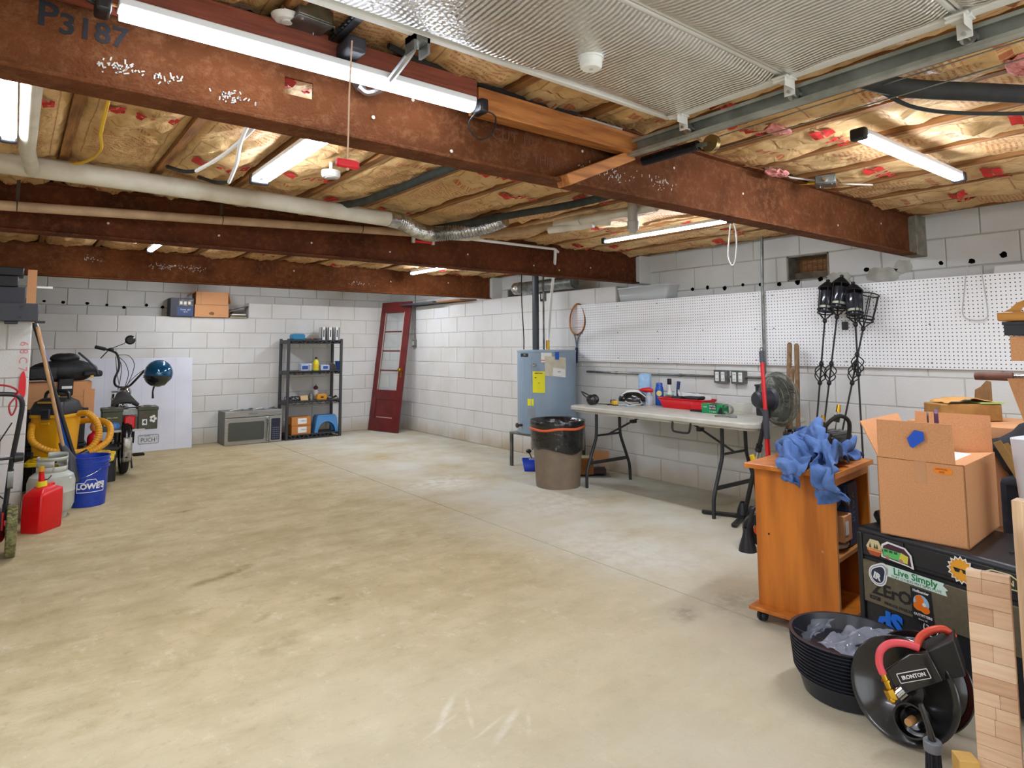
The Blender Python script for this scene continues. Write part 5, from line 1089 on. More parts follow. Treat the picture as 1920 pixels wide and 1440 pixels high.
t = thing('scrap_pile', 'small pile of dusty papers and metal scraps at the notch of the back ledge', 'scraps', (2.46, 9.47, zl))
for k in range(5): MB().box(-.11+.01*k, .11-.008*k, -.09, .08, .018*k, .018*k+.014).build('sheet', [M('dusty_paper', '#b8a97e', rough=.8), galv, white, M('brown_scrap', '#6e5a3c'), dgrey][k], t, bevel=.002, ang=0)
MB().bar((-.12, -.02, .10), (.13, .0, .165), .14, .008, up=(0, 0, 1)).build('bent_sheet', dgrey, t)

# ------------------------------------------------------------------ microwave
st = M('stainless', '#bdbdbb', '#a5a5a2', rough=.28, metal=.8, sc_=3, stretch=(1, 1, 40))
t = thing('microwave', 'stainless over-range microwave standing on the floor by the black shelf', 'microwave', (2.605, 9.19, 0))
MB().box(-.365, .365, -.16, .20, .004, .435).build('case', M('mw_grey', '#6b6b66', rough=.45), t, bevel=.004)
MB().box(-.368, .368, -.185, -.16, .36, .438).build('vent_panel', st, t, bevel=.004); text('Whirlpool', .028, dgrey, t, frame((-.02, -.186, .398), (1, 0, 0), (0, 0, 1)), ext=.0004)
d = MB().box(-.368, .195, -.19, -.16, .004, .352).build('door', st, t, bevel=.004); MB().prism(rrect(.46, .24, .02, cx=-.10, cy=.175), 0, .004, frame((0, -.19, 0), (1, 0, 0), (0, 0, 1))).build('window', M('mw_glass', '#4b4f4a', rough=.15), d)
MB().tube([(.165, -.19, .33), (.168, -.225, .30), (.168, -.23, .18), (.168, -.225, .06), (.165, -.19, .03)], .011, 10, sub=4).build('handle', chrome, d)
c = MB().box(.20, .368, -.185, -.16, .004, .352).build('control_panel', st, t, bevel=.004); MB().prism(rrect(.12, .29, .012, cx=.284, cy=.175), 0, .003, frame((0, -.185, 0), (1, 0, 0), (0, 0, 1))).build('keypad', M('keypad_dark', '#23263a', rough=.3), c)
mb = MB()
for i in range(4):
    for j in range(6): mb.box(.243+i*.023, .255+i*.023, -.1895, -.188, .05+j*.028, .060+j*.028)
mb.build('keys', M('key_grey', '#7f8596'), c, ang=0)
t = thing('bracket_pile', 'white and grey mounting brackets lying on top of the microwave', 'brackets', (2.60, 9.15, .438))
for k in range(4): MB().tube([(-.28+.15*k, -.02, .004), (-.20+.15*k, -.05, .02), (-.14+.15*k, .0, .022), (-.16+.15*k, .05, .006)], .006, 6, sub=4).build('wire_piece', galv if k % 2 else whitep, t)

# ------------------------------------------------------------------ black plastic shelf with its things
sm = M('shelf_grey_black', '#3c3b3d', rough=.55)
t = thing('shelving_unit', 'black four-tier plastic shelf against the back wall', 'shelf', (3.43, 9.19, 0))
for sx in (-1, 1):
    for sy in (-1, 1): MB().tube([(sx*.385, sy*.165, 0), (sx*.385, sy*.165, 1.40)], .022, 12).build('post', sm, t)
SZ = (.045, .505, .925, 1.36)
for z in SZ:
    sh = MB().box(-.40, .40, -.175, .175, z+.012, z+.022).build('shelf', sm, t, ang=0)
    mb = MB(); mb.box(-.365, .365, -.192, -.183, z-.004+.018, z+.024).box(-.365, .365, -.192, -.183, z-.030, z-.022).box(-.365, .365, .183, .192, z-.03, z+.022).box(-.405, -.398, -.165, .165, z-.03, z+.022).box(.398, .405, -.165, .165, z-.03, z+.022)
    for k in range(12): x = -.36+.06*k; mb.bar((x, -.187, z-.026 if k % 2 else z+.018), (x+.06, -.187, z+.018 if k % 2 else z-.026), .008, .010, up=(0, 1, 0))
    mb.build('truss_edge', sm, sh, ang=0)
S = lambda x, k, dy=-.06: (x, 9.19+dy, SZ[k]+.0225)
t = thing('wipes_box', 'rounded teal-blue box on the top left of the black shelf', 'box', S(3.20, 3)); MB().prism(rrect(.19, .085, .03), 0, .12, frame((0, .06, .045), (1, 0, 0), (0, 0, 1))).build('body', M('teal_box', '#2f7fa4', rough=.4), t, bevel=.01); MB().box(-.05, .05, -.05, .04, .086, .090).build('lid', M('teal_dark', '#1b6288', rough=.4), t, bevel=.002)
t = thing('hand_tool', 'grey and orange clamp lying along the top of the black shelf', 'tool', S(3.42, 3, -.10)); MB().tube([(-.14, 0, .015), (-.05, .02, .015), (.02, -.02, .02), (.12, 0, .015)], .009, 8, sub=4).build('bar', dgrey, t); MB().tube([(-.03, 0, .02), (.06, 0, .02)], .014, 8).build('orange_grip', M('tool_orange', '#a05a32'), t)
for k in range(3):
    t = thing('binder', ['leftmost', 'middle', 'rightmost'][k]+' of three black and white binders standing on the top shelf', 'binder', S(3.585+.095*k, 3, -.02), rad(-12+3*k), 'binders on the black shelf')
    MB().box(-.033, .033, -.10, .12, 0, .19-.006*(k % 2)).build('cover', M('binder_white', '#d9d9d6', rough=.5), t, bevel=.002); MB().box(-.033, -.022, -.103, -.10, 0, .188).box(.022, .033, -.103, -.10, 0, .188).build('black_edge', txt_black, t, ang=0); MB().box(-.006, .008, -.103, -.10, .045, .15).build('black_print', txt_black, t, ang=0)
t = thing('small_carton', 'white and blue carton left of the yellow bottle on the second shelf', 'carton', S(3.305, 2)); MB().box(-.055, .055, -.04, .04, 0, .095).build('body', M('pale_blue_box', '#b5c3d6', rough=.5), t, bevel=.003); MB().box(-.04, .045, -.042, -.04, .02, .07).build('blue_label', M('label_navy', '#2f4f9a'), t, ang=0)
t = thing('jar', 'clear jar between the blue carton and the yellow bottle', 'jar', S(3.395, 2)); MB().lathe([(0, 0), (.028, 0), (.03, .06), (.022, .075), (.022, .085), (0, .085)], 16).build('glass', clear, t); MB().lathe([(0, .085), (.024, .085), (.024, .1), (0, .1)], 16).build('cap', whitep, t)
t = thing('oil_bottle', 'bright yellow bottle with black cap on the second shelf', 'bottle', S(3.465, 2, -.10)); MB().lathe([(0, 0), (.038, 0), (.04, .008), (.04, .11), (.030, .14), (.016, .155), (.016, .165), (0, .165)], 24).build('body', M('oil_yellow', '#d8d01c', rough=.35), t); MB().lathe([(0, .163), (.019, .163), (.018, .19), (0, .19)], 16).build('cap', black, t); MB().lathe([(.0405, .04), (.0405, .09)], 24).build('label', M('label_orange', '#e2b42a'), t)
t = thing('small_carton', 'flat white and blue box right of the yellow bottle', 'carton', S(3.60, 2)); MB().box(-.065, .065, -.05, .05, 0, .075).build('body', _m['pale_blue_box'], t, bevel=.003); MB().box(-.03, .04, -.052, -.05, .02, .06).build('blue_label', M('label_navy', '#2f4f9a'), t, ang=0)
t = thing('pouch', 'dark rounded wallet-like pouch on the second shelf', 'pouch', S(3.715, 2)); MB().prism([(.062*cos(rad(a)), .10*sin(rad(a))) for a in range(0, 181, 12)], -.03, .03, frame((0, 0, 0), (1, 0, 0), (0, 0, 1))).build('body', M('pouch_brown', '#3c3532', rough=.6), t, bevel=.006); MB().tube([(.062*cos(rad(a)), -.031, .10*sin(rad(a))) for a in range(0, 181, 12)], .003, 6).build('trim', M('pouch_trim', '#8a7a62'), t)
t = thing('blue_cup', 'blue plastic cup at the right end of the second shelf', 'cup', S(3.815, 2)); MB().lathe([(0, 0), (.036, 0), (.045, .125), (.041, .125), (.033, .006), (0, .006)], 20).build('body', M('cup_blue', '#174c94', rough=.4), t); MB().lathe([(.045, .118), (.048, .120), (.048, .128), (.044, .128)], 20).build('rim', M('cup_blue', '#174c94'), t)
t = thing('wire_bundle', 'dark tangle of cables at the left of the third shelf', 'cables', S(3.20, 1))
for k in range(5): MB().tube([(-.12+.04*k+.05*cos(a), .04*sin(a*1.3+k), .03+.03*sin(a+k)) for a in [q*.6 for q in range(12)]], .006, 6, sub=2).build('cable', black if k % 2 else dgrey, t)
t = thing('sanding_block', 'pale wood block leaning on the third shelf', 'block', S(3.30, 1, -.13), rad(5), rot=(rad(-25), 0, rad(5))); MB().box(-.055, .055, -.012, .012, 0, .075).build('face', M('pale_block', '#c9a877', rough=.7), t, bevel=.004); MB().box(-.05, .05, .012, .03, .005, .07).build('back', dgrey, t, bevel=.004)
t = thing('metal_tool', 'grey metal tool body beside the pale block on the third shelf', 'tool', S(3.42, 1)); MB().lathe([(0, 0), (.04, 0), (.042, .05), (.03, .09), (0, .1)], 18).build('body', galv, t); MB().cyl((0, 0, .09), (.01, 0, .14), .014, .002, n=10).build('tip', galv, t)
t = thing('glue_bottle', 'small white bottle with dark red cap on the third shelf', 'bottle', S(3.515, 1, .02)); MB().lathe([(0, 0), (.032, 0), (.034, .01), (.034, .12), (.02, .14), (0, .14)], 20).build('body', M('bottle_white', '#cfc9c0', rough=.4), t); MB().ball((0, 0, .165), (.034, .034, .032), 16, 10).build('red_cap', M('cap_maroon', '#5a1d1c', rough=.4), t); MB().cyl((0, 0, .19), (0, 0, .22), .008, .003, n=8).build('nozzle', M('cap_maroon', '#5a1d1c'), t)
t = thing('tool_case', 'small amber-yellow case on the third shelf', 'case', S(3.545, 1, -.12)); MB().prism([(-.07, 0), (.07, 0), (.075, .05), (.06, .085), (-.06, .085), (-.075, .05)], -.04, .04, frame((0, 0, 0), (1, 0, 0), (0, 0, 1))).build('body', M('amber_case', '#c98a1e', rough=.4), t, bevel=.006); MB().box(-.02, .02, -.044, -.04, .03, .05).build('latch', black, t)
t = thing('power_cord', 'coiled grey and white cords at the right of the third shelf', 'cord', S(3.73, 1, -.08))
for k in range(4): MB().tube([((.085-.012*k)*cos(a), (.05)*sin(a), .012+.010*k+.012*sin(a*2+k)) for a in [2*pi*q/18 for q in range(18)]], .0055, 6, closed=True).build('coil', [dgrey, whc, black, dgrey][k], t)
for k in range(2):
    t = thing('small_carton', ['lower', 'upper'][k]+' orange-brown carton with white label on the bottom shelf', 'carton', (3.25, 9.10, SZ[0]+.0225+.122*k), rad(1-2*k)); MB().box(-.135, .135, -.075, .075, 0, .119).build('carton', M('orange_carton', '#c07a38', rough=.6), t, bevel=.003); MB().box(-.05, .075, -.0765, -.075, .022, .10).build('white_label', white, t, ang=0); text('PARTS', .024, dgrey, t, frame((.03, -.0775, .062), (1, 0, 0), (0, 0, 1)), ext=.0002)
t = thing('step_stool', 'blue plastic step stool with arched sides on the bottom shelf', 'stool', (3.625, 9.12, SZ[0]+.0225))
bst = M('stool_blue', '#4f8ec8', rough=.45)
arch = [(-.18, 0), (-.135, 0)]+[(.128*cos(rad(a)), .0+.15*sin(rad(a))) for a in range(180, -1, -12)]+[(.135, 0), (.18, 0), (.145, .215), (.125, .23), (-.125, .23), (-.145, .215)]
for s in (-1, 1): MB().prism(arch, -.008, .008, frame((0, s*.075, 0), (1, 0, 0), (0, 0, 1))).build('side', bst, t, bevel=.003)
MB().prism(rrect(.27, .17, .02), .222, .242).build('top', bst, t, bevel=.005)
for s in (-1, 1): MB().bar((s*.172, 0, 0), (s*.138, 0, .225), .15, .010, up=(1, 0, 0)).build('end_wall', bst, t, ang=0)

# ------------------------------------------------------------------ red door leaning in the corner
rd = M('door_red', '#6e1f1d', '#5b1715', rough=.4, sc_=5, bump=.1, bsc=20)
X_ = V((.16, -.62, 0)).normalized(); Z_ = (V((.27, 0, 1.97))); Z_ = (Z_-X_*Z_.dot(X_)).normalized()
t = thing('red_door', 'old dark red glazed door leaning in the back right corner', 'door', (0, 0, 0)); t.matrix_world = frame((4.42, 9.345, 0.006), X_, Z_) @ Mx.Rotation(0, 4, 'X')
W_, H_, T_ = .66, 1.99, .018
def dbox(nm, x0, x1, z0, z1, th=T_, mat=rd, bev=.002, y0=None):
    return MB().box(x0, x1, z0, z1, -th, th).build(nm, mat, t, bevel=bev, ang=0)
dbox('left_stile', 0, .11, 0, H_); dbox('right_stile', W_-.115, W_, 0, H_); dbox('top_rail', .11, W_-.115, H_-.165, H_); dbox('lock_rail', .11, W_-.115, .475, .62); dbox('bottom_rail', .11, W_-.115, 0, .19); dbox('lower_panel', .11, W_-.115, .19, .475, .008)
MB().box(.15, W_-.155, .20, .212, .008, .012).build('scratch', M('pale_scratch', '#c49a90'), t, ang=0)
gz = M('window_glass', '#e8efee', rough=.05, alpha=.16, spec=.8)
zz = [.62+ (H_-.165-.62)*k/4 for k in range(5)]
for k in range(4):
    MB().box(.112, W_-.117, zz[k]+.008, zz[k+1]-.008, -.002, .002).build('glass_pane', gz, t, ang=0)
    if k: dbox('glazing_bar', .11, W_-.115, zz[k]-.009, zz[k]+.009, .012)
MB().box(.108, .122, .62, H_-.165, .012, .018).box(W_-.127, W_-.113, .62, H_-.165, .012, .018).build('pale_bead', M('bead_pale', '#b9a08e', rough=.6), t, ang=0)
k_ = MB().lathe([(0, .018), (.03, .018), (.03, .022), (.012, .024), (.010, .045), (.024, .055), (.026, .068), (.018, .078), (0, .08)], 20, (W_-.055, .93, 0), (0, 0, 1)).build('door_knob', brass, t); MB().box(W_-.075, W_-.035, .82, .90, .018, .021).build('key_plate', brass, t, bevel=.002)
for z in (.25, 1.0, 1.72): MB().box(-.006, .0, z-.045, z+.045, -.015, .015).build('hinge', M('hinge_dark', '#3c2420'), t)
# ================================================================== FOLDING TABLE AND ITS THINGS
tw = M('table_top_grey', '#c9c6bb', '#bab6a9', rough=.5, sc_=8, bump=.1, bsc=150)
tb = M('table_steel', '#35373a', rough=.4, metal=.3)
t = thing('folding_table', 'long grey plastic folding table against the right wall below the pegboard', 'table', (4.47, 3.50, 0))
MB().prism(rrect(.76, 1.90, .075, 6), .695, .735).build('tabletop', tw, t, bevel=.010, seg=3)
MB().prism(rrect(.70, 1.84, .06, 6), .678, .697).build('underside_rim', tw, t, bevel=.004)
for y, s in ((-.54, -1), (.80, 1)):
    for sx in (-1, 1):
        MB().tube([(sx*.155, y, .69), (sx*.155, y, .60), (sx*.160, y, .46), (sx*.185, y, .38), (sx*.255, y, .22), (sx*.285, y, .13), (sx*.29, y, .0)], .0145, 12, sub=4).build('leg', tb, t)
    MB().tube([(-.16, y, .455), (.16, y, .455)], .010, 10).build('upper_crossbar', tb, t); MB().bar((-.235, y, .215), (.235, y, .215), .012, .03).build('lower_crossbar', tb, t)
    MB().tube([(0, y, .455), (0, y-s*.30, .60), (0, y-s*.46, .675)], .009, 10).build('brace', tb, t); MB().box(-.03, .03, y-s*.31-.02, y-s*.31+.02, .585, .615).build('brace_lock', tb, t, bevel=.005)
MB().tube([(-.35, -.23, .69), (-.36, -.235, .63), (-.36, -.26, .615), (-.36, -.37, .615), (-.36, -.395, .635), (-.35, -.40, .69)], .008, 10, sub=4).build('carry_handle', black, t)
TZ = .7355
t = thing('ear_muffs', 'black ear defenders at the far left end of the folding table', 'ear muffs', (4.30, 4.33, TZ), rad(20))
for s in (-1, 1): mb = MB(); mb.ball((s*.035, 0, .048), (.028, .048, .048), 18, 12); mb.build('ear_cup', M('gloss_black2', '#141414', rough=.2, coat=.5), t)
MB().tube([(-.06, 0, .05), (-.075, .05, .09), (-.03, .10, .12), (.05, .10, .10), (.07, .05, .07), (.06, 0, .05)], .006, 8, sub=5).tube([(-.03, .0, .02), (.06, -.1, .006), (.12, -.16, .005), (.02, -.14, .005)], .004, 6, sub=5).build('headband', black, t)
t = thing('tape_measure', 'small yellow and black tool between the ear defenders and the bike helmet', 'tool', (4.42, 4.17, TZ), rad(60)); MB().box(-.05, .05, -.022, .022, 0, .042).build('body', M('tool_yellow', '#dcae1c', rough=.4), t, bevel=.006); MB().box(.02, .055, -.024, .024, .018, .048).build('grip', black, t, bevel=.004); MB().box(-.052, .052, -.024, .024, 0, .010).build('base', black, t, bevel=.002)
t = thing('bike_helmet', 'black and white bicycle helmet lying upside down on the table', 'helmet', (4.60, 4.10, TZ), rad(40))
mb = MB(); mb.grid(30, 12, lambda u, v: V((.085*cos(2*pi*u)*cos(rad(-8+80*v)), .13*sin(2*pi*u)*cos(rad(-8+80*v)), .045+.085*sin(rad(-8+80*v))))); mb.build('shell', M('gloss_black2', rough=.2, coat=.5), t, solid=.012, ang=70)
wst = MB()
for k in range(5): wst.tube([(-.10*cos(rad(-50+25*k))*.0+(-.02+.02*k)-.03, -.115+.01*k, .075), (-.06+.03*k, -.05, .128-.004*abs(k-2)), (-.06+.03*k, .05, .128-.004*abs(k-2)), (-.04+.02*k, .112, .085)], .006, 6, sub=4)
wst.build('white_vents', whitep, t, ang=50); MB().tube([(-.07, -.06, .05), (-.12, -.08, .02), (-.13, .0, .012), (-.09, .07, .04)], .004, 6, sub=4).tube([(.05, -.11, .03), (.0, -.17, .01), (-.08, -.15, .008)], .004, 6, sub=4).build('straps', whc, t)
t = thing('cable_bits', 'pale blue and white cable bits in front of the bicycle helmet', 'cables', (4.44, 4.05, TZ))
for k in range(3): MB().tube([(-.04+.02*k, .08, .006), (.02, .03-.02*k, .012), (-.02, -.04, .006), (.03, -.09+.02*k, .006)], .005, 6, sub=4).build('cable', M('pale_blue_cable', '#a9c4da', rough=.5) if k < 2 else whitep, t)
t = thing('towel_roll', 'tall pale blue paper towel roll standing on the table', 'towel roll', (4.70, 4.04, TZ)); pb = M('towel_blue', '#a9cbe8', '#97bce0', rough=.9, sc_=20, bump=.4, bsc=60)
MB().lathe([(.02, 0), (.058, 0), (.060, .01), (.060, .275), (.057, .282), (.02, .282), (.02, 0)], 32).build('roll', pb, t)
MB().grid(8, 10, lambda u, v: V((.0615*cos(rad(200+70*u)), .0615*sin(rad(200+70*u))-.004*sin(v*5)*u, .282-.19*v*u-.005*sin(u*6)))).build('loose_sheet', pb, t, solid=.001)
t = thing('glass_jar', 'clear bottle with red nozzle in front of the towel roll', 'bottle', (4.655, 3.955, TZ)); MB().lathe([(0, 0), (.034, 0), (.037, .01), (.037, .07), (.026, .09), (.018, .10), (.018, .12)], 24).build('bottle', clear, t); MB().tube([(.02, -.03, .135), (0, 0, .14), (-.03, .045, .14), (-.05, .075, .138)], [.016, .024, .018, .006], 14).build('red_nozzle', redp, t)
t = thing('water_bottle', 'blue water bottle with round yellow sticker on the table', 'bottle', (4.735, 3.90, TZ)); wb_ = M('bottle_blue', '#174fae', rough=.25); MB().lathe([(0, 0), (.035, 0), (.038, .008), (.038, .14), (.034, .165), (.028, .175), (0, .175)], 28).build('body', wb_, t); MB().lathe([(0, .172), (.030, .172), (.030, .198), (.026, .205), (0, .205)], 24).build('cap', wb_, t)
mb = MB(); mb.grid(10, 8, lambda u, v: V((.0388*cos(rad(214)+(u-.5)*1.4*sqrt(max(.02, 1-(2*v-1)**2))), .0388*sin(rad(214)+(u-.5)*1.4*sqrt(max(.02, 1-(2*v-1)**2))), .085+.05*v))); mb.build('yellow_sticker', M('pale_yellow', '#d8cf7a', rough=.5), t)
t = thing('spray_can', 'teal tin with white cone and black trigger right of the blue water bottle', 'spray bottle', (4.78, 3.82, TZ)); MB().box(-.025, .025, -.035, .035, 0, .10).build('tin', M('teal_tin', '#3fa892', rough=.4), t, bevel=.008); MB().lathe([(.03, .10), (.012, .15), (.008, .19), (0, .19)], 18).build('white_cone', whitep, t); MB().box(-.012, .014, -.018, .018, .19, .245).build('trigger', black, t, bevel=.006)
t = thing('tool_tray', 'red plastic tray holding tools on the table below the pegboard', 'tray', (4.665, 3.545, TZ), rad(-90+1)); rp = M('tray_red', '#c40d18', rough=.35)
pl = rrect(.42, .15, .03); ph = rrect(.50, .20, .04); n_ = len(pl)
mb = MB(); mb.add([(x, y, 0) for x, y in pl]+[(x, y, .085) for x, y in ph], [(i, (i+1) % n_, n_+(i+1) % n_, n_+i) for i in range(n_)]+[tuple(range(n_-1, -1, -1))]); mb.build('tray', rp, t, solid=.004)
MB().tube([(x, y, .085) for x, y in ph], .006, 6, closed=True).build('rim', rp, t)
t = thing('spring_clamp', 'blue-handled clamp standing up in the red tray', 'clamp', (4.66, 3.62, TZ+.03)); MB().tube([(0, .02, .04), (0, .012, .12), (0, .0, .20)], [.010, .014, .016], 10).build('handle', M('clamp_blue', '#23365e', rough=.5), t); MB().tube([(0, -.03, .02), (0, .0, .10), (0, .02, .13)], .012, 8).tube([(0, .05, .02), (0, .02, .10), (0, .0, .13)], .012, 8).build('jaws', M('clamp_white', '#c9c9c4', rough=.4), t)
t = thing('manual', 'white folded paper standing in the red tray', 'paper', (4.70, 3.50, TZ+.02)); MB().bar((0, -.18, .055), (0, .20, .085), .003, .08).build('sheet', white, t); MB().bar((.01, -.17, .05), (.012, -.02, .08), .003, .07).build('second_sheet', white, t)
t = thing('tool_pouch', 'black pouch lying on top of the red tray', 'pouch', (4.65, 3.46, TZ+.080), rad(80)); MB().box(-.085, .085, -.045, .045, 0, .03).build('body', bagm, t, bevel=.012); MB().box(-.10, -.06, -.04, .04, .01, .035).build('flap', bagm, t, bevel=.008)
t = thing('tool_pouch', 'small black sheath below the blue-handled clamp', 'pouch', (4.61, 3.60, TZ+.075), rad(80)); MB().box(-.055, .055, -.03, .03, 0, .03).build('body', bagm, t, bevel=.012); MB().box(-.06, -.02, -.025, .025, .01, .034).build('flap', bagm, t, bevel=.008)
t = thing('red_box', 'red glossy box with dark base left of the green package', 'box', (4.54, 3.32, TZ), rad(-90)); MB().box(-.06, .06, -.05, .05, .012, .07).build('body', rp, t, bevel=.012); MB().box(-.062, .062, -.052, .052, 0, .015).build('base', black, t, bevel=.003)
t = thing('green_package', 'green and black tool package with white print on the table', 'package', (4.52, 3.17, TZ), rad(-90)); gr = M('package_green', '#12874c', rough=.4)
MB().box(-.085, .11, -.045, .045, 0, .075).build('box', gr, t, bevel=.004); MB().box(-.01, .055, -.0465, -.045, .028, .072).box(-.01, .055, -.04, .04, .0745, .0757).build('black_panel', txt_black, t, ang=0); text('METAL\nBLADE', .020, white, t, frame((.022, -.0475, .05), (1, 0, 0), (0, 0, 1)), ext=.0002); text('7 1/4 SAW', .014, white, t, frame((.022, -.0465, .015), (1, 0, 0), (0, 0, 1)), ext=.0002); text('tools', .016, white, t, frame((-.05, -.0465, .05), (1, 0, 0), (0, 0, 1)), ext=.0002)
MB().prism([(.06, .0), (.11, .0), (.11, .05), (.09, .055)], -.0465, -.045, Mx(((1, 0, 0, 0), (0, 0, 1, 0), (0, 1, 0, 0), (0, 0, 0, 1)))).build('black_corner', txt_black, t)
t = thing('grey_coil', 'grey wire coil pressed against the right end of the green package', 'coil', (4.50, 3.03, TZ)); 
for k in range(4): MB().tube([(.01*k, .035*cos(a), .038+.034*sin(a)) for a in [2*pi*q/18 for q in range(18)]], .003, 5, closed=True).build('loop', M('coil_grey', '#8d8d86', rough=.5), t)
t = thing('clear_container', 'clear open plastic container right of the green package', 'container', (4.64, 3.02, TZ))
pl = rrect(.14, .16, .02); ph = rrect(.16, .18, .02); n_ = len(pl); mb = MB(); mb.add([(x, y, 0) for x, y in pl]+[(x, y, .085) for x, y in ph], [(i, (i+1) % n_, n_+(i+1) % n_, n_+i) for i in range(n_)]+[tuple(range(n_-1, -1, -1))]); mb.build('body', M('clear_yellowish', '#dcdcc0', rough=.15, alpha=.14), t, solid=.002); MB().tube([(x, y, .085) for x, y in ph], .003, 6, closed=True).build('rim', clear, t)
t = thing('pliers', 'steel pliers lying near the front right corner of the table', 'pliers', (4.33, 2.92, TZ), rad(-65)); MB().tube([(-.09, .012, .006), (-.02, .004, .008), (.02, -.004, .008)], .007, 8, sub=4).tube([(-.09, -.014, .006), (-.02, -.004, .008), (.02, .004, .008)], .007, 8, sub=4).build('handles', chrome, t); MB().box(.015, .07, -.012, .012, .0, .014).build('jaws', galv, t, bevel=.003); MB().cyl((.02, 0, 0), (.02, 0, .018), .011, n=12).build('pivot', chrome, t)
tag(MB().ball((0, 0, 0), (.022, .012, .004), 10, 6).build('bottle_cap', black), 'small black cap at the foot of the towel roll', 'cap').location = (4.60, 3.99, TZ+.004)

# under / beside the table
t = thing('rubbish_bin', 'brown plastic bin with black liner under the left end of the table', 'bin', (4.05, 4.545, 0)); bm_ = M('bin_taupe', '#857562', '#7a6a58', rough=.6, sc_=10)
MB().lathe([(0, .012), (.185, .012), (.192, .002), (.200, .0), (.204, .02), (.236, .555), (.246, .557), (.247, .585), (.240, .587), (.198, .03)], 48, wob=lambda th, j: .012*(1 if sin(th*4+.6) > .72 else 0) if 2 < j < 6 else 0).build('bin', bm_, t, ang=30)
lm = M('bin_liner', '#0e0e10', rough=.22, coat=.3, bump=.9, bsc=22, spec=.7)
def wl(th, j): return .018*N3(cos(th)*4, sin(th)*4, j*.8)+.020*N3(cos(th)*11, sin(th)*11, j*1.7)+.008*abs(N3(cos(th)*22, sin(th)*22, j*2.9))
mb = MB(); mb.lathe([(.214, .43), (.236, .33), (.246, .34), (.246, .38), (.248, .42), (.250, .47), (.252, .52), (.256, .56), (.260, .592), (.254, .602), (.240, .596), (.225, .54), (.215, .44), (.20, .36), (.10, .33), (0, .32)][1:], 90, wob=wl)
for v in mb.v:
    if v.z < .345 and v.xy.length > .2: v.z += .03*N3(math.atan2(v.y, v.x)*1.3, 3, 1)+.02*sin(math.atan2(v.y, v.x)*2+1)
mb.build('liner', lm, t, ang=60)
path = [V((.2585*cos(a), .2585*sin(a), .535+.012*sin(a*1+2.2)+.006*sin(a*5))) for a in [2*pi*k/60 for k in range(60)]]
mb = MB(); n_ = 60
mb.add([p+V((0, 0, s)) for s in (-.011, .011) for p in path], [(i, (i+1) % n_, n_+(i+1) % n_, n_+i) for i in range(n_)]); mb.build('orange_band', M('band_orange', '#e0643a', rough=.5), t, solid=.004)
t = thing('small_bin', 'small bright blue plastic bin under the water heater', 'bin', (4.31, 5.25, 0), rad(-38)); bb = M('bin_blue', '#1440c8', rough=.4)
pl = rrect(.14, .10, .008); ph = rrect(.185, .13, .01); n_ = len(pl); mb = MB(); mb.add([(x, y, .002) for x, y in pl]+[(x, y, .115) for x, y in ph], [(i, (i+1) % n_, n_+(i+1) % n_, n_+i) for i in range(n_)]+[tuple(range(n_-1, -1, -1))]); mb.build('body', bb, t, solid=.004); MB().tube([(x, y, .115) for x, y in ph], .004, 6, closed=True).build('rim', bb, t)
t = thing('clear_tumbler', 'clear tumbler with black ball handle standing in the small blue bin', 'tumbler', (4.315, 5.245, .012)); MB().tube([(0, 0, .04), (.0, .01, .12), (-.02, .02, .17)], .006, 8).build('stem', black, t); MB().ball((-.025, .022, .185), (.03, .03, .02), 14, 8).build('knob', black, t); MB().lathe([(0, 0), (.025, 0), (.035, .12), (.033, .12), (.023, .006), (0, .006)], 18).build('cup', clear, t)
t = thing('cardboard_box', 'torn brown cardboard box under the left end of the table behind the bin', 'box', (4.64, 4.66, .02), rad(-38)); cd = M('cardboard_amber', '#9c642c', '#7f4d1e', rough=.85, sc_=14)
MB().box(-.17, -.02, -.08, .10, 0, .155).build('carton', cd, t, bevel=.004); MB().bar((-.02, -.085, .175), (.13, -.085, .165), .004, .125, up=(0, 0, 1)).build('bent_flap', card, t, ang=0); MB().box(-.19, .15, -.10, .10, -.018, -.010).build('metal_plate', galv, t, bevel=.002); MB().box(-.02, .11, -.04, .08, 0, .05).build('dark_contents', M('dark_red_box', '#3a1512'), t, bevel=.004); MB().box(-.15, .08, -.07, .09, .157, .162).build('pale_paper', M('dusty_paper', '#c9c2ae'), t, ang=0)
for s in (-1,): MB().box(-.16, -.15, -.09, -.07, -.018, 0).build('foot', galv, t)

# ------------------------------------------------------------------ fan and leaning tools
ax = (V((.79, -.61, 0))*.93+V((.61, .79, 0))*.30).normalized()
t = thing('pedestal_fan', 'dusty dark pedestal fan at the right end of the folding table', 'fan', (4.14, 2.50, 0)); t.matrix_world = frame((4.17, 2.50, 0), ax, V((0, 0, 1)).cross(ax))
fd = M('fan_dusty', '#77796a', '#4a4b43', rough=.75, sc_=30); FZ = .905; cx_ = .10
mb = MB(); nW = 104
for k in range(nW):
    a = 2*pi*k/nW; c, s = cos(a), sin(a); mb.tube([(cx_-.055, c*.075, FZ+s*.075), (cx_-.052, c*.12, FZ+s*.12), (cx_-.03, c*.165, FZ+s*.165), (cx_+.01, c*.185, FZ+s*.185)], .0017, 4, cap=False)
for k in range(nW):
    a = 2*pi*(k+.5)/nW; c, s = cos(a), sin(a); mb.tube([(cx_+.012, c*.185, FZ+s*.185), (cx_+.05, c*.16, FZ+s*.16), (cx_+.075, c*.09, FZ+s*.09), (cx_+.08, c*.03, FZ+s*.03)], .0014, 4, cap=False)
g = mb.build('wire_guard', fd, t)
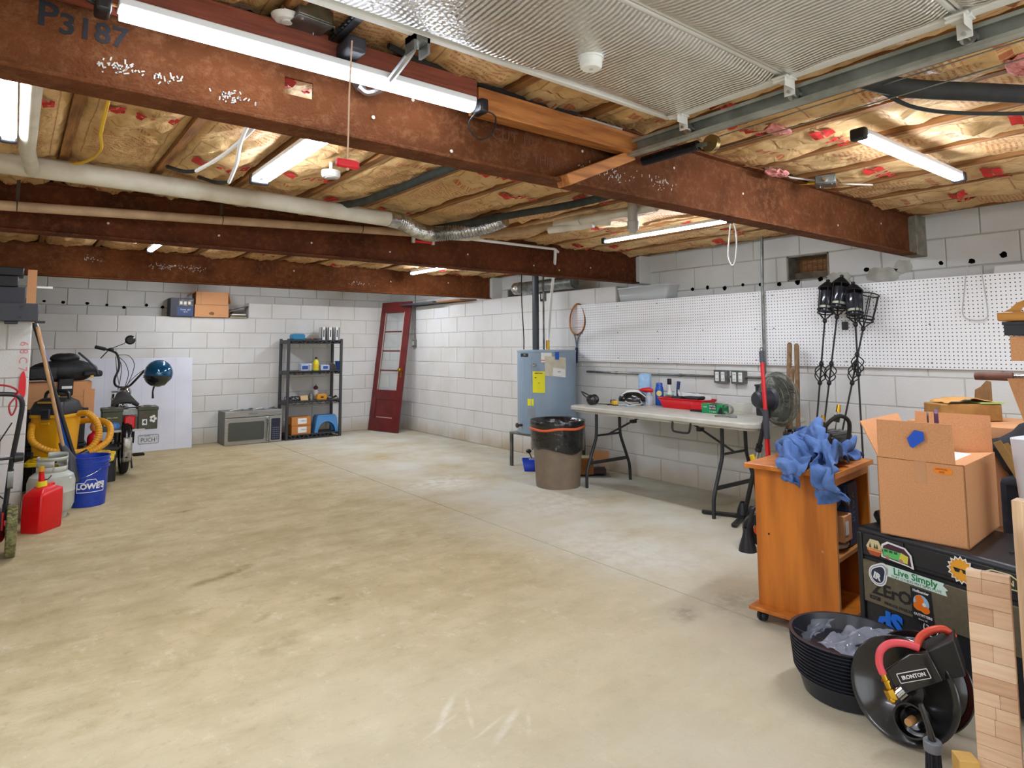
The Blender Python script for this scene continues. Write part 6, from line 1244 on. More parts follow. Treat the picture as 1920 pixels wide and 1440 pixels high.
for r, x in ((.186, .01), (.160, -.035), (.120, -.052), (.082, -.055), (.175, .03), (.12, .068), (.06, .078)): MB().tube([(cx_+x, r*cos(a), FZ+r*sin(a)) for a in [2*pi*k/48 for k in range(48)]], .0055 if r > .18 else .0022, 6, closed=True).build('guard_ring', fd, g)
MB().cyl((cx_+.078, 0, FZ), (cx_+.084, 0, FZ), .032, n=24).build('guard_badge', black, g)
hub = MB().cyl((cx_-.025, 0, FZ), (cx_+.03, 0, FZ), .038, n=20).build('hub', black, t)
for k in range(3):
    a0 = 2*pi*k/3
    mb = MB(); mb.grid(8, 10, lambda u, v: V((cx_+.0+.03*(u-.5)+.006*sin(v*3), (.035+.125*v)*cos(a0+(u-.5)*1.5*(.6+.4*v)), FZ+(.035+.125*v)*sin(a0+(u-.5)*1.5*(.6+.4*v))))); mb.build('blade', M('fan_blade', '#3b3d38', rough=.5), t, solid=.003, ang=60)
MB().lathe([(0, -.135), (.045, -.135), (.058, -.12), (.066, -.02), (.085, .0), (.08, .01), (0, .01)], 30, (cx_-.052, 0, FZ), (1, 0, 0)).build('motor', M('fan_navy', '#2a2b33', rough=.45), t)
MB().box(cx_-.115, cx_-.08, -.025, .025, FZ-.13, FZ-.05).build('neck', black, t, bevel=.008)
W2 = t.matrix_world.inverted()
fb = W2 @ V((4.36, 2.83, 0)); ft = V((cx_-.10, 0, FZ-.10)); fp = lambda k: fb.lerp(ft, k)
MB().tube([fp(.45), fp(1)], .0115, 14).build('inner_pole', chrome, t); MB().tube([fp(.72), fp(1)], .0155, 14).build('pole', M('black_tube', rough=.4), t); MB().tube([fp(.04), fp(.50)], .0165, 14).build('pole', M('black_tube', rough=.4), t)
MB().tube([fp(.46), fp(.54)], .023, 14).build('height_collar', black, t); c = fp(.68); MB().tube([fp(.66), fp(.72)], .022, 14).build('upper_collar', black, t); MB().cyl(c, c+V((-.04, -.03, 0)), .014, n=12).build('clamp_knob', black, t)
MB().lathe([(.026, .03), (.048, .03), (.040, .07), (.026, .11), (.02, .12)], 20, (fb.x, fb.y, 0)).build('base_socket', black, t)
for a in (115, 20): d = (W2.to_3x3() @ V((cos(rad(a)), sin(rad(a)), 0)))*.30; c = V((fb.x, fb.y, .018)); MB().bar(c-d, c+d, .035, .022).build('base_bar', black, t, bevel=.004)
t = thing('black_bin', 'black plastic tub on the right end of the folding table behind the fan', 'tub', (4.69, 2.76, TZ)); MB().prism(rrect(.15, .20, .02), .0, .225).build('body', M('tub_black', '#232328', rough=.4), t, bevel=.006); MB().prism(rrect(.16, .21, .02), .225, .24).build('rim', M('tub_black', rough=.4), t, bevel=.003)
t = thing('mop', 'bright red pole with dark grey grip leaning in front of the fan', 'mop', (3.86, 2.30, 0)); tp = V((4.035, 2.437, 1.253)); mp_ = V((3.99, 2.39, .565)); d = (mp_-tp)/(tp.z-mp_.z); b_ = tp+d*tp.z*.985
def pp(z): q = tp+d*(tp.z-z); return q-V((3.86, 2.30, 0))
rg = M('mop_red', '#c8141c', rough=.25, coat=.3)
MB().tube([pp(.04), pp(.66)], .0165, 14).build('lower_pole', rg, t); MB().tube([pp(.66), pp(.85)], .0195, 14).build('joint_grip', dgrey, t); MB().tube([pp(.85), pp(1.20)], .014, 14).build('upper_pole', rg, t); MB().tube([pp(1.165), pp(1.24)], .0165, 12).build('end_grip', M('grip_slate', '#44484f'), t)
q = pp(1.245); MB().tube([q+V((.010*cos(a)*.79, -.010*cos(a)*.61, .012*sin(a)+.008)) for a in [2*pi*k/14 for k in range(14)]], .003, 6, closed=True).build('hanging_loop', dgrey, t); MB().box(-.0, .14, .0, .05, 0, .04).xf(Mx.Translation(pp(.03)-V((.07, .025, .03)))).build('mop_head', dgrey, t, bevel=.01)
oldw = M('weathered_handle', '#8f6f4c', '#6c5138', rough=.75, sc_=8, stretch=(6, 6, 1), space='World')
for k, (p1, p0, l_) in enumerate((((4.80, 2.656, 1.298), (4.25, 2.44, .0), 'left of two tall worn wooden handles leaning behind the fan'), ((4.80, 2.60, 1.290), (4.30, 2.36, 0), 'right of two tall worn wooden handles leaning behind the fan'), ((4.60, 2.535, 1.108), (4.20, 2.40, 0), 'shorter worn wooden handle leaning behind the fan, left of the tall ones'))):
    t = thing('axe', l_, 'axe', p0); q1 = V(p1)-V(p0); MB().tube([q1*.06, q1*.5, q1*.93, q1*.99, q1], [.014, .015, .018, .019, .012], 12).build('handle', oldw, t); c = q1*.07; MB().prism([(-.02, -.045), (.10, -.06), (.10, .06), (-.02, .045)], -.014, .014, frame(c, (-.4, .9, 0), (.2, .1, 1))).build('head', M('axe_steel', '#4a4a48', rough=.5, metal=.7), t, bevel=.004)
# torches
blk = M('torch_black', '#1d1b1c', rough=.5, metal=.3); tg = M('torch_glass', '#35373f', rough=.1, metal=.3)
def torch(lab, p1, pk, p0, jar):
    """p1 top of lantern, pk the basket knot, p0 foot"""
    p1, pk, p0 = V(p1), V(pk), V(p0); ax_ = (p1-p0).normalized(); L_ = (p1-p0).length; kk = (pk-p0).dot(ax_)
    t = thing('garden_torch', lab, 'torch', p0, group='black wrought metal garden torches'); x_, y_, _ = basis(ax_); t.matrix_world = frame(p0, x_, y_)
    lo = L_-.27        # bottom of the lantern cage
    MB().cyl((0, 0, .0), (0, 0, lo-.05), .0065, n=8).build('pole', blk, t)
    mb = MB()
    for z in (kk-.07, kk+.07, lo-.055): mb.ball((0, 0, z), (.016, .016, .02), 10, 8)
    mb.build('collar', blk, t)
    mb = MB()
    for q in range(4):
        mb.tube([(.044*sin(pi*s)**.8*cos(2*pi*q/4+s*2.6), .044*sin(pi*s)**.8*sin(2*pi*q/4+s*2.6), kk-.065+.13*s) for s in [i/10 for i in range(11)]], .004, 6)
    mb.build('twisted_basket', blk, t)
    mb = MB()
    for q in range(6):
        a = 2*pi*q/6; c, s = cos(a), sin(a); mb.tube([(0, 0, lo-.05), (.03*c, .03*s, lo-.02), (.054*c, .054*s, lo+.01), (.058*c, .058*s, lo+.10), (.06*c, .06*s, lo+.20)], .0035, 6)
    for z, r in ((lo+.005, .054), (lo+.03, .056), (lo+.195, .06)): mb.tube([(r*cos(a), r*sin(a), z) for a in [2*pi*k/20 for k in range(20)]], .0045, 6, closed=True)
    mb.build('cage', blk, t)
    if jar:
        MB().lathe([(0, lo+.015), (.044, lo+.015), (.046, lo+.02), (.046, lo+.17)], 20).build('glass', tg, t); MB().lathe([(.0465, lo+.03), (.0465, lo+.055)], 20).build('label', M('torch_label', '#b9bda4', rough=.6), t)
        MB().lathe([(.064, lo+.19), (.058, lo+.205), (.03, lo+.235), (.012, lo+.25), (.014, lo+.262), (0, lo+.27)], 20).build('cap', blk, t)
    return t
torch('garden torch leftmost of the four, glass lantern and cap', (4.82, 2.342, 1.775), (4.649, 2.345, 1.076), (4.38, 2.349, 0), 1)
torch('tallest garden torch, second from the left, with pointed cap', (4.82, 2.238, 1.80), (4.642, 2.272, 1.079), (4.373, 2.323, 0), 1)
torch('third garden torch from the left, its pole slanting down to the right', (4.80, 2.153, 1.74), (4.676, 2.088, 1.142), (4.391, 1.96, 0), 1)
torch('rightmost garden torch, an empty open cage slanting the other way', (4.82, 2.032, 1.707), (4.662, 2.118, 1.085), (4.393, 2.264, 0), 0)
tag(MB().box(-.015, .015, -.02, .02, -.03, .03).build('hanging_tag', black, bevel=.006), 'small black plug hanging between the two left torches', 'plug').location = (4.80, 2.225, 1.42)
# pressure washer lance
t = thing('spray_lance', 'brass and steel spray lance standing among the torch poles', 'lance', (4.36, 2.14, .45)); MB().tube([(.0, .03, 0), (.03, .0, .22), (.06, -.02, .40)], .006, 8).tube([(-.02, .09, 0), (0, .08, .2), (.02, .07, .33)], .006, 8).build('pipe', chrome, t); MB().tube([(.058, -.018, .38), (.064, -.022, .43)], [.016, .012], 12).build('brass_tip', brass, t); MB().tube([(.018, .07, .31), (.022, .068, .355)], [.015, .011], 12).build('brass_tip', brass, t); MB().tube([(.045, -.008, .315), (.052, -.015, .36)], .02, 10).build('black_collar', black, t)
# black ribbed case behind the cabinet, and hose
t = thing('ribbed_case', 'black ribbed machine case behind the blue sweatshirt', 'case', (4.02, 2.07, .0)); MB().prism(rrect(.26, .34, .04), 0, .735).build('body', black, t, bevel=.01)
for k in range(7): MB().box(-.135, .12, -.15+.045*k, -.13+.045*k, .62, .755).build('rib', M('gloss_black2', rough=.2, coat=.5), t, bevel=.006)
MB().tube([(-.10, -.10, .70), (-.16, -.14, .80), (-.12, -.20, .86), (-.04, -.22, .82), (-.02, -.20, .70)], .012, 10, sub=5).build('hose', blackr, t); MB().cyl((-.14, .12, .66), (-.11, .12, .66), .04, n=16).cyl((-.14, .06, .62), (-.11, .06, .62), .022, n=16).build('dial', chrome, t)
t = thing('yellow_tool', 'yellow and black tool standing behind the left edge of the cabinet', 'tool', (3.78, 2.36, 0)); MB().tube([(.06, -.05, .30), (.03, -.02, .45), (.0, .02, .58)], [.03, .024, .016], 12).build('yellow_body', M('tool_yellow2', '#e0b81c', rough=.4), t); MB().lathe([(.0, .0), (.055, 0), (.05, .03), (.03, .09), (.02, .14)], 18, (-.08, .02, 0)).build('black_foot', black, t); MB().tube([(-.08, .02, .1), (-.04, .0, .25), (.06, -.05, .32)], .013, 10).build('shaft', black, t); MB().lathe([(.035, -.02), (.09, -.02), (.10, 0), (.09, .02), (.035, .02)], 26, (.02, .0, .12), (.6, .3, 0)).build('cord_reel', black, t); MB().lathe([(0, -.03), (.03, -.03), (.03, .03), (0, .03)], 16, (.02, .0, .12), (.6, .3, 0)).build('orange_hub', M('hub_orange', '#d4521f', rough=.5), t)
# ================================================================== RIGHT FOREGROUND
cw = M('cherry_laminate', '#cf7a26', '#a65a16', rough=.36, sc_=3.2, stretch=(4.2, 4.2, .5), thr=(.38, .66), detail=8)
cwe = M('laminate_edge', '#c58a52', '#b0743c', rough=.5, sc_=8)
t = thing('wooden_cabinet', 'orange-brown wooden cabinet on casters, open at its right side', 'cabinet', (2.885, 1.42, 0), rad(7))
W_, D_, H_ = .36, .47, .72
MB().box(0, .018, 0, W_, .068, .70).build('side_panel', cw, t, bevel=.001, ang=0)
MB().box(.45, .468, 0, W_, .068, .70).build('side_panel', cw, t, bevel=.001, ang=0)
MB().box(.018, .45, W_-.012, W_, .068, .70).build('back_panel', cw, t, ang=0)
MB().box(-.045, .48, -.02, W_+.03, .70, .722).build('top_panel', cw, t, bevel=.003, ang=0)
MB().box(-.045, .48, -.022, -.020, .70, .722).build('top_edge', cwe, t, ang=0); MB().box(-.0008, .019, -.0015, 0, .068, .70).build('panel_edge', cwe, t, ang=0)
MB().box(.018, .45, -.004, .012, .66, .70).build('front_rail', cwe, t, bevel=.001, ang=0)
MB().box(.018, .45, .005, W_-.012, .325, .343).build('shelf', cwe, t, ang=0); MB().box(-.055, .468, -.01, W_+.025, .055, .070).build('bottom_board', cw, t, bevel=.002, ang=0)
MB().cyl((-.0015, .30, .40), (.002, .30, .40), .005, n=10).build('dark_hole', txt_black, t); MB().cyl((-.0015, .06, .37), (.002, .06, .37), .006, n=10).build('pale_plug', cwe, t)
for x in (-.01, .43):
    for y in (W_-.02, .03):
        MB().lathe([(0, -.02), (.018, -.02), (.024, -.013), (.025, -.006), (.018, 0), (.025, .006), (.024, .013), (.018, .02), (0, .02)], 20, (x, y, .026), (0, 1, 0)).build('caster_wheel', M('caster_navy', '#20242d', rough=.4), t); MB().cyl((x, y, .045), (x, y, .058), .009, n=10).build('caster_stem', chrome, t)
# in the cabinet
cR = Mx.Translation((2.885, 1.42, 0)) @ Mx.Rotation(rad(7), 4, 'Z')
def inc(x, y, z): return cR @ V((x, y, z))
t = thing('blue_bag', 'dark blue bag with pale lettering on the cabinet shelf', 'bag', inc(.24, .05, .344), rad(7)); MB().box(-.02, .13, -.03, .12, 0, .29).build('body', M('bag_blue', '#16365f', '#10294c', rough=.6, sc_=9), t, bevel=.012); text('VALUE', .05, M('bag_print', '#3c6590'), t, frame((.05, -.031, .17), (0, 0, -1), (1, 0, 0)), ext=.0003)
t = thing('small_carton', 'brown carton with white label on the cabinet shelf', 'carton', inc(.17, .045, .392), rad(7)); MB().box(-.05, .05, -.04, .12, 0, .115).build('carton', card, t, bevel=.003); MB().prism(rrect(.04, .06, .006, cx=-.018, cy=.06), 0, .001, frame((0, -.041, 0), (1, 0, 0), (0, 0, 1))).build('white_label', white, t)
t = thing('plastic_bag', 'crumpled pale plastic bag beneath the brown carton in the cabinet', 'bag', inc(.18, .10, .344), rad(7)); mb = MB(); mb.ball((0, 0, .022), (.09, .09, .023), 20, 10)
for v in mb.v: v += V((.01*N3(v.x*40, v.y*40), 0, .012*N3(v.x*30, v.y*30, v.z*30)))
mb.build('body', M('pale_crumple', '#c4bab0', '#94867a', rough=.5, sc_=40), t, ang=0)
t = thing('clothing_bundle', 'grey-blue cloth with black strap at the top of the cabinet opening', 'cloth', inc(.16, .11, .508), rad(7)); mb = MB(); mb.ball((0, 0, .075), (.075, .09, .075), 20, 12)
for v in mb.v: v += V((.02*N3(v.x*20, v.y*20, v.z*20), 0, .02*N3(v.x*20+4, v.y*20, v.z*20)))
mb.build('cloth', M('slate_cloth', '#3c4654', '#566a80', rough=.9, sc_=14), t, ang=80); MB().tube([(-.05, -.09, .10), (.0, -.10, .05), (.04, -.10, .04), (.07, -.09, .08)], .008, 8, sub=4).build('black_strap', black, t)
# sweatshirt
sw = M('sweat_blue', '#5a78ad', '#466398', rough=.95, sc_=9, bump=.35, bsc=160)
t = thing('sweatshirt', 'crumpled blue sweatshirt on the cabinet top with both cuffs hanging over', 'clothes', inc(0, 0, .722), rad(7))
# draped shape of the sweatshirt: vertex steps in half millimetres (x, y, z, x, y, z, ...)
STEPS = (
-116,-124,-228,-4,-14,23,12,44,23,-31,-10,-29,19,42,35,8,-10,-34,18,0,30,2,16,-20,14,12,-8,12,-28,-4,16,48,-9,-6,-16,-20,10,55,-5,-20,-11,-16,6,33,6,-22,-12,-14,-21,33,18,-34,-3,-18,
-8,25,24,-29,6,-27,51,125,107,30,8,6,-19,15,9,-27,-24,15,15,32,3,-17,-35,23,14,47,-6,-29,-30,7,13,25,-17,-23,-12,11,6,24,-9,-13,-12,18,4,23,-12,-3,-13,28,8,28,-7,-16,-17,18,2,20,-29,
-2,0,34,-4,17,-21,16,1,33,-11,-3,-12,10,22,9,32,-477,-125,-11,32,6,30,8,30,28,18,7,0,22,-8,-6,30,-19,34,10,-14,-11,14,-24,11,26,-6,-15,24,-5,-21,26,-3,-38,25,3,35,127,88,15,21,0,-8,
21,1,-10,16,4,-18,3,14,-18,-21,16,-16,3,9,12,22,-17,-8,22,-11,-12,16,9,-14,17,19,34,-433,-53,16,21,-12,16,12,5,9,14,15,21,14,-10,2,20,-16,-18,2,-22,-11,23,-2,-18,22,-5,-9,23,-9,10,34,
16,15,28,4,-13,-1,-38,6,95,114,4,20,-4,16,15,0,2,21,10,-18,9,14,-12,-16,10,-14,-5,6,-16,26,-14,24,16,-16,-8,22,5,-16,28,19,26,-424,-58,-16,18,-12,6,15,-13,14,13,0,6,2,21,2,14,18,4,18,
-20,-24,18,-2,-2,29,-5,2,25,-8,30,16,10,14,22,-5,-50,91,85,4,21,5,11,16,1,21,6,5,1,18,7,-18,6,-4,-23,4,1,6,17,-17,24,1,-11,-8,24,7,-16,26,16,24,-402,-59,-22,14,-8,-14,12,-16,0,20,-8,
10,16,20,-6,-12,23,33,16,-7,1,24,-15,-6,28,3,-13,26,1,1,26,-16,24,14,9,-8,71,102,-20,11,6,-3,22,7,23,-3,-12,2,23,-2,-1,28,3,-19,1,-2,-14,17,-2,25,4,2,3,26,4,0,21,-9,-8,-389,-63,-30,
8,-8,-19,20,-14,-7,20,-13,16,12,-11,26,-1,26,40,-8,30,-16,23,-8,14,34,-9,-6,28,-10,-26,20,-1,13,26,0,12,35,90,-15,-5,24,16,12,-8,-9,17,8,-14,17,10,21,12,-6,8,28,-2,-3,22,3,-13,12,-3,
-31,0,13,-11,34,3,8,16,-12,30,12,-10,-14,-386,-74,-29,11,-4,-12,31,-18,0,24,-13,21,4,-7,6,-26,30,40,-1,24,-3,27,-1,11,34,-10,-20,18,-15,12,25,-2,-10,28,14,25,20,94,3,19,15,2,16,-4,-8,
17,-11,1,13,16,15,44,8,-12,16,4,0,16,-30,-38,4,26,-26,16,6,14,27,-10,17,29,-22,17,-2,-38,-24,10,-3,-4,-424,-15,-29,24,-14,-1,38,-22,-4,24,-6,30,-3,6,0,-29,36,28,-2,6,12,23,-7,-18,30,
-13,-8,25,-7,19,22,6,3,28,10,53,28,103,15,-4,-16,-13,20,-14,-15,26,-9,-3,16,15,13,39,20,2,13,-28,-14,18,22,-12,26,-19,-22,14,2,-2,18,12,4,19,-19,-4,17,-24,-40,-430,-11,-22,15,-13,-14,
29,-26,10,16,14,20,10,32,30,-12,8,17,-4,-8,-1,30,-12,-16,23,-8,-5,25,2,9,26,15,4,25,-1,101,17,94,0,-2,-18,-18,34,-30,-9,19,-20,-5,25,4,9,22,33,-4,27,-9,3,15,-16,2,10,22,-13,21,-3,-20,
25,-6,-15,27,-3,-15,25,-6,-47,-443,-14,7,5,-22,10,20,-12,-12,-4,25,18,12,17,12,14,17,17,16,-25,-14,20,-6,-1,22,0,0,24,8,18,26,8,-7,24,-2,111,21,64,-24,19,-11,-16,34,-31,9,-6,-20,1,36,
-12,4,14,30,-2,17,9,2,5,-22,-2,30,-1,4,14,19,-26,28,3,-28,38,-4,-5,18,-32,-87,-458,25,18,6,18,6,22,-26,10,-26,-3,13,-12,-19,15,15,3,4,15,13,8,37,4,1,30,7,3,10,-20,5,27,0,1,20,20,16,
18,-19,-7,25,-1,-16,-7,32,-33,9,7,138,29,11,-16,28,12,-17,32,-20,11,-6,-19,8,30,-27,-3,20,17,5,8,23,-14,24,-3,14,2,-27,-17,30,0,5,19,24,-26,31,11,-16,30,-16,-71,-450,25,-5,22,-14,16,
-26,-10,17,-32,-10,11,-2,-24,0,34,2,8,42,2,4,20,12,8,22,2,6,26,-9,0,16,20,4,30,3,4,24,-18,-17,-9,34,85,45,-16,6,8,19,-10,39,13,-2,14,-20,11,9,-31,-4,31,-3,7,9,24,-10,18,18,0,15,-18,
-2,21,-22,-18,18,-7,3,17,21,-5,27,12,-95,-446,12,4,27,13,-3,23,-13,10,-36,-17,18,-14,-5,16,24,-10,-4,22,6,12,8,-20,4,23,-2,13,19,7,0,24,13,-8,30,-11,11,20,19,-17,-5,36,91,59,-42,-14,
12,0,6,16,27,-2,32,-3,-4,20,-10,10,26,-34,-20,22,0,18,1,33,-2,25,20,-12,18,3,-4,9,-31,4,23,-18,-6,3,25,-84,-423,20,14,34,12,-4,4,24,-18,24,-30,15,-15,-8,23,12,-6,-13,15,-2,26,-26,-14,
-7,33,0,28,-9,-2,2,22,-18,-10,38,4,-9,2,28,-5,6,40,120,96,-47,-18,16,-5,-11,12,12,-11,20,10,-4,24,-9,2,29,-21,-4,20,-16,2,20,32,18,7,44,-4,28,9,-22,14,-27,6,-26,-26,8,18,-10,-89,-399,
8,13,6,28,0,7,24,-17,23,8,9,23,2,39,10,10,-7,38,21,22,2,-1,16,8,-10,2,-14,-35,-20,-52,-53,-10,79,-26,-4,34,15,11,-32,15,3,-17,27,-26,5,35,26,9,2,-17,14,1,35,32,11,-22,0,-16,35,4,-7,
-11,-20,-11,30,-8,4,-16,17,-6,28,-6,-22,-16,25,24,22,-9,-36,-40,23,33,35,-44,-49,-39,34,30,40,-24,-42,-18,30,26,24,-6,-22,-6,10,35,22,-6,-3,-10,17,8,4,6,6,0,19,-18,-20,22,8,-8,16,-32,
-12,24,-13,4,24,-3,17,32,23,19,12,61,24,42,26,7,8,36,-13,20,-23,-11,1,-34,9,-21,-16,2,14,-17,-45,-14,-32,37,34,26,-32,-16,-36,18,34,22,-20,-12,-12,-87,-454,4,-13,16,12,6,9,18,2,6,20,
1,2,22,7,18,28,16,39,24,22,23,12,16,5,-14,-6,-40,-49,6,-28,-73,-14,71,-30,-4,36,6,6,-10,30,12,-35,24,8,18,46,9,38,13,1,16,-17,26,-23,-18,10,-9,-26,1,22,-2,13,-6,-11,12,4,-17,-1,22,-3,
1,31,21,18,9,33,-17,15,10,-13,1,-45,-24,41,-9,5,15,-23,15,32,20,9,14,47,21,42,21,5,2,43,17,28,10,-5,18,-19,-11,-20,-21,4,10,-21,-6,22,-6,8,8,-20,-18,2,-29,-115,-462,-8,-11,23,5,-10,
-19,20,8,24,14,2,14,18,2,4,25,16,24,31,14,24,40,14,17,-3,8,-19,-61,2,-44,-64,-6,53,-52,-7,37,1,7,4,27,16,-30,36,8,14,45,0,28,15,2,22,-14,14,6,-24,17,-18,-6,17,4,-13,-4,21,-3,15,-11,
-18,5,12,-18,-1,30,-4,-8,19,22,11,17,18,-18,7,-34,-10,25,5,18,34,6,2,16,47,30,34,3,0,22,19,0,1,36,-2,21,-18,8,21,-8,-10,-27,-18,2,36,-6,1,16,-6,-7,24,-6,-10,-1,-31,-111,-483,-26,-12,
22,9,-5,-24,35,-2,18,44,20,12,-6,-4,21,-3,6,15,26,6,8,43,9,18,21,7,5,-44,12,-39,-58,8,18,-74,-8,42,-20,4,12,24,14,-15,35,4,7,33,-6,22,0,16,18,10,-8,24,10,20,28,-16,15,-9,18,13,1,-16,
-10,-6,-38,20,-4,-14,-12,23,8,20,7,-19,-6,25,-7,-12,25,-7,2,18,26,12,28,37,16,28,30,0,27,8,16,18,-6,-1,7,30,-13,18,2,9,-4,-24,-3,4,-25,-16,13,-23,10,20,-8,0,26,-4,-13,-13,-10,-105,-463,
-23,-8,22,32,-3,-27,50,-22,5,44,11,27,-3,10,16,-18,13,15,-9,7,7,25,6,6,37,2,24,-5,5,-12,-40,21,-22,-82,-2,39,-55,0,27,7,4,2,34,10,-8,25,1,20,11,-4,-4,28,26,34,1,-46,35,25,3,33,-2,24,
3,-17,38,-22,-29,10,-27,-4,8,18,-14,-5,26,-12,0,22,-12,1,18,-24,-4,29,12,16,24,37,12,21,27,2,26,-2,22,-1,14,-3,25,30,-15,24,8,-11,12,-16,3,2,-30,-4,-18,-32,-5,1,-21,5,21,-11,4,24,0,
-111,-458,2,-8,-6,57,-9,6,49,-18,-8,36,6,24,-1,14,4,-23,10,6,-18,10,23,-8,12,9,20,4,23,22,-11,13,-30,28,-36,-68,-11,38,-44,16,16,-18,0,18,22,4,1,27,14,-8,29,-1,8,35,-17,37,17,-10,48,
8,-19,29,16,21,2,-24,28,-21,-14,24,-18,-7,15,9,-21,1,24,-26,6,17,-22,4,12,-26,-4,25,-10,1,31,18,10,18,22,18,10,10,-4,22,14,15,23,46,-8,28,22,-17,13,-11,-9,14,-31,0,-12,-30,8,-20,-16,
3,-4,-22,-3,13,-17,-100,-432,35,-10,9,64,-20,-34,28,-14,5,26,10,18,14,5,25,4,13,11,-26,13,3,-44,22,28,-14,15,10,21,-6,18,-21,10,-20,-44,-14,18,-18,5,22,8,21,15,-10,-1,16,15,2,7,32,7,
3,36,-16,20,23,-16,37,14,-19,27,18,15,15,-21,22,-16,-11,16,2,-24,36,-14,-18,2,0,-48,13,25,-22,13,29,-7,2,4,-26,-12,30,-4,2,26,18,8,17,18,6,17,33,12,34,42,-11,24,16,-23,-14,-12,0,20,
-22,10,19,-10,-12,2,-18,-4,-9,-21,25,-20,-21,-103,-429,33,-18,-9,63,-18,-17,46,-10,24,-10,6,16,14,18,-1,18,10,24,-12,14,10,-52,12,10,-40,22,14,9,0,18,-12,0,-7,-32,-12,25,-2,0,1,27,10,
19,-2,16,18,-12,-6,17,20,5,5,35,-7,16,24,-12,18,31,-18,30,17,-1,28,-6,11,2,-26,29,-14,-13,29,4,-56,56,-22,-42,16,28,-14,-12,-8,-19,-6,22,-14,-16,27,14,-1,25,-15,3,21,11,2,9,35,8,36,
33,-9,25,11,-25,-9,-22,11,20,-19,15,-1,19,-14,39,4,-10,-16,-15,16,6,-43,-82,-450,44,-16,-18,52,-14,-8,50,-16,19,11,-4,5,-23,13,24,-17,30,3,-1,19,25,-24,-6,-8,-32,0,22,-14,18,4,16,-4,
26,-6,6,18,-22,7,-2,20,6,10,14,3,19,4,-4,27,-13,-6,12,31,4,4,24,-8,20,20,-12,22,35,-16,32,8,-4,22,-21,16,-10,-34,70,-30,-41,66,2,-61,-5,-23,-25,-7,19,-13,-7,30,12,-14,12,18,1,16,-22,
9,13,-7,1,25,1,-29,26,20,-3,28,16,27,15,8,11,11,-38,-8,22,13,-11,4,53,-24,2,-18,8,23,-28,-60,-458,26,-9,-15,44,-8,-2,40,-20,20,16,1,-3,-28,22,13,-49,25,28,-25,12,12,19,-18,4,-7,-5,0,
-24,-4,24,7,22,11,19,11,20,-29,6,18,13,14,-3,18,-2,0,20,-28,16,16,2,38,-6,2,4,23,-5,10,27,-14,27,34,-21,39,18,-2,-6,-28,22,22,-34,73,-28,-46,57,-24,-43,-2,-13,-39,-11,21,-8,-7,16,22,
-5,12,14,-7,18,4,5,12,-18,-23,18,0,16,26,-1,-5,28,-7,21,18,-10,24,18,-8,10,24,4,-36,23,20,-22,19,27,-4,4,-21,-56,-466,18,-5,-6,46,-11,12,26,-12,29,-2,12,-7,-30,50,0,-44,16,16,-26,-4,
12,29,-18,18,5,-2,2,-26,-8,20,-1,16,0,27,1,24,-9,-1,20,-5,14,6,16,-5,8,19,-29,6,5,-3,-6,44,7,31,-5,-8,12,29,-19,33,31,-8,23,22,13,11,-29,34,12,-47,40,-10,-51,26,-18,-26,16,-16,-17,0,
8,-20,-14,15,-1,-2,17,18,-5,6,22,-12,37,-3,-36,20,20,5,24,-14,21,-5,-7,27,-4,-34,40,28,-4,2,25,27,-37,3,-9,-3,34,21,-12,15,10,-64,-457,-1,-6,12,30,6,18,24,-4,28,-22,31,-18,-19,39,6,
-33,16,-11,-30,-22,25,14,0,18,12,5,6,-27,-10,19,13,-9,10,20,-9,17,17,-1,0,-23,-20,20,-9,-3,18,13,15,4,20,-18,11,36,8,-19,41,-7,40,13,-14,22,34,9,28,-3,9,-16,-43,33,15,-30,29,17,-17,
8,-2,-27,11,-8,-15,12,-9,-21,-4,21,-20,-14,15,5,-12,29,41,-40,12,48,-1,50,8,1,19,-16,12,-31,-18,34,-26,-44,26,35,6,-20,11,-7,-26,18,25,20,24,8,17,32,-6,-79,-448,8,-5,0,32,9,23,-1,3,
37,-12,35,-16,-19,42,-20,-26,8,6,-30,-21,18,16,1,22,-6,0,27,-10,-16,-8,29,-12,29,7,-3,17,6,-15,10,-20,-17,10,-20,-12,18,4,6,7,26,5,8,36,10,-27,32,-4,12,46,-6,33,18,16,27,-8,8,-10,-38,
8,-5,-33,12,18,-16,26,2,-7,14,16,-8,2,9,-24,0,19,-18,-20,-10,32,-30,28,54,-5,55,15,-18,30,22,5,12,-23,17,-38,-27,25,-33,-39,-9,26,-8,-9,16,27,22,16,-1,4,16,-16,24,50,-17,-92,-488,31,
12,43,32,6,28,8,-4,25,4,20,14,-38,56,-32,-32,20,-5,-30,-24,19,10,0,11,-15,-14,15,18,-8,33,22,-12,29,7,0,-1,-26,-18,11,-22,-15,20,-2,-4,1,22,-1,-11,24,12,18,24,-5,6,24,11,-16,36,-4,28,
18,13,25,-10,1,21,-20,9,-13,-22,9,-11,-20,25,0,-42,10,14,-12,13,18,6,-6,30,21,-35,18,63,-14,58,34,5,33,-12,-24,7,13,6,4,-25,6,-18,-36,15,-44,4,21,-4,-8,6,16,-16,-6,20,-10,14,40,-12,
18,40,-28,-114,-495,8,18,47,42,30,20,44,8,26,12,-21,34,-6,41,-14,-74,43,-22,-14,-15,17,-26,-2,20,14,-13,15,6,-17,41,8,4,17,30,-6,2,-30,-20,16,-26,-14,8,18,14,-22,26,0,-12,28,-6,2,30,
10,22,6,-2,10,25,-3,14,21,9,12,-30,5,32,-4,5,4,-24,16,-18,-22,28,-22,-42,8,12,-16,-16,22,34,-10,44,46,-22,76,24,4,36,48,-16,21,-6,-16,11,-10,-14,6,-21,-9,-6,-23,35,-12,-4,20,-18,-4,
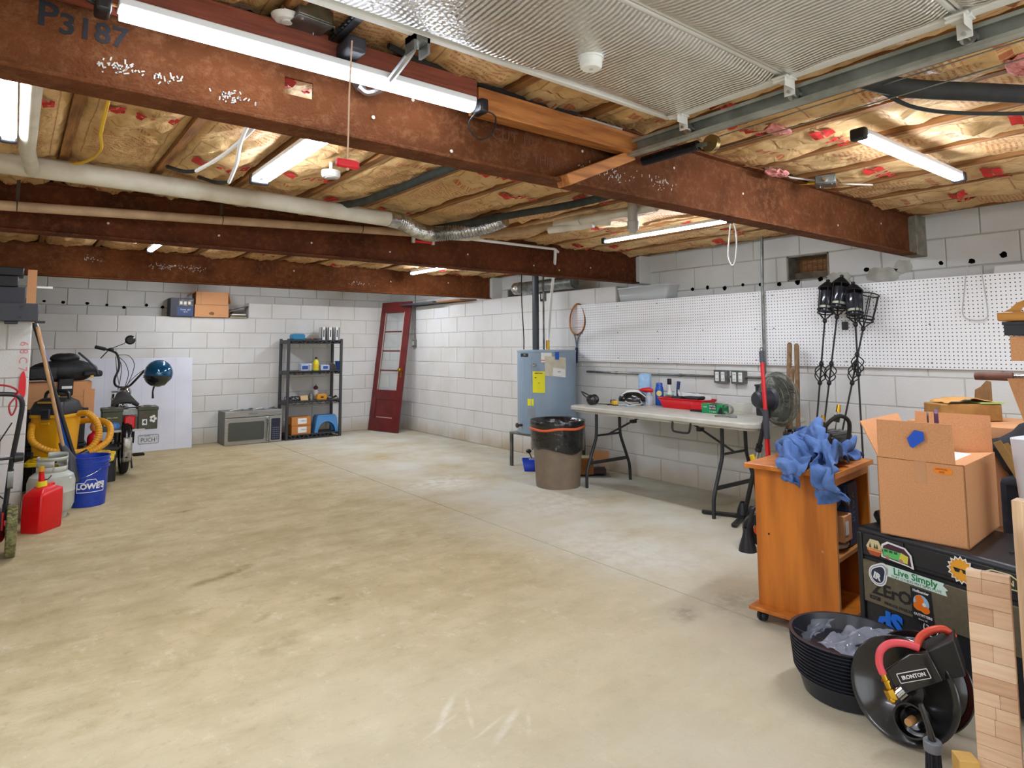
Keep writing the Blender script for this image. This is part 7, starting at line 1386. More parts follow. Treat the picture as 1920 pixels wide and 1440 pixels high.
22,-20,-14,2,-17,-52,24,49,-6,14,40,-22,-126,-490,-8,16,42,45,43,18,56,15,4,41,-14,43,-4,-4,30,-82,51,-23,-24,7,2,-32,-14,21,-2,-12,25,14,-8,32,20,6,13,36,-2,13,-26,-30,10,-18,-10,-16,
12,-4,12,37,38,-20,47,8,-13,34,-8,14,18,0,22,0,-20,12,6,8,15,-44,6,18,-23,0,24,2,15,-14,-31,32,-29,-36,9,13,-16,-16,36,28,-10,48,61,-19,78,8,5,23,49,-20,17,-12,-20,14,-11,-23,22,-21,
4,8,-32,-9,-17,-21,38,-19,9,34,-31,0,12,-49,-28,17,32,-48,25,46,-10,-118,-474,2,17,49,47,13,37,45,22,-9,24,4,25,15,-26,55,-54,38,-17,-47,24,-2,-6,6,21,-16,-15,31,11,-11,6,39,-7,-5,44,
0,23,-8,-6,20,-34,-34,4,-6,17,-12,27,22,-4,69,38,-18,34,-2,-8,28,-20,22,-5,-31,26,-11,-3,27,-54,17,-1,-20,17,26,6,-16,17,-19,18,-30,-29,22,7,1,6,38,-4,-26,38,23,-8,56,38,-19,44,12,-17,
-10,-18,-1,30,2,-26,44,-8,-29,12,-24,18,-25,-24,36,-35,-18,22,-34,0,29,-22,12,18,-29,-40,21,47,-36,-94,-424,44,16,50,18,0,0,30,11,22,6,9,13,16,-14,43,-1,-5,22,-36,21,4,-10,26,2,-3,8,
34,3,-10,2,45,3,-22,36,-2,20,2,-10,22,-31,-27,18,-35,-16,-4,21,38,-14,47,28,-8,56,24,-22,21,-28,18,1,-40,32,-15,-6,27,-45,12,18,-12,37,3,9,-6,17,-15,-15,15,-24,9,18,-10,25,0,4,-12,20,
-15,-24,44,1,-8,36,30,-16,22,-6,-20,14,-21,-14,58,1,-28,15,-19,28,-39,-6,32,-42,-7,18,-10,-20,15,-22,-4,31,-35,6,14,-5,-55,-54,-349,45,-12,-27,40,15,20,7,6,22,-7,-10,20,-8,3,38,17,-6,
30,13,15,14,0,17,20,-3,19,20,-1,-7,7,38,20,-37,24,-10,9,16,-18,27,-16,-18,30,-50,-19,7,6,12,-5,46,39,-26,25,12,-4,27,-32,22,8,-32,26,-20,8,4,-38,5,30,18,21,28,-4,20,-12,-16,-18,22,-21,
-1,18,-1,-7,16,-6,-10,4,-16,9,41,-8,-15,39,-3,-12,26,11,-11,-1,-26,-15,45,-4,-14,20,-22,12,-29,-11,22,-17,7,20,-13,-7,16,-27,-18,25,-29,5,23,-21,-3,-48,-388,21,-1,-5,45,0,19,29,-1,22,
-2,-4,26,-28,-11,40,-40,4,26,14,19,6,12,17,14,10,14,22,16,5,21,18,17,-23,28,-7,10,18,-20,16,-8,-20,29,-36,-11,21,-4,15,-8,46,36,-28,7,-12,8,20,-29,21,19,-24,21,-12,15,-6,-32,16,34,4,
-2,18,24,20,3,-29,-6,7,-47,0,20,-6,-13,16,-11,-9,22,15,-9,22,5,-11,27,0,12,23,-16,-12,25,-13,-8,19,-30,-10,26,-13,-12,-10,-21,-12,-22,-12,22,-9,-6,36,-3,6,18,-34,-6,22,-7,-1,-20,-438,
40,-2,-1,46,4,16,37,-3,22,4,-9,32,-38,-8,40,-45,-6,25,-11,13,21,8,11,12,12,11,14,10,18,8,17,14,14,24,-2,13,21,-19,9,-8,-23,7,-26,2,19,16,11,10,54,35,-28,8,-7,-4,23,-18,22,-3,-14,18,
6,-18,23,-2,22,-3,-12,6,22,6,-8,31,-28,23,-21,-48,0,8,-20,-19,42,-7,-16,24,4,2,15,25,2,21,14,0,32,-1,0,20,-23,-12,24,-19,-3,-6,-33,-26,4,-34,-43,5,-27,18,-7,-9,28,-15,-3,26,-3,1,31,
-22,19,3,-468,46,-4,-4,42,2,22,23,-6,24,-6,-4,37,-28,-8,29,-23,2,18,8,4,20,12,8,10,-29,-4,36,-20,0,18,20,4,11,23,14,15,13,-1,20,4,-21,0,-22,-8,16,20,18,9,58,24,-19,38,18,-19,25,-14,
-3,23,-12,19,8,-12,25,-6,4,18,-12,13,16,-10,-13,34,-34,26,-15,-56,-18,15,-3,-28,32,-5,14,14,-16,-12,33,-4,8,24,14,20,13,16,-9,32,6,-4,11,-32,-10,11,-28,-39,8,-36,-50,8,-34,10,-8,-17,
22,-17,-9,21,-1,14,45,-24,22,29,-489,60,-4,-9,42,-5,22,6,-6,32,-32,-7,34,-26,-3,22,9,1,10,28,-2,26,-3,6,42,-33,7,12,-59,-5,24,2,-2,16,24,-4,16,14,17,8,16,-18,14,0,-11,16,21,14,6,49,
25,-13,34,12,-11,51,22,-36,29,-8,16,18,-12,20,8,-10,25,-10,-2,25,-17,-12,42,-54,26,-3,-67,-20,15,0,-38,25,17,14,9,-18,1,26,-31,3,42,-10,11,35,8,27,-3,18,-25,30,16,-21,9,-35,-28,5,-47,
-64,10,-28,-3,-2,-34,23,-14,-3,10,-16,29,72,-20,18,41,-501,63,3,-23,53,-11,20,13,-11,40,-43,-2,28,-40,-2,23,6,0,15,21,5,43,-7,7,21,-50,4,24,-45,-12,20,-5,-14,20,14,-4,20,20,12,10,21,
2,16,30,-9,23,19,7,-3,36,5,0,25,25,-15,37,25,-42,40,-2,11,24,-5,13,24,-13,25,-14,-15,7,-42,-1,73,-44,17,0,-70,-23,12,-3,-28,16,43,-12,22,-8,27,24,-38,20,52,-32,-18,-5,-38,6,29,35,16,
16,50,-33,21,-19,-27,6,-48,-68,15,-26,-9,-4,-47,27,-14,-5,22,-33,19,72,-11,41,24,-488,43,18,-46,63,-8,10,36,-11,36,-36,-6,34,-47,-2,24,-24,-6,34,-8,21,50,-3,-16,29,-14,8,3,-27,-3,24,
-9,-11,18,-4,-13,24,8,-4,14,20,19,16,36,6,0,28,-2,8,27,-9,14,20,23,-18,13,26,-26,41,15,-4,31,-7,12,24,-24,2,-22,-10,52,-11,10,21,-74,12,23,-47,-26,10,20,-16,20,24,-8,17,-18,24,53,-24,
-8,-12,-78,0,22,-10,8,26,58,2,40,42,-23,9,-18,-27,15,-21,-48,10,-50,-27,-26,-15,13,-20,-2,46,0,-9,58,-10,54,19,-466,-1,15,-64,52,7,-6,54,-25,16,-28,6,48,-42,2,49,-18,0,29,-31,2,44,-17,
-6,18,13,-22,24,16,-5,28,-5,14,-6,-20,-1,13,-20,-6,23,4,-18,26,32,11,5,35,5,5,29,3,10,24,13,-2,24,30,-30,18,20,-4,26,-16,19,7,-8,31,15,-2,9,-48,-12,37,-26,6,12,-33,-24,10,15,-6,7,-20,
19,49,-6,-6,-14,-72,1,18,-37,4,30,27,10,20,62,-8,47,24,-18,7,-22,-21,17,-8,-43,1,-49,-14,-14,-29,22,-9,20,40,-11,12,15,-41,-7,31,-405,-1,8,-63,33,14,-38,46,-4,28,10,6,47,-49,6,54,-17,
-4,32,-17,-6,24,-20,-10,12,20,-29,32,36,-15,24,2,20,10,-36,28,-21,-24,-8,21,-6,-31,35,13,-15,22,44,10,6,37,14,-9,20,13,0,24,24,-20,20,19,0,23,3,32,25,-14,30,-24,-3,4,-42,-11,20,-10,
-14,15,11,0,20,-12,1,25,-22,0,-8,-63,0,14,-57,-2,24,15,-6,7,48,-8,52,11,16,14,23,-6,28,-4,-29,4,-26,-33,2,-26,-2,-4,-26,24,-31,-9,14,-29,5,20,-9,12,32,-360,-16,2,-58,24,8,-55,36,13,
14,24,11,63,-28,2,38,-41,-6,22,-8,-8,24,3,-13,7,24,-19,20,1,1,22,10,16,28,-3,15,-16,-24,-12,9,-18,-30,36,14,-28,32,34,4,9,40,24,-18,16,22,-10,23,22,-25,17,14,2,24,4,32,31,-18,46,-5,
-3,10,-38,-19,22,-2,-4,2,-32,-12,15,-38,20,33,-22,-4,1,-39,-6,13,-21,4,12,36,-8,19,47,-8,17,-15,4,25,-11,11,21,15,-29,33,-14,-16,-5,-24,-10,-16,-12,12,-18,-10,4,-20,-20,12,-14,-4,54,
-326,-8,-6,-58,8,2,-69,39,19,-13,35,15,57,-14,-4,43,-32,-12,16,8,-1,20,-11,-1,17,15,6,22,4,8,15,10,-2,22,-7,-10,-6,-30,-21,26,-6,-23,28,18,-22,27,20,-12,19,25,24,-18,22,26,-22,21,28,
-24,19,13,4,26,5,28,30,-10,40,20,-12,22,-33,-27,32,-22,13,-1,-61,-8,6,-58,11,27,-11,-9,17,-13,-6,13,19,13,2,38,-17,32,27,-11,12,-14,8,-17,-26,-7,21,-10,14,29,11,-2,30,-12,-28,-17,-13,
-14,-4,-26,12,-20,-8,10,-15,-6,64,-327,4,-12,-48,-2,-6,-56,39,20,-28,15,36,34,9,-22,34,-4,-6,18,-19,-1,29,-19,4,32,21,9,25,-24,-10,18,-4,2,-20,27,-28,46,-23,-12,16,23,-12,19,5,-14,18,
-2,-19,23,20,7,0,34,19,-11,18,27,-15,13,10,-1,29,20,13,21,2,26,25,-28,26,-5,-16,33,-47,3,1,-78,15,-10,-53,-5,18,-19,-1,27,11,-5,1,27,13,16,32,-11,31,21,-12,15,-5,10,-26,-22,-18,-11,
-18,7,12,-14,-8,30,4,12,43,-13,-27,-29,-11,-5,-23,20,1,-23,-1,73,-311,-31,-6,-47,-6,-6,-37,36,-3,-34,-4,7,19,16,19,22,-6,3,27,8,6,46,-21,-43,34,-12,-1,20,-18,-11,15,3,47,-5,32,-36,40,
8,-5,27,-16,14,3,17,-11,16,-14,-30,27,20,-2,15,25,16,10,17,14,6,28,15,-9,29,32,3,17,-11,16,22,-26,20,-1,-4,7,-54,-16,23,-62,24,-18,-32,-9,18,-10,24,8,-8,-25,18,3,-1,24,39,7,19,29,-8,
17,-1,-12,-10,-26,2,-17,-6,17,-3,-15,-14,20,-4,11,34,-1,-16,-25,-17,-6,-27,-2,-1,-34,-23,66,-288,10,-9,-50,-6,-24,-50,17,26,-12,15,16,-9,19,7,27,-1,0,44,-10,-25,52,14,1,24,-44,17,20,
-5,-2,18,-9,-41,18,9,13,11,31,7,11,-16,-3,24,-22,-4,20,-2,-20,24,19,0,21,28,13,21,14,1,2,33,10,12,42,24,10,23,-20,28,17,-18,-6,-30,8,-3,-44,-17,9,-36,13,4,-26,-10,13,15,6,12,-11,8,21,
-5,1,10,29,-2,33,3,-1,9,21,-18,-2,-5,-10,3,-21,23,7,-7,22,-12,-6,-17,-14,-16,-15,-6,-17,5,-37,-6,-8,-55,-22,39,-292,40,-3,-35,-7,-18,-56,-8,16,-25,23,18,50,-32,8,42,-8,-2,42,-4,1,27,
62,-15,17,0,4,25,3,-5,27,1,-5,14,-32,3,25,-12,-21,9,26,12,18,-22,20,14,-6,-6,24,-6,-12,25,2,8,5,32,2,7,38,-24,20,24,20,13,26,9,37,27,-23,-15,-25,21,-28,-46,-25,2,-33,20,34,-7,-19,10,
17,18,10,-11,11,27,14,1,29,-8,1,43,14,-13,-1,-15,-14,8,5,-20,10,8,1,15,-27,0,-19,-13,-12,-16,-18,18,-23,-9,13,-43,-2,-8,-84,0,26,-326,-18,-3,-22,3,-16,-20,11,-14,-59,-3,28,33,10,58,
76,-8,12,48,-11,-50,24,-1,-6,22,8,9,12,34,1,38,-6,-14,12,-28,3,12,43,-2,26,6,-15,14,17,-26,16,-13,5,20,-13,30,8,-4,3,13,32,-36,1,46,30,36,1,11,32,9,-9,38,12,-34,-7,-10,28,-17,-21,2,
-44,-55,-18,18,-10,8,23,30,-10,33,20,10,36,14,4,37,-3,-6,33,-3,8,26,-13,19,5,-22,-27,19,-1,6,-20,-15,14,-23,-1,-14,-22,3,2,-21,-20,-12,-36,3,10,-90,-16,112,-334,-42,-51,-10,2,-29,-23,
3,-8,-59,-3,25,12,35,49,81,-6,57,85,-4,-11,3,-15,-60,22,4,-24,21,0,12,24,10,4,26,6,-35,4,-25,-3,20,15,20,34,10,-36,8,38,-6,-9,28,-21,5,8,1,13,16,9,28,28,15,37,16,49,28,-21,-11,36,22,
-70,20,23,-5,10,-37,30,-48,-32,5,-28,-42,-4,28,15,-2,28,20,5,37,16,-3,35,1,0,34,1,4,34,-18,-13,34,-18,-10,0,-32,11,-30,-40,7,-26,2,7,-34,-2,-11,-22,65,6,-52,-20,-5,-70,-13,145,-346,
-24,3,-20,-13,-22,-32,-7,-20,-44,-2,-31,18,20,51,60,4,8,64,16,0,46,17,-2,29,-41,-1,23,-9,-1,23,1,18,28,10,-30,21,-8,12,30,4,-2,30,-8,-25,12,24,-39,16,33,8,6,29,-16,-18,25,6,38,11,-4,
9,36,8,31,4,62,19,-14,-50,7,26,-52,39,-4,36,-25,-56,19,-48,-26,-25,24,-18,9,34,6,7,36,29,-24,22,-13,4,26,14,24,48,-26,-6,18,-20,-58,1,-33,-2,-1,-35,42,-30,3,4,-26,8,-32,-60,-3,2,-50,
6,-28,-49,1,154,-386,41,-10,31,22,-2,-51,-36,4,-42,-14,-22,10,10,0,51,19,4,60,9,-1,49,11,3,37,-5,11,26,-11,-13,27,1,22,13,6,-26,18,-7,10,32,-13,2,37,12,20,27,-18,-4,34,34,-4,10,26,-10,
7,18,-5,11,22,13,-1,32,-7,18,12,32,3,-24,-9,20,22,-21,16,-16,-17,18,-54,6,-70,8,-8,33,-44,33,41,21,17,36,22,-19,28,-1,-13,26,-6,-14,40,2,4,8,-34,-50,-34,-56,18,34,-1,59,-22,-14,11,-31,
-3,-36,-51,12,-8,-87,0,1,-50,-12,33,-305,23,14,-55,14,5,-37,11,-23,-2,0,-26,0,24,0,34,4,-2,47,13,25,47,-19,5,38,3,0,30,4,-4,36,1,-12,30,12,12,12,-42,-22,28,28,19,28,0,-23,27,-5,3,21,
25,24,-8,22,-9,6,32,-2,10,18,8,10,14,-22,13,12,26,7,16,-6,31,-4,0,69,-25,8,-26,-65,0,-44,-10,-4,-2,-25,2,48,-14,-12,50,15,18,52,-14,12,24,6,-18,-4,14,-18,-2,-22,-13,-16,-30,13,28,-8,
52,15,-13,-28,-33,30,-16,-58,-5,-10,-56,4,6,-38,2,30,-392,-29,18,-74,3,-22,-30,0,-25,12,38,5,42,2,5,18,20,-5,42,-2,-16,44,10,4,26,8,-9,24,2,1,32,-22,0,26,-8,5,46,12,17,28,-4,-18,16,
-4,10,28,3,8,18,19,-23,-10,26,5,4,37,8,6,17,0,12,17,-14,18,-5,12,8,26,-10,34,-4,3,68,-16,11,9,-60,1,-31,-12,-11,-16,-30,11,-2,-26,-8,76,-2,9,80,-15,-9,44,11,23,-22,34,-33,-18,-4,6,-19,
-30,17,-9,-39,-24,50,21,40,10,-2,-6,-69,2,-3,-53,-2,1,-37,0,
)
acc = [0, 0, 0]; cv = []
for i in range(0, len(STEPS), 3):
    for k in range(3): acc[k] += STEPS[i+k]
    cv.append((acc[0]/2000*1.05, (acc[1]/2000-.17)*1.2+.20, acc[2]/2000*(1.3 if acc[2] > 0 else 1)+.003))
def inside(x, y):                       # the garment's flat cut: body and two sleeves
    if 0 <= x <= .60 and 0 <= y <= .62: return True
    for a, b in ((.0, .20), (.38, .58)):
        if -.22 <= x < 0 and abs(y-(a+b)/2) <= (b-a)/2*(1+.25*x/.22): return True
    return False
gh = .0155; idx = {}; fs = []
def vid(i, j):
    if (i, j) not in idx: idx[(i, j)] = len(idx)
    return idx[(i, j)]
for i in range(-int(.22/gh)-1, int(.60/gh)+1):
    for j in range(0, int(.62/gh)+1):
        if inside((i+.5)*gh, (j+.5)*gh): fs.append((vid(i, j), vid(i+1, j), vid(i+1, j+1), vid(i, j+1)))
inv = {v: k for k, v in idx.items()}
cuff_f = [f for f in fs if min(inv[v][0] for v in f) <= -11]; body_f = [f for f in fs if f not in cuff_f]
def sub_cloth(faces, nm, mt):
    ids = sorted({v for f in faces for v in f}); m_ = {v: k for k, v in enumerate(ids)}
    mb = MB(); mb.add([cv[v] for v in ids], [tuple(m_[v] for v in f) for f in faces]); o = mb.build(nm, mt, t, ang=180)
    q = o.modifiers.new('s', 'SOLIDIFY'); q.thickness = .005; q.offset = 0; q = o.modifiers.new('u', 'SUBSURF'); q.levels = 1; q.render_levels = 1; return o
sub_cloth(body_f, 'body', sw); sub_cloth(cuff_f, 'cuff', M('cuff_blue', '#5170a6', '#456299', rough=.95, sc_=60, bump=.5, bsc=200))

# freezer
fz = thing('portable_freezer', 'black and grey portable fridge freezer covered in stickers', 'freezer', (2.864, 1.319, 0)); fz.matrix_world = Mx.Translation((2.864, 1.319, 0)) @ Mx.Rotation(rad(-101.4), 4, 'Z')
fk_ = M('freezer_black', '#212226', rough=.45, bump=.1, bsc=200); fg = M('freezer_bronze', '#736b58', '#6a6250', rough=.4, metal=.3, sc_=60)
MB().box(0, .76, .004, .43, .02, .50).build('body', fk_, fz, bevel=.012); MB().box(-.005, .765, -.002, .44, .40, .522).build('lid', fk_, fz, bevel=.014)
MB().box(.0, .022, -.008, .0, .02, .50).build('corner_post', M('freezer_blackblue', '#151a22', rough=.35), fz, bevel=.004)
MB().box(.03, .20, -.010, -.003, .435, .50).build('latch_panel', fk_, fz, bevel=.003); MB().box(.205, .52, -.007, -.003, .425, .50).build('centre_panel', fk_, fz, bevel=.003); MB().box(.53, .75, -.010, -.003, .435, .50).build('latch_panel', fk_, fz, bevel=.003)
MB().box(.022, .75, -.007, .004, .225, .392).build('bronze_band', fg, fz, bevel=.003)
for x in (.05, .70): MB().box(x-.03, x+.03, .03, .38, 0, .02).build('foot', black, fz)
F_ = lambda x, z, e=0: frame((x, -.0125-e, z), (1, 0, 0), (0, 0, 1))
F2 = lambda x, z, e=0: frame((x, -.0085-e, z), (1, 0, 0), (0, 0, 1))
def flat(poly, mat, nm, x, z, e=0, par=None, f=F_): return MB().prism(poly, 0, .0006, f(x, z, e)).build(nm, mat, par or fz, ang=0)
circ = lambda r, n=28, cx=0, cy=0, sy=1: [(cx+r*cos(2*pi*i/n), cy+r*sy*sin(2*pi*i/n)) for i in range(n)]
# hexagon sticker with trees
s = flat(circ(.036, 6, sy=1)[:6], M('stk_tan', '#d7c69a', rough=.5), 'hexagon_sticker', .082, .452); s.data.transform(Mx.Identity(4))
flat([(-.032, -.014), (.032, -.014), (.018, -.031), (-.018, -.031)], M('stk_rust', '#b4532b'), 'red_ground', .082, .452, .0008, s)
flat([(-.028, -.004), (.028, -.004), (.032, -.012), (-.032, -.012)], M('stk_orange', '#dd8a3e'), 'orange_ground', .082, .452, .0009, s)
for x in (-.018, .002, .012): flat([(x-.005, -.002), (x+.005, -.002), (x, .018)], M('stk_tree', '#3f4a36'), 'tree', .082, .452, .001, s)
# bus sticker
bus = [(-.055, -.022), (.045, -.030), (.062, -.034), (.056, .010), (.035, .030), (-.030, .036), (-.052, .022), (-.058, 0)]
s = flat([(x*1.12, y*1.15) for x, y in bus], white, 'bus_sticker', .172, .450); flat([(x*.98, y*.95) for x, y in bus], M('stk_plum', '#4b1f3a'), 'bus_roof', .172, .450, .0008, s)
flat([(-.052, -.018), (.040, -.024), (.048, .0), (.030, .010), (-.052, .012)], M('stk_green', '#5fc46a'), 'bus_side', .172, .450, .0012, s)
flat([(.010, -.022), (.046, -.025), (.05, .004), (.022, .012)], M('stk_lemon', '#d8cf4c'), 'bus_front', .172, .450, .0015, s)
for x in (-.04, -.02, .0): flat([(x-.007, -.0), (x+.007, -.0), (x+.007, .009), (x-.007, .009)], M('stk_darkgreen', '#2a5a3a'), 'bus_window', .172, .450, .0018, s)
for x in (-.035, .02): flat(circ(.008), M('stk_pink', '#b97b78'), 'bus_wheel', .172+x, .430, .0018, s)
# sun sticker
st_ = [((.040 if k % 2 else .050)*cos(2*pi*k/32), (.040 if k % 2 else .050)*sin(2*pi*k/32)) for k in range(32)]
s = flat(st_, white, 'sun_sticker', .415, .462); flat([(x*.86, y*.86) for x, y in st_], M('stk_sun', '#e29a1e', rough=.5), 'sun_rays', .415, .462, .0008, s); flat(circ(.034), M('stk_sunface', '#eda62b'), 'sun_face', .415, .462, .0012, s)
for x in (-.014, .014): flat([(x-.012, .008), (x+.012, .006), (x+.008, -.006), (x-.006, -.006)], txt_black, 'sunglass', .415, .459, .0016, s)
flat([(-.026, .008), (.028, .005), (.028, .002), (-.026, .005)], txt_black, 'sunglass_bar', .415, .460, .0017, s)
# CLEAN badge
s = flat([(-.055, -.025), (.055, -.025), (.055, .012), (.03, .026), (-.03, .026), (-.055, .012)], M('stk_cream', '#d8d3a4'), 'clean_badge', .545, .470); flat([(-.051, -.021), (.051, -.021), (.051, .010), (.028, .022), (-.028, .022), (-.051, .010)], M('stk_olive', '#30321f'), 'badge_inner', .545, .470, .0008, s); text('CLEAN', .026, M('stk_cream', '#d8d3a4'), s, F_(.545, .467, .0015), ext=.0002, bold=.0006)
# drop shaped IR sticker
def drop(k):
    out = []
    for i in range(40):
        a = 2*pi*i/40; r = .036*(1+.62*max(0, cos(a-rad(52)))**7); out.append((r*cos(a)*k, r*sin(a)*1.06*k))
    return out
s = flat(drop(1.08), white, 'drop_sticker', .087, .343, f=F2); flat(drop(.93), M('stk_greyblue', '#7f8aa0'), 'drop_ring', .087, .343, .0008, s, F2); flat(drop(.86), white, 'drop_white', .087, .343, .0011, s, F2); flat(drop(.74), M('stk_navy', '#1f2a44'), 'drop_inner', .087, .343, .0014, s, F2); text('IR', .036, white, s, frame((.085, -.0108, .339), (1, 0, -.25), (.25, 0, 1)), ext=.0002, bold=.0018)
# live simply
s = flat([(-.115, -.019), (.118, -.022), (.112, -.006), (.122, .0), (.105, .012), (.110, .022), (-.113, .026)], M('stk_mint', '#d9efe4', rough=.5), 'slogan_sticker', .240, .372, f=F2)
text('Live Simply', .036, M('stk_dkgreen', '#14854a'), s, F2(.240, .380, .001), ext=.0002, bold=.0008, font_sx=1.05); text('THAT OTHERS MAY SIMPLY LIVE', .0135, M('stk_ink', '#2f4f48'), s, F2(.242, .359, .001), ext=.0002)
# ZERO name
text('ZErO', .066, txt_black, fz, F2(.142, .288), 'brand_name', ext=.0004, bold=.0018, font_sx=1.05)
s = flat([(-.022, -.007), (.022, -.007), (.022, .007), (-.022, .007)], txt_black, 'model_badge', .070, .250, f=F2); text('69QT', .011, fg, s, F2(.070, .250, .0008), ext=.0002); text('FRIDGE FREEZER', .0155, txt_black, fz, F2(.172, .243), ext=.0003, font_sx=1.1)
# orange bird sticker
s = flat([(-.038, -.062), (.044, -.062), (.036, .060), (-.042, .060)], M('stk_black', '#16171c', rough=.5), 'orange_sticker', .262, .285, .0004, f=F2)
flat(circ(.030, cx=-.002, cy=.008), M('stk_sky', '#9cc0dc'), 'pale_disc', .262, .285, .001, s, F2); flat(circ(.016, cx=-.008, cy=.020), M('stk_vorange', '#ee7413'), 'orange_top', .262, .285, .0016, s, F2); flat(circ(.020, cx=-.012, cy=-.006, sy=.8), M('stk_vorange', '#ee7413'), 'orange_left', .262, .285, .0018, s, F2); flat(circ(.018, cx=.012, cy=-.012, sy=.8), M('stk_vorange', '#ee7413'), 'orange_right', .262, .285, .0020, s, F2); flat(circ(.007, cx=.010, cy=.006), white, 'white_spot', .262, .285, .0026, s, F2)
text('Hellbender', .0135, white, s, F2(.260, .334, .0015), ext=.0002, bold=.0004); text('OUTFITTERS', .0125, white, s, F2(.264, .247, .0015), ext=.0002, bold=.0004); text('Boone, NC', .0075, white, s, F2(.264, .232, .0015), ext=.0002)
# blue dj letters
F3 = lambda x, z, e=0: frame((x, -.0005-e, z), (1, 0, 0), (0, 0, 1)); dub = M('stk_blue', '#0f6fe0', rough=.4)
text('dS', .105, dub, fz, F3(.125, .165), 'blue_lettering', ext=.0008, bold=.006); text('WITS', .026, dub, fz, frame((.183, -.001, .125), (1, 0, .35), (-.35, 0, 1)), 'blue_lettering', ext=.0006, bold=.001)
text('3G', .032, white, fz, F3(.285, .205), 'white_outline_sticker', ext=.0006)
mb = MB(); mb.tube([(.285+x, -.001, .205+y) for x, y in circ(.026, 20)], .0018, 5, closed=True).build('sticker_ring', white, fz)
tag(MB().tube([(2.95, 1.26, .535), (3.02, 1.30, .545), (3.10, 1.29, .535), (3.12, 1.22, .535), (3.0, 1.22, .545)], .016, 8, sub=5).build('black_bag', bagm), 'black strap bundle on the freezer left of the big cardboard box', 'strap')
tag(MB().tube([(2.90, .80, .528), (2.98, .72, .529), (3.12, .70, .529), (3.22, .80, .529)], .0035, 6, sub=6).build('black_wire', black), 'thin black wire lying on the freezer right of the cardboard box', 'wire')
MB_ = MB().prism([(-.06, 0), (.05, .02), (.03, .07), (-.05, .05)], 0, .003, frame((3.20, .86-.12, .526), (1, -.4, 0), (.4, 1, 0)))
tag(MB_.build('paper_scrap', white, ang=0), 'grey-white card on the freezer by the box corner', 'card')

# big box
t = thing('cardboard_box', 'large open cardboard box with blue tape standing on the freezer', 'box', (2.835, .905, .523), rad(4))
bw, bd_, bh = .465, .30, .305; th = .004
MB().box(0, bw, 0, th, 0, bh).box(0, bw, bd_-th, bd_, 0, bh).box(0, th, 0, bd_, 0, bh).box(bw-th, bw, 0, bd_, 0, bh).box(0, bw, 0, bd_, 0, th).build('carton', card, t, ang=0)
def flap(a, b_, up, w_, nm='flap'):
    a, b_, up = V(a), V(b_), V(up); d = (b_-a).normalized(); n = d.cross(up).normalized()*th; q = up*w_; mb = MB(); i_ = d*.006
    mb.add([a+i_, b_-i_, b_-i_*1.5+q, a+i_*1.5+q, a+i_+n, b_-i_+n, b_-i_*1.5+q+n, a+i_*1.5+q+n], [(0, 1, 2, 3), (7, 6, 5, 4), (0, 4, 5, 1), (1, 5, 6, 2), (2, 6, 7, 3), (3, 7, 4, 0)]); return mb.build(nm, card, t, ang=0)
f1 = flap((0, bd_, bh), (0, .02, bh), V((-.03, 0, 1)), .150)
flap((bw, bd_, bh), (bw, 0, bh), V((.05, 0, 1)), .150)
flap((0, bd_, bh), (bw, bd_, bh), V((0, .42, .9)), .150)
flap((bw, 0, bh), (.02, 0, bh), V((0, .92, -.12)), .14)
MB().box(-.0006, .001, .0, bd_, bh-.003, bh).build('fold_line', M('fold_brown', '#8f6540', rough=.9), t, ang=0)
MB().box(.002, .006, -.0006, .001, .0, bh-.004).build('corner_crease', _m['fold_brown'], t, ang=0)
bt_ = M('tape_blue', '#1552c4', rough=.5)
MB().prism([(-.030, .0), (-.002, .035), (.028, .030), (.030, -.002), (-.012, -.036), (-.022, -.030)], 0, .0008, frame((-.0165, .150, bh+.085), (0, -1, 0), (-.03, 0, 1))).build('blue_tape', bt_, t, ang=0)
MB().prism(rrect(.058, .024, .006), 0, .0008, frame((-.0012, .068, bh-.028), (0, -1, 0), (0, 0, 1))).build('orange_label', M('label_orange2', '#f08a1c', rough=.5), t, ang=0)
text('A90W9AL\n0412', .0095, M('label_red_ink', '#a23a12'), t, frame((-.003, .072, bh-.028), (0, -1, 0), (0, 0, 1)), ext=.0002)
tp_ = M('clear_tape', '#c9946a', rough=.2, spec=.8); MB().box(-.0008, 0, .125, .165, bh-.085, bh).build('tape_strip', tp_, t, ang=0)
MB().box(.05, .30, .03, bd_-.03, bh-.05, bh-.02).build('contents', M('box_contents', '#a88d72', rough=.8), t, ang=0); MB().prism([(.10, .03), (.40, .04), (.42, .17), (.16, .16)], bh-.012, bh-.009).build('shipping_paper', white, t, ang=0)
t = thing('purple_book', 'dark purple folder sticking up out of the cardboard box', 'folder', (3.03, 1.055, .655), rad(20)); MB().prism([(-.045, 0), (.035, 0), (.035, .33), (.02, .36), (-.02, .345), (-.045, .30)], -.008, .008, frame((0, 0, 0), (1, 0, 0), (0, 0, 1))).build('cover', M('folder_purple', '#4a1f3c', rough=.45), t, bevel=.002); MB().tube([(-.10, .03, .30), (-.115, .03, .34), (-.095, .03, .355), (-.08, .03, .335), (-.09, .03, .30)], .003, 6, sub=3).build('wire_hook', dgrey, t)

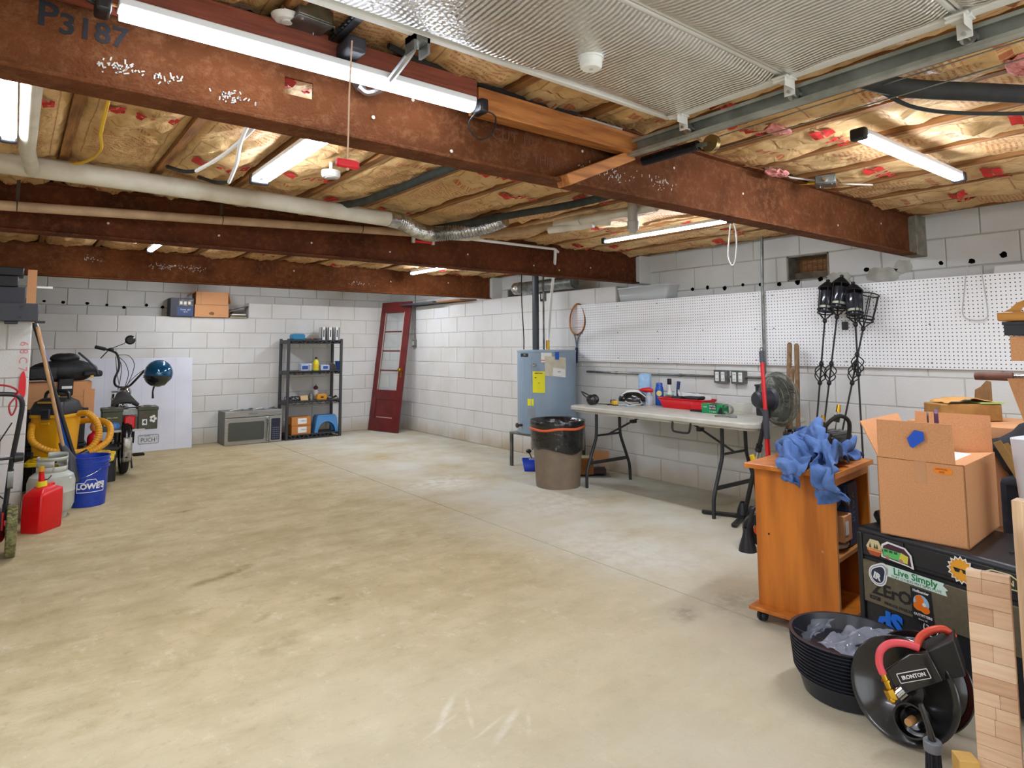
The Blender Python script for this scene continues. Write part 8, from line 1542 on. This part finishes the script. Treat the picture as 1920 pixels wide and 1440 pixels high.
# drain pans (nested stack)
pm_ = M('pan_black', '#20242f', rough=.32, spec=.6)
def pan(z, r, h, lab, lip=.012):
    t = MB().lathe([(0, z+.004), (r-.035, z+.004), (r-.030, z), (r-.022, z+.004), (r-.004, z+h-.004), (r+lip*.4, z+h-.003), (r+lip*.5, z+h), (r-.006, z+h), (r-.028, z+.010), (0, z+.008)], 56).build('drain_pan', pm_, ang=40)
    t.location = (2.515, 1.215, 0); return tag(t, lab, 'pan', 'nested black plastic pans')
N_P = 11
pan(0.0, .178, .072, 'deepest black pan, at the bottom of the nested stack by the cabinet', .008)
for k in range(N_P):
    words = ['second', 'third', 'fourth', 'fifth', 'sixth', 'seventh', 'eighth', 'ninth', 'tenth', 'eleventh', 'topmost'][k]
    pan(.022+.0125*k, .183+.0012*k, .062, ('topmost black pan of the nested stack, holding clear plastic bags' if k == N_P-1 else words+' black pan from the floor in the nested stack'), .012)
cb = M('clear_bag', '#cfd9ec', rough=.10, alpha=.34, spec=1)
t = thing('plastic_bag', 'crumpled clear plastic bag with small red and black parts, lying in the top pan', 'bag', (2.50, 1.19, .172))
mb = MB(); mb.grid(60, 44, lambda u, v: V((-.12+.23*u+.01*N3(u*4, v*4, 7), -.10+.17*v+.01*N3(u*4, v*4, 9), .012+.030*abs(N3(u*3.1, v*2.6, 1))+.030*N3(u*2, v*2, 5)+.012*abs(N3(u*8, v*5, 3))+.05*u*u*(1-v)))); mb.build('film', cb, t, ang=80)
MB().tube([(-.08, .02, .02), (-.02, .0, .022), (.05, -.03, .02), (.08, -.06, .02)], .004, 6, sub=3).tube([(-.05, -.02, .022), (.02, -.04, .024), (.07, -.02, .02)], .003, 6, sub=3).build('black_parts', black, t); MB().tube([(-.06, -.05, .02), (.0, -.055, .024), (.07, -.07, .02)], .0035, 6, sub=3).build('red_parts', redp, t)
t = thing('plastic_bag', 'clear plastic bag standing up at the back left of the top pan', 'bag', (2.47, 1.30, .175)); mb = MB(); mb.grid(24, 16, lambda u, v: V((-.10+.18*u, .02-.05*v+.02*N3(u*5, v*4), .06*v+.045*(1-u)*v+.008*N3(u*5, v*5, 2)))); mb.build('film', cb, t, ang=80)
tag(MB().tube([(2.43, 1.375, .20), (2.45, 1.33, .185), (2.47, 1.25, .175), (2.50, 1.18, .178)], .003, 6, sub=4).build('cable_tie', black), 'thin black tie poking over the left rim of the top pan', 'tie')

# hose reel
hr = thing('hose_reel', 'black hose reel with red hose and brass fitting lying beside the pans', 'hose reel', (2.347, .963, 0))
view = V((.60, .16, -.16)).normalized()      # reel axis from the near flange to the far one
ax_ = V((.93, .10, -.20)).normalized(); xx = V((-.25, 1, .0)); xx = (xx-ax_*xx.dot(ax_)).normalized()
RM = frame((0, 0, .162), xx, ax_.cross(xx)); # local z = xx x yy
zz_ = xx.cross(ax_.cross(xx)); sgn = 1 if zz_.dot(ax_) > 0 else -1
def rp_(x, y, z): return RM @ V((x, y, z*sgn))
hb1 = M('reel_black', '#19191b', rough=.22, coat=.4)
def disc(zc, nm, R=.158, cone=.03):
    mb = MB(); prof = [(R*.999, .004), (R*1.0, 0), (R*.98, -.003), (R*.90, 0), (R*.86, .006), (R*.42, cone*.9), (R*.36, cone), (.0, cone)]
    mb.lathe(prof, 56, rp_(0, 0, zc), ax_); return mb.build(nm, hb1, hr, solid=.003, ang=50)
disc(0, 'near_flange'); o2 = disc(.20, 'far_flange', .158, -.03)
MB().cyl(rp_(0, 0, .02), rp_(0, 0, .19), .055, n=28).build('drum', hb1, hr)
rh = M('hose_red', '#e0505a', rough=.4); 
MB().lathe([(.045, -.035), (.05, -.035), (.052, -.03), (.046, .02), (.036, .03), (.03, .0)], 28, rp_(-.03, -.075, .0), ax_).build('hub_socket', hb1, hr)
MB().tube([rp_(-.03, -.075, -.06), rp_(-.03, -.075, -.01)], [.011, .013], 14).build('wooden_peg', M('peg_wood', '#b98a55', rough=.5), hr)
arm = MB(); A0 = rp_(.055, -.02, -.045)
ex = V((.30, -.86, .42)).normalized(); ey = V((.0, .12, 1)); ey = (ey-ex*ey.dot(ex)).normalized(); AF = frame(rp_(.03, .01, -.055)+V((.045, -.055, .035)), ex, ey)
arm.prism([(-.06, -.045), (.085, -.025), (.085, .06), (.03, .065), (-.06, .035)], -.010, .012, AF).build('arm_plate', hb1, hr, bevel=.004)
MB().prism(rrect(.094, .030, .003, cx=.012, cy=.004), .0, .0008, AF @ Mx.Translation((0, 0, .0125))).build('brand_label', M('label_white_red', '#e9e3e1', rough=.4), hr, ang=0)
MB().prism(rrect(.089, .025, .002, cx=.012, cy=.004), .0, .0004, AF @ Mx.Translation((0, 0, .0134))).build('label_black', txt_black, hr, ang=0)
text('IRONTON', .0155, white, hr, AF @ Mx.Translation((.012, .004, .0141)), ext=.0002, bold=.0006)
text('IRONTON', .0155, white, hr, AF @ Mx.Translation((.012, .004, -.0105)) @ Mx.Rotation(pi, 4, 'Y'), ext=.0002, bold=.0006) if False else None
mb = MB(); mb.box(.06, .22, -.03, .045, .02, .11)
q = AF; mb2 = MB().prism([(.07, -.03), (.15, -.03), (.17, .075), (.07, .055)], -.13, -.008, AF); mb2.build('support_frame', M('reel_satin', '#1d1d1f', rough=.45), hr, bevel=.005)
e = AF @ V((-.075, -.03, .02))
MB().tube([AF @ V((-.075, -.045, .024)), AF @ V((-.075, -.015, .024))], [.017, .017], 6).build('brass_nut', brass, hr); MB().tube([AF @ V((-.073, -.015, .024)), AF @ V((-.070, .03, .024))], [.009, .009], 14).build('brass_stem', brass, hr); MB().tube([AF @ V((-.070, .004, .024)), AF @ V((-.070, .010, .024))], .011, 14).build('hose_clamp', brass, hr)
MB().tube([AF @ V((-.06, -.04, .018)), AF @ V((-.035, -.03, .012))], .020, 16).build('swivel_ring', chrome, hr); MB().ball(AF @ V((-.078, -.046, .034)), .010, 12, 8).build('brass_bolt', brass, hr)
MB().tube([AF @ V(p) for p in ((-.070, .028, .024), (-.066, .060, .022), (-.045, .092, .016), (-.01, .103, .006), (.03, .092, -.004), (.062, .070, -.010))], .0115, 14, sub=6).build('red_hose', rh, hr)
MB().tube([AF @ V(p) for p in ((.055, .070, -.03), (.075, .088, -.05), (.11, .095, -.07), (.145, .085, -.09), (.16, .055, -.10))], .0115, 14, sub=6).build('red_hose', M('hose_orange_red', '#d5492f', rough=.4), hr)
mb = MB()
for k in range(7):
    z = .035+.022*k; mb.tube([rp_(.068*cos(a), .068*sin(a), z+.002*a) for a in [2*pi*i/28 for i in range(29)]], .011, 8)
mb.build('wound_hose', M('hose_orange_red', '#d5492f'), hr)

# butcher block boards at the right edge
def bbmat():
    m = bpy.data.materials.new('butcher_block'); m.use_nodes = True; nt = m.node_tree; N = nt.nodes; L = nt.links; b = N['Principled BSDF']; b.inputs['Roughness'].default_value = .5
    tc = N.new('ShaderNodeTexCoord'); mp = N.new('ShaderNodeMapping'); mp.inputs['Scale'].default_value = (8, 9, 8); L.new(tc.outputs['Object'], mp.inputs[0])
    n = N.new('ShaderNodeTexNoise'); n.inputs['Scale'].default_value = 1.3; n.inputs['Detail'].default_value = 6
    mp2 = N.new('ShaderNodeMapping'); mp2.inputs['Scale'].default_value = (10, 6, 70); L.new(tc.outputs['Object'], mp2.inputs[0]); L.new(mp2.outputs[0], n.inputs[0])
    oi = N.new('ShaderNodeObjectInfo'); ad = N.new('ShaderNodeMath'); ad.operation = 'MULTIPLY_ADD'; L.new(n.outputs['Fac'], ad.inputs[0]); ad.inputs[1].default_value = .55; 
    sb = N.new('ShaderNodeMath'); sb.operation = 'MULTIPLY'; L.new(oi.outputs['Random'], sb.inputs[0]); sb.inputs[1].default_value = .42; L.new(sb.outputs[0], ad.inputs[2])
    cr = N.new('ShaderNodeValToRGB'); e = cr.color_ramp.elements; e[0].position = .15; e[0].color = (*lin('#e3c9ac'), 1); e[1].position = .95; e[1].color = (*lin('#a87a5a'), 1); e2 = cr.color_ramp.elements.new(.5); e2.color = (*lin('#cda98a'), 1)
    L.new(ad.outputs[0], cr.inputs[0]); L.new(cr.outputs[0], b.inputs['Base Color']); return m
bb_ = bbmat(); rn = random.Random(11)
mapl = M('maple_edge', '#e2c5a4', '#d1ad86', rough=.5, sc_=4, stretch=(20, 20, 1.5))
def block_board(nm, lab, loc, rz, w_, th_, h, strip):
    t = thing(nm, lab, 'board', loc, rz); z = 0; 
    while z < h-.001:
        hh = min(strip*rn.uniform(.8, 1.25), h-z); cut = rn.uniform(.3, .7)*w_
        for a, b2 in (((0, cut), (cut, w_)) if rn.random() < .4 else ((0, w_),)): MB().box(0, th_, a+.0003, b2-.0003, z+.0004, z+hh-.0004).build('stave', bb_, t, bevel=.0006, ang=0, seg=1)
        z += hh
    return t
block_board('butcher_block_board', 'striped butcher block board standing at the lower right edge', (2.150, .598, 0), rad(8), .098, .026, .655, .040)
t = thing('maple_board', 'tall narrow pale maple plank rising at the right edge', 'board', (2.16, .555, 0)); MB().box(0, .05, 0, .030, 0, .86).build('plank', mapl, t, bevel=.002, ang=0); MB().box(-.004, .0, .006, .026, .45, .86).build('edge_strip', mapl, t, ang=0)
t = thing('maple_board', 'pale maple plank nearest the right frame edge', 'board', (2.10, .47, 0)); MB().box(0, .03, 0, .078, 0, .79).build('plank', mapl, t, bevel=.002, ang=0); MB().box(-.003, 0, .0, .012, 0, .79).build('edge_strip', mapl, t, ang=0)
t = thing('wood_block', 'small pale wood block on the floor at the foot of the striped board', 'block', (2.125, .72, 0), rad(-50)); MB().box(-.025, .025, -.025, .025, 0, .155).build('block', M('block_pine', '#c9a155', '#b58840', rough=.7, sc_=5), t, bevel=.002); MB().box(-.025, .025, -.0255, -.025, .05, .051).build('saw_mark', cwe, t)
t = thing('hand_brush', 'dark bristled brush with grey ferrule at the bottom right', 'brush', (2.165, .815, 0)); t.scale = (.8, .8, .98); 
mb = MB(); rn = random.Random(2)
for k in range(260):
    a = rn.uniform(0, 2*pi); r = sqrt(rn.random()); x, y = .024*r*cos(a), .024*r*sin(a); mb.cyl((x, y, .118), (x*1.25+rn.uniform(-.003, .003), y*1.25+rn.uniform(-.003, .003), .002), .0011, n=4, cap=False)
o = mb.build('bristles', M('bristle_dark', '#232630', rough=.6), t, ang=0); o['kind'] = 'stuff'
MB().lathe([(0, .112), (.028, .112), (.03, .118), (.03, .138), (.026, .142), (0, .142)], 24).build('ferrule', M('ferrule_grey', '#6d7078', rough=.4), t); MB().tube([(0, 0, .14), (-.004, .01, .18), (-.006, .03, .235)], [.014, .010, .009], 12, sub=3).build('handle', hb1, t)

# shelf rack just beyond the right edge, with the things poking into view
t = thing('storage_rack', 'steel rack beyond the right edge carrying tray and boxes', 'rack', (2.25, .0, 0))
for x in (0, .9):
    for y in (0, .45): MB().box(x-.015, x+.015, y-.015, y+.015, 0, 1.32).build('post', galv, t, ang=0)
for z in (.5, 1.0, 1.23): MB().box(-.02, .92, -.02, .47, z-.012, z).build('shelf', galv, t, ang=0)
t = thing('cardboard_box', 'brown carton under the dark box at the upper right edge', 'box', (2.30, .20, 1.232)); MB().box(0, .30, 0, .398, 0, .072).build('carton', card, t, bevel=.002); MB().box(-.001, 0, .30, .31, 0, .072).build('seam', _m['tape_tan'], t)
t = thing('dark_box', 'flat dark grey box between the carton and the wooden tray at the right edge', 'box', (2.29, .20, 1.306)); MB().box(0, .30, 0, .408, 0, .038).build('body', M('slate_box', '#2b2d33', rough=.6), t, bevel=.002); MB().box(-.003, .303, -.003, .411, .030, .040).build('lid', M('slate_box', '#2b2d33'), t, bevel=.001)
t = thing('wooden_tray', 'orange wooden tray with arched handle at the upper right edge', 'tray', (2.28, .20, 1.348)); hw = M('honey_wood', '#c48a3c', '#a96f27', rough=.45, sc_=5, stretch=(10, 1.5, 10)); MB().box(0, .30, 0, .420, 0, .026).build('base', hw, t, bevel=.004)
arch = [(-.06, 0), (-.035, .022), (-.018, .032), (.018, .032), (.035, .022), (.06, 0), (.018, 0)]+[(.018*cos(rad(a)), .012*sin(rad(a))) for a in range(0, 181, 30)]
MB().prism([(-.065, 0), (-.045, .010), (-.030, .026), (-.012, .033), (.012, .033), (.030, .026), (.045, .010), (.065, 0), (.022, 0), (.018, .012), (0, .017), (-.018, .012), (-.022, 0)], -.005, .005, frame((.02, .345, .026), (0, 1, 0), (0, 0, 1))).build('handle', hw, t, bevel=.001)
t = thing('cardboard_box', 'open cardboard carton with slanting flap at the right edge below the wood tray', 'box', (2.62, .15, 1.002)); MB().box(0, .28, 0, .30, 0, .10).build('carton', card, t, bevel=.002); flp = [(.0, .0), (.50, .15), (.515, .165), (.0, .17)]
MB().prism([(.30, -.0), (.50, -.005), (.545, .165), (.30, .17)], -.002, .002, frame((0, 0, 0), (0, 1, 0), (0, 0, 1))).build('flap', card, t, ang=0)
t = thing('garden_tool', 'short worn brown wooden handle with steel shaft at the right edge', 'tool', (3.30, .99, 1.144)); MB().tube([(0, 0, 0), (0, -.135, .002)], [.017, .018], 14).build('handle', M('worn_brown', '#6a4433', '#54332a', rough=.8, sc_=18), t, bevel=.002); MB().tube([(0, -.135, .002), (-.02, -.30, .004), (-.1, -.60, -.13)], .008, 10).build('shaft', chrome, t)
t = thing('plastic_container', 'white plastic container on the freezer at the right edge', 'container', (3.12, .70, .524), rad(-10)); pl = rrect(.17, .17, .03); ph = rrect(.21, .21, .03); n_ = len(pl)
mb = MB(); mb.add([(x, y, 0) for x, y in pl]+[(x, y, .40) for x, y in ph], [(i, (i+1) % n_, n_+(i+1) % n_, n_+i) for i in range(n_)]+[tuple(range(n_-1, -1, -1)), tuple(range(n_, 2*n_))]); mb.build('body', M('milky_white', '#d3d4d8', rough=.4), t, bevel=.004); # pile behind the box
t = thing('cardboard_box', 'brown carton holding the paper bags behind the large cardboard box', 'box', (3.86, 1.15, 0)); MB().box(-.25, .25, -.26, .24, 0, .90).build('carton', card, t, bevel=.003); MB().box(-.252, -.25, -.26, .24, .45, .455).build('seam', _m['tape_tan'], t)
kb = M('bag_kraft', '#a87a3e', '#8a5f2b', rough=.8, sc_=9)
t = thing('paper_bags', 'flattened brown paper bags behind the large box, one with green band', 'paper bags', (3.80, 1.19, .902), rad(-38))
MB().box(-.16, .14, -.06, .08, 0, .085).build('lower_bag', kb, t, bevel=.006); mb = MB(); mb.grid(20, 6, lambda u, v: V((-.13+.24*u, -.065+.14*v, .09+.022*sin(pi*u)+.008*N3(u*6, v*5)))); mb.build('folded_bag', M('bag_tan', '#cf9a57', rough=.8), t, solid=.003); MB().prism([(.06, .06), (.15, .08), (.15, .19), (.13, .195), (.10, .165), (.07, .15)], -.004, .004, frame((0, .02, 0), (1, 0, 0), (0, 0, 1))).build('torn_bag', M('bag_brown', '#6f4a22', '#8a6234', sc_=12), t, ang=0); MB().box(.03, .15, -.065, .08, .086, .094).build('green_band', M('band_green', '#9db26a'), t)
t = thing('dark_clothes', 'heap of dark clothes behind the right side of the large box', 'clothes', (3.62, .78, 0)); MB().box(-.16, .20, -.25, .20, 0, .70).build('base_pile', M('dark_cloth', '#232326', '#34353a', rough=.95, sc_=14), t, bevel=.03); mb = MB(); mb.ball((0, .04, .80), (.16, .21, .13), 28, 16)
for v in mb.v: v += V((.03*N3(v.x*12, v.y*12, v.z*12), .03*N3(v.x*12+5, v.y*12, v.z*12), .04*N3(v.x*14, v.y*14+3, v.z*10)))
mb.build('top_pile', M('dark_cloth', rough=.95), t, ang=80)
for k in range(3): tag(MB().bar((3.40+.02*k, .955-.02*k, .86-.01*k), (3.42+.02*k, .86-.02*k, .66), .012, .03).build('wooden_stick', M('slat_wood', '#b08d52', '#99763f', rough=.7, sc_=8)), ['front', 'middle', 'rear'][k]+' one of three thin wooden slats slanting behind the large box', 'slat', 'slats behind the box')
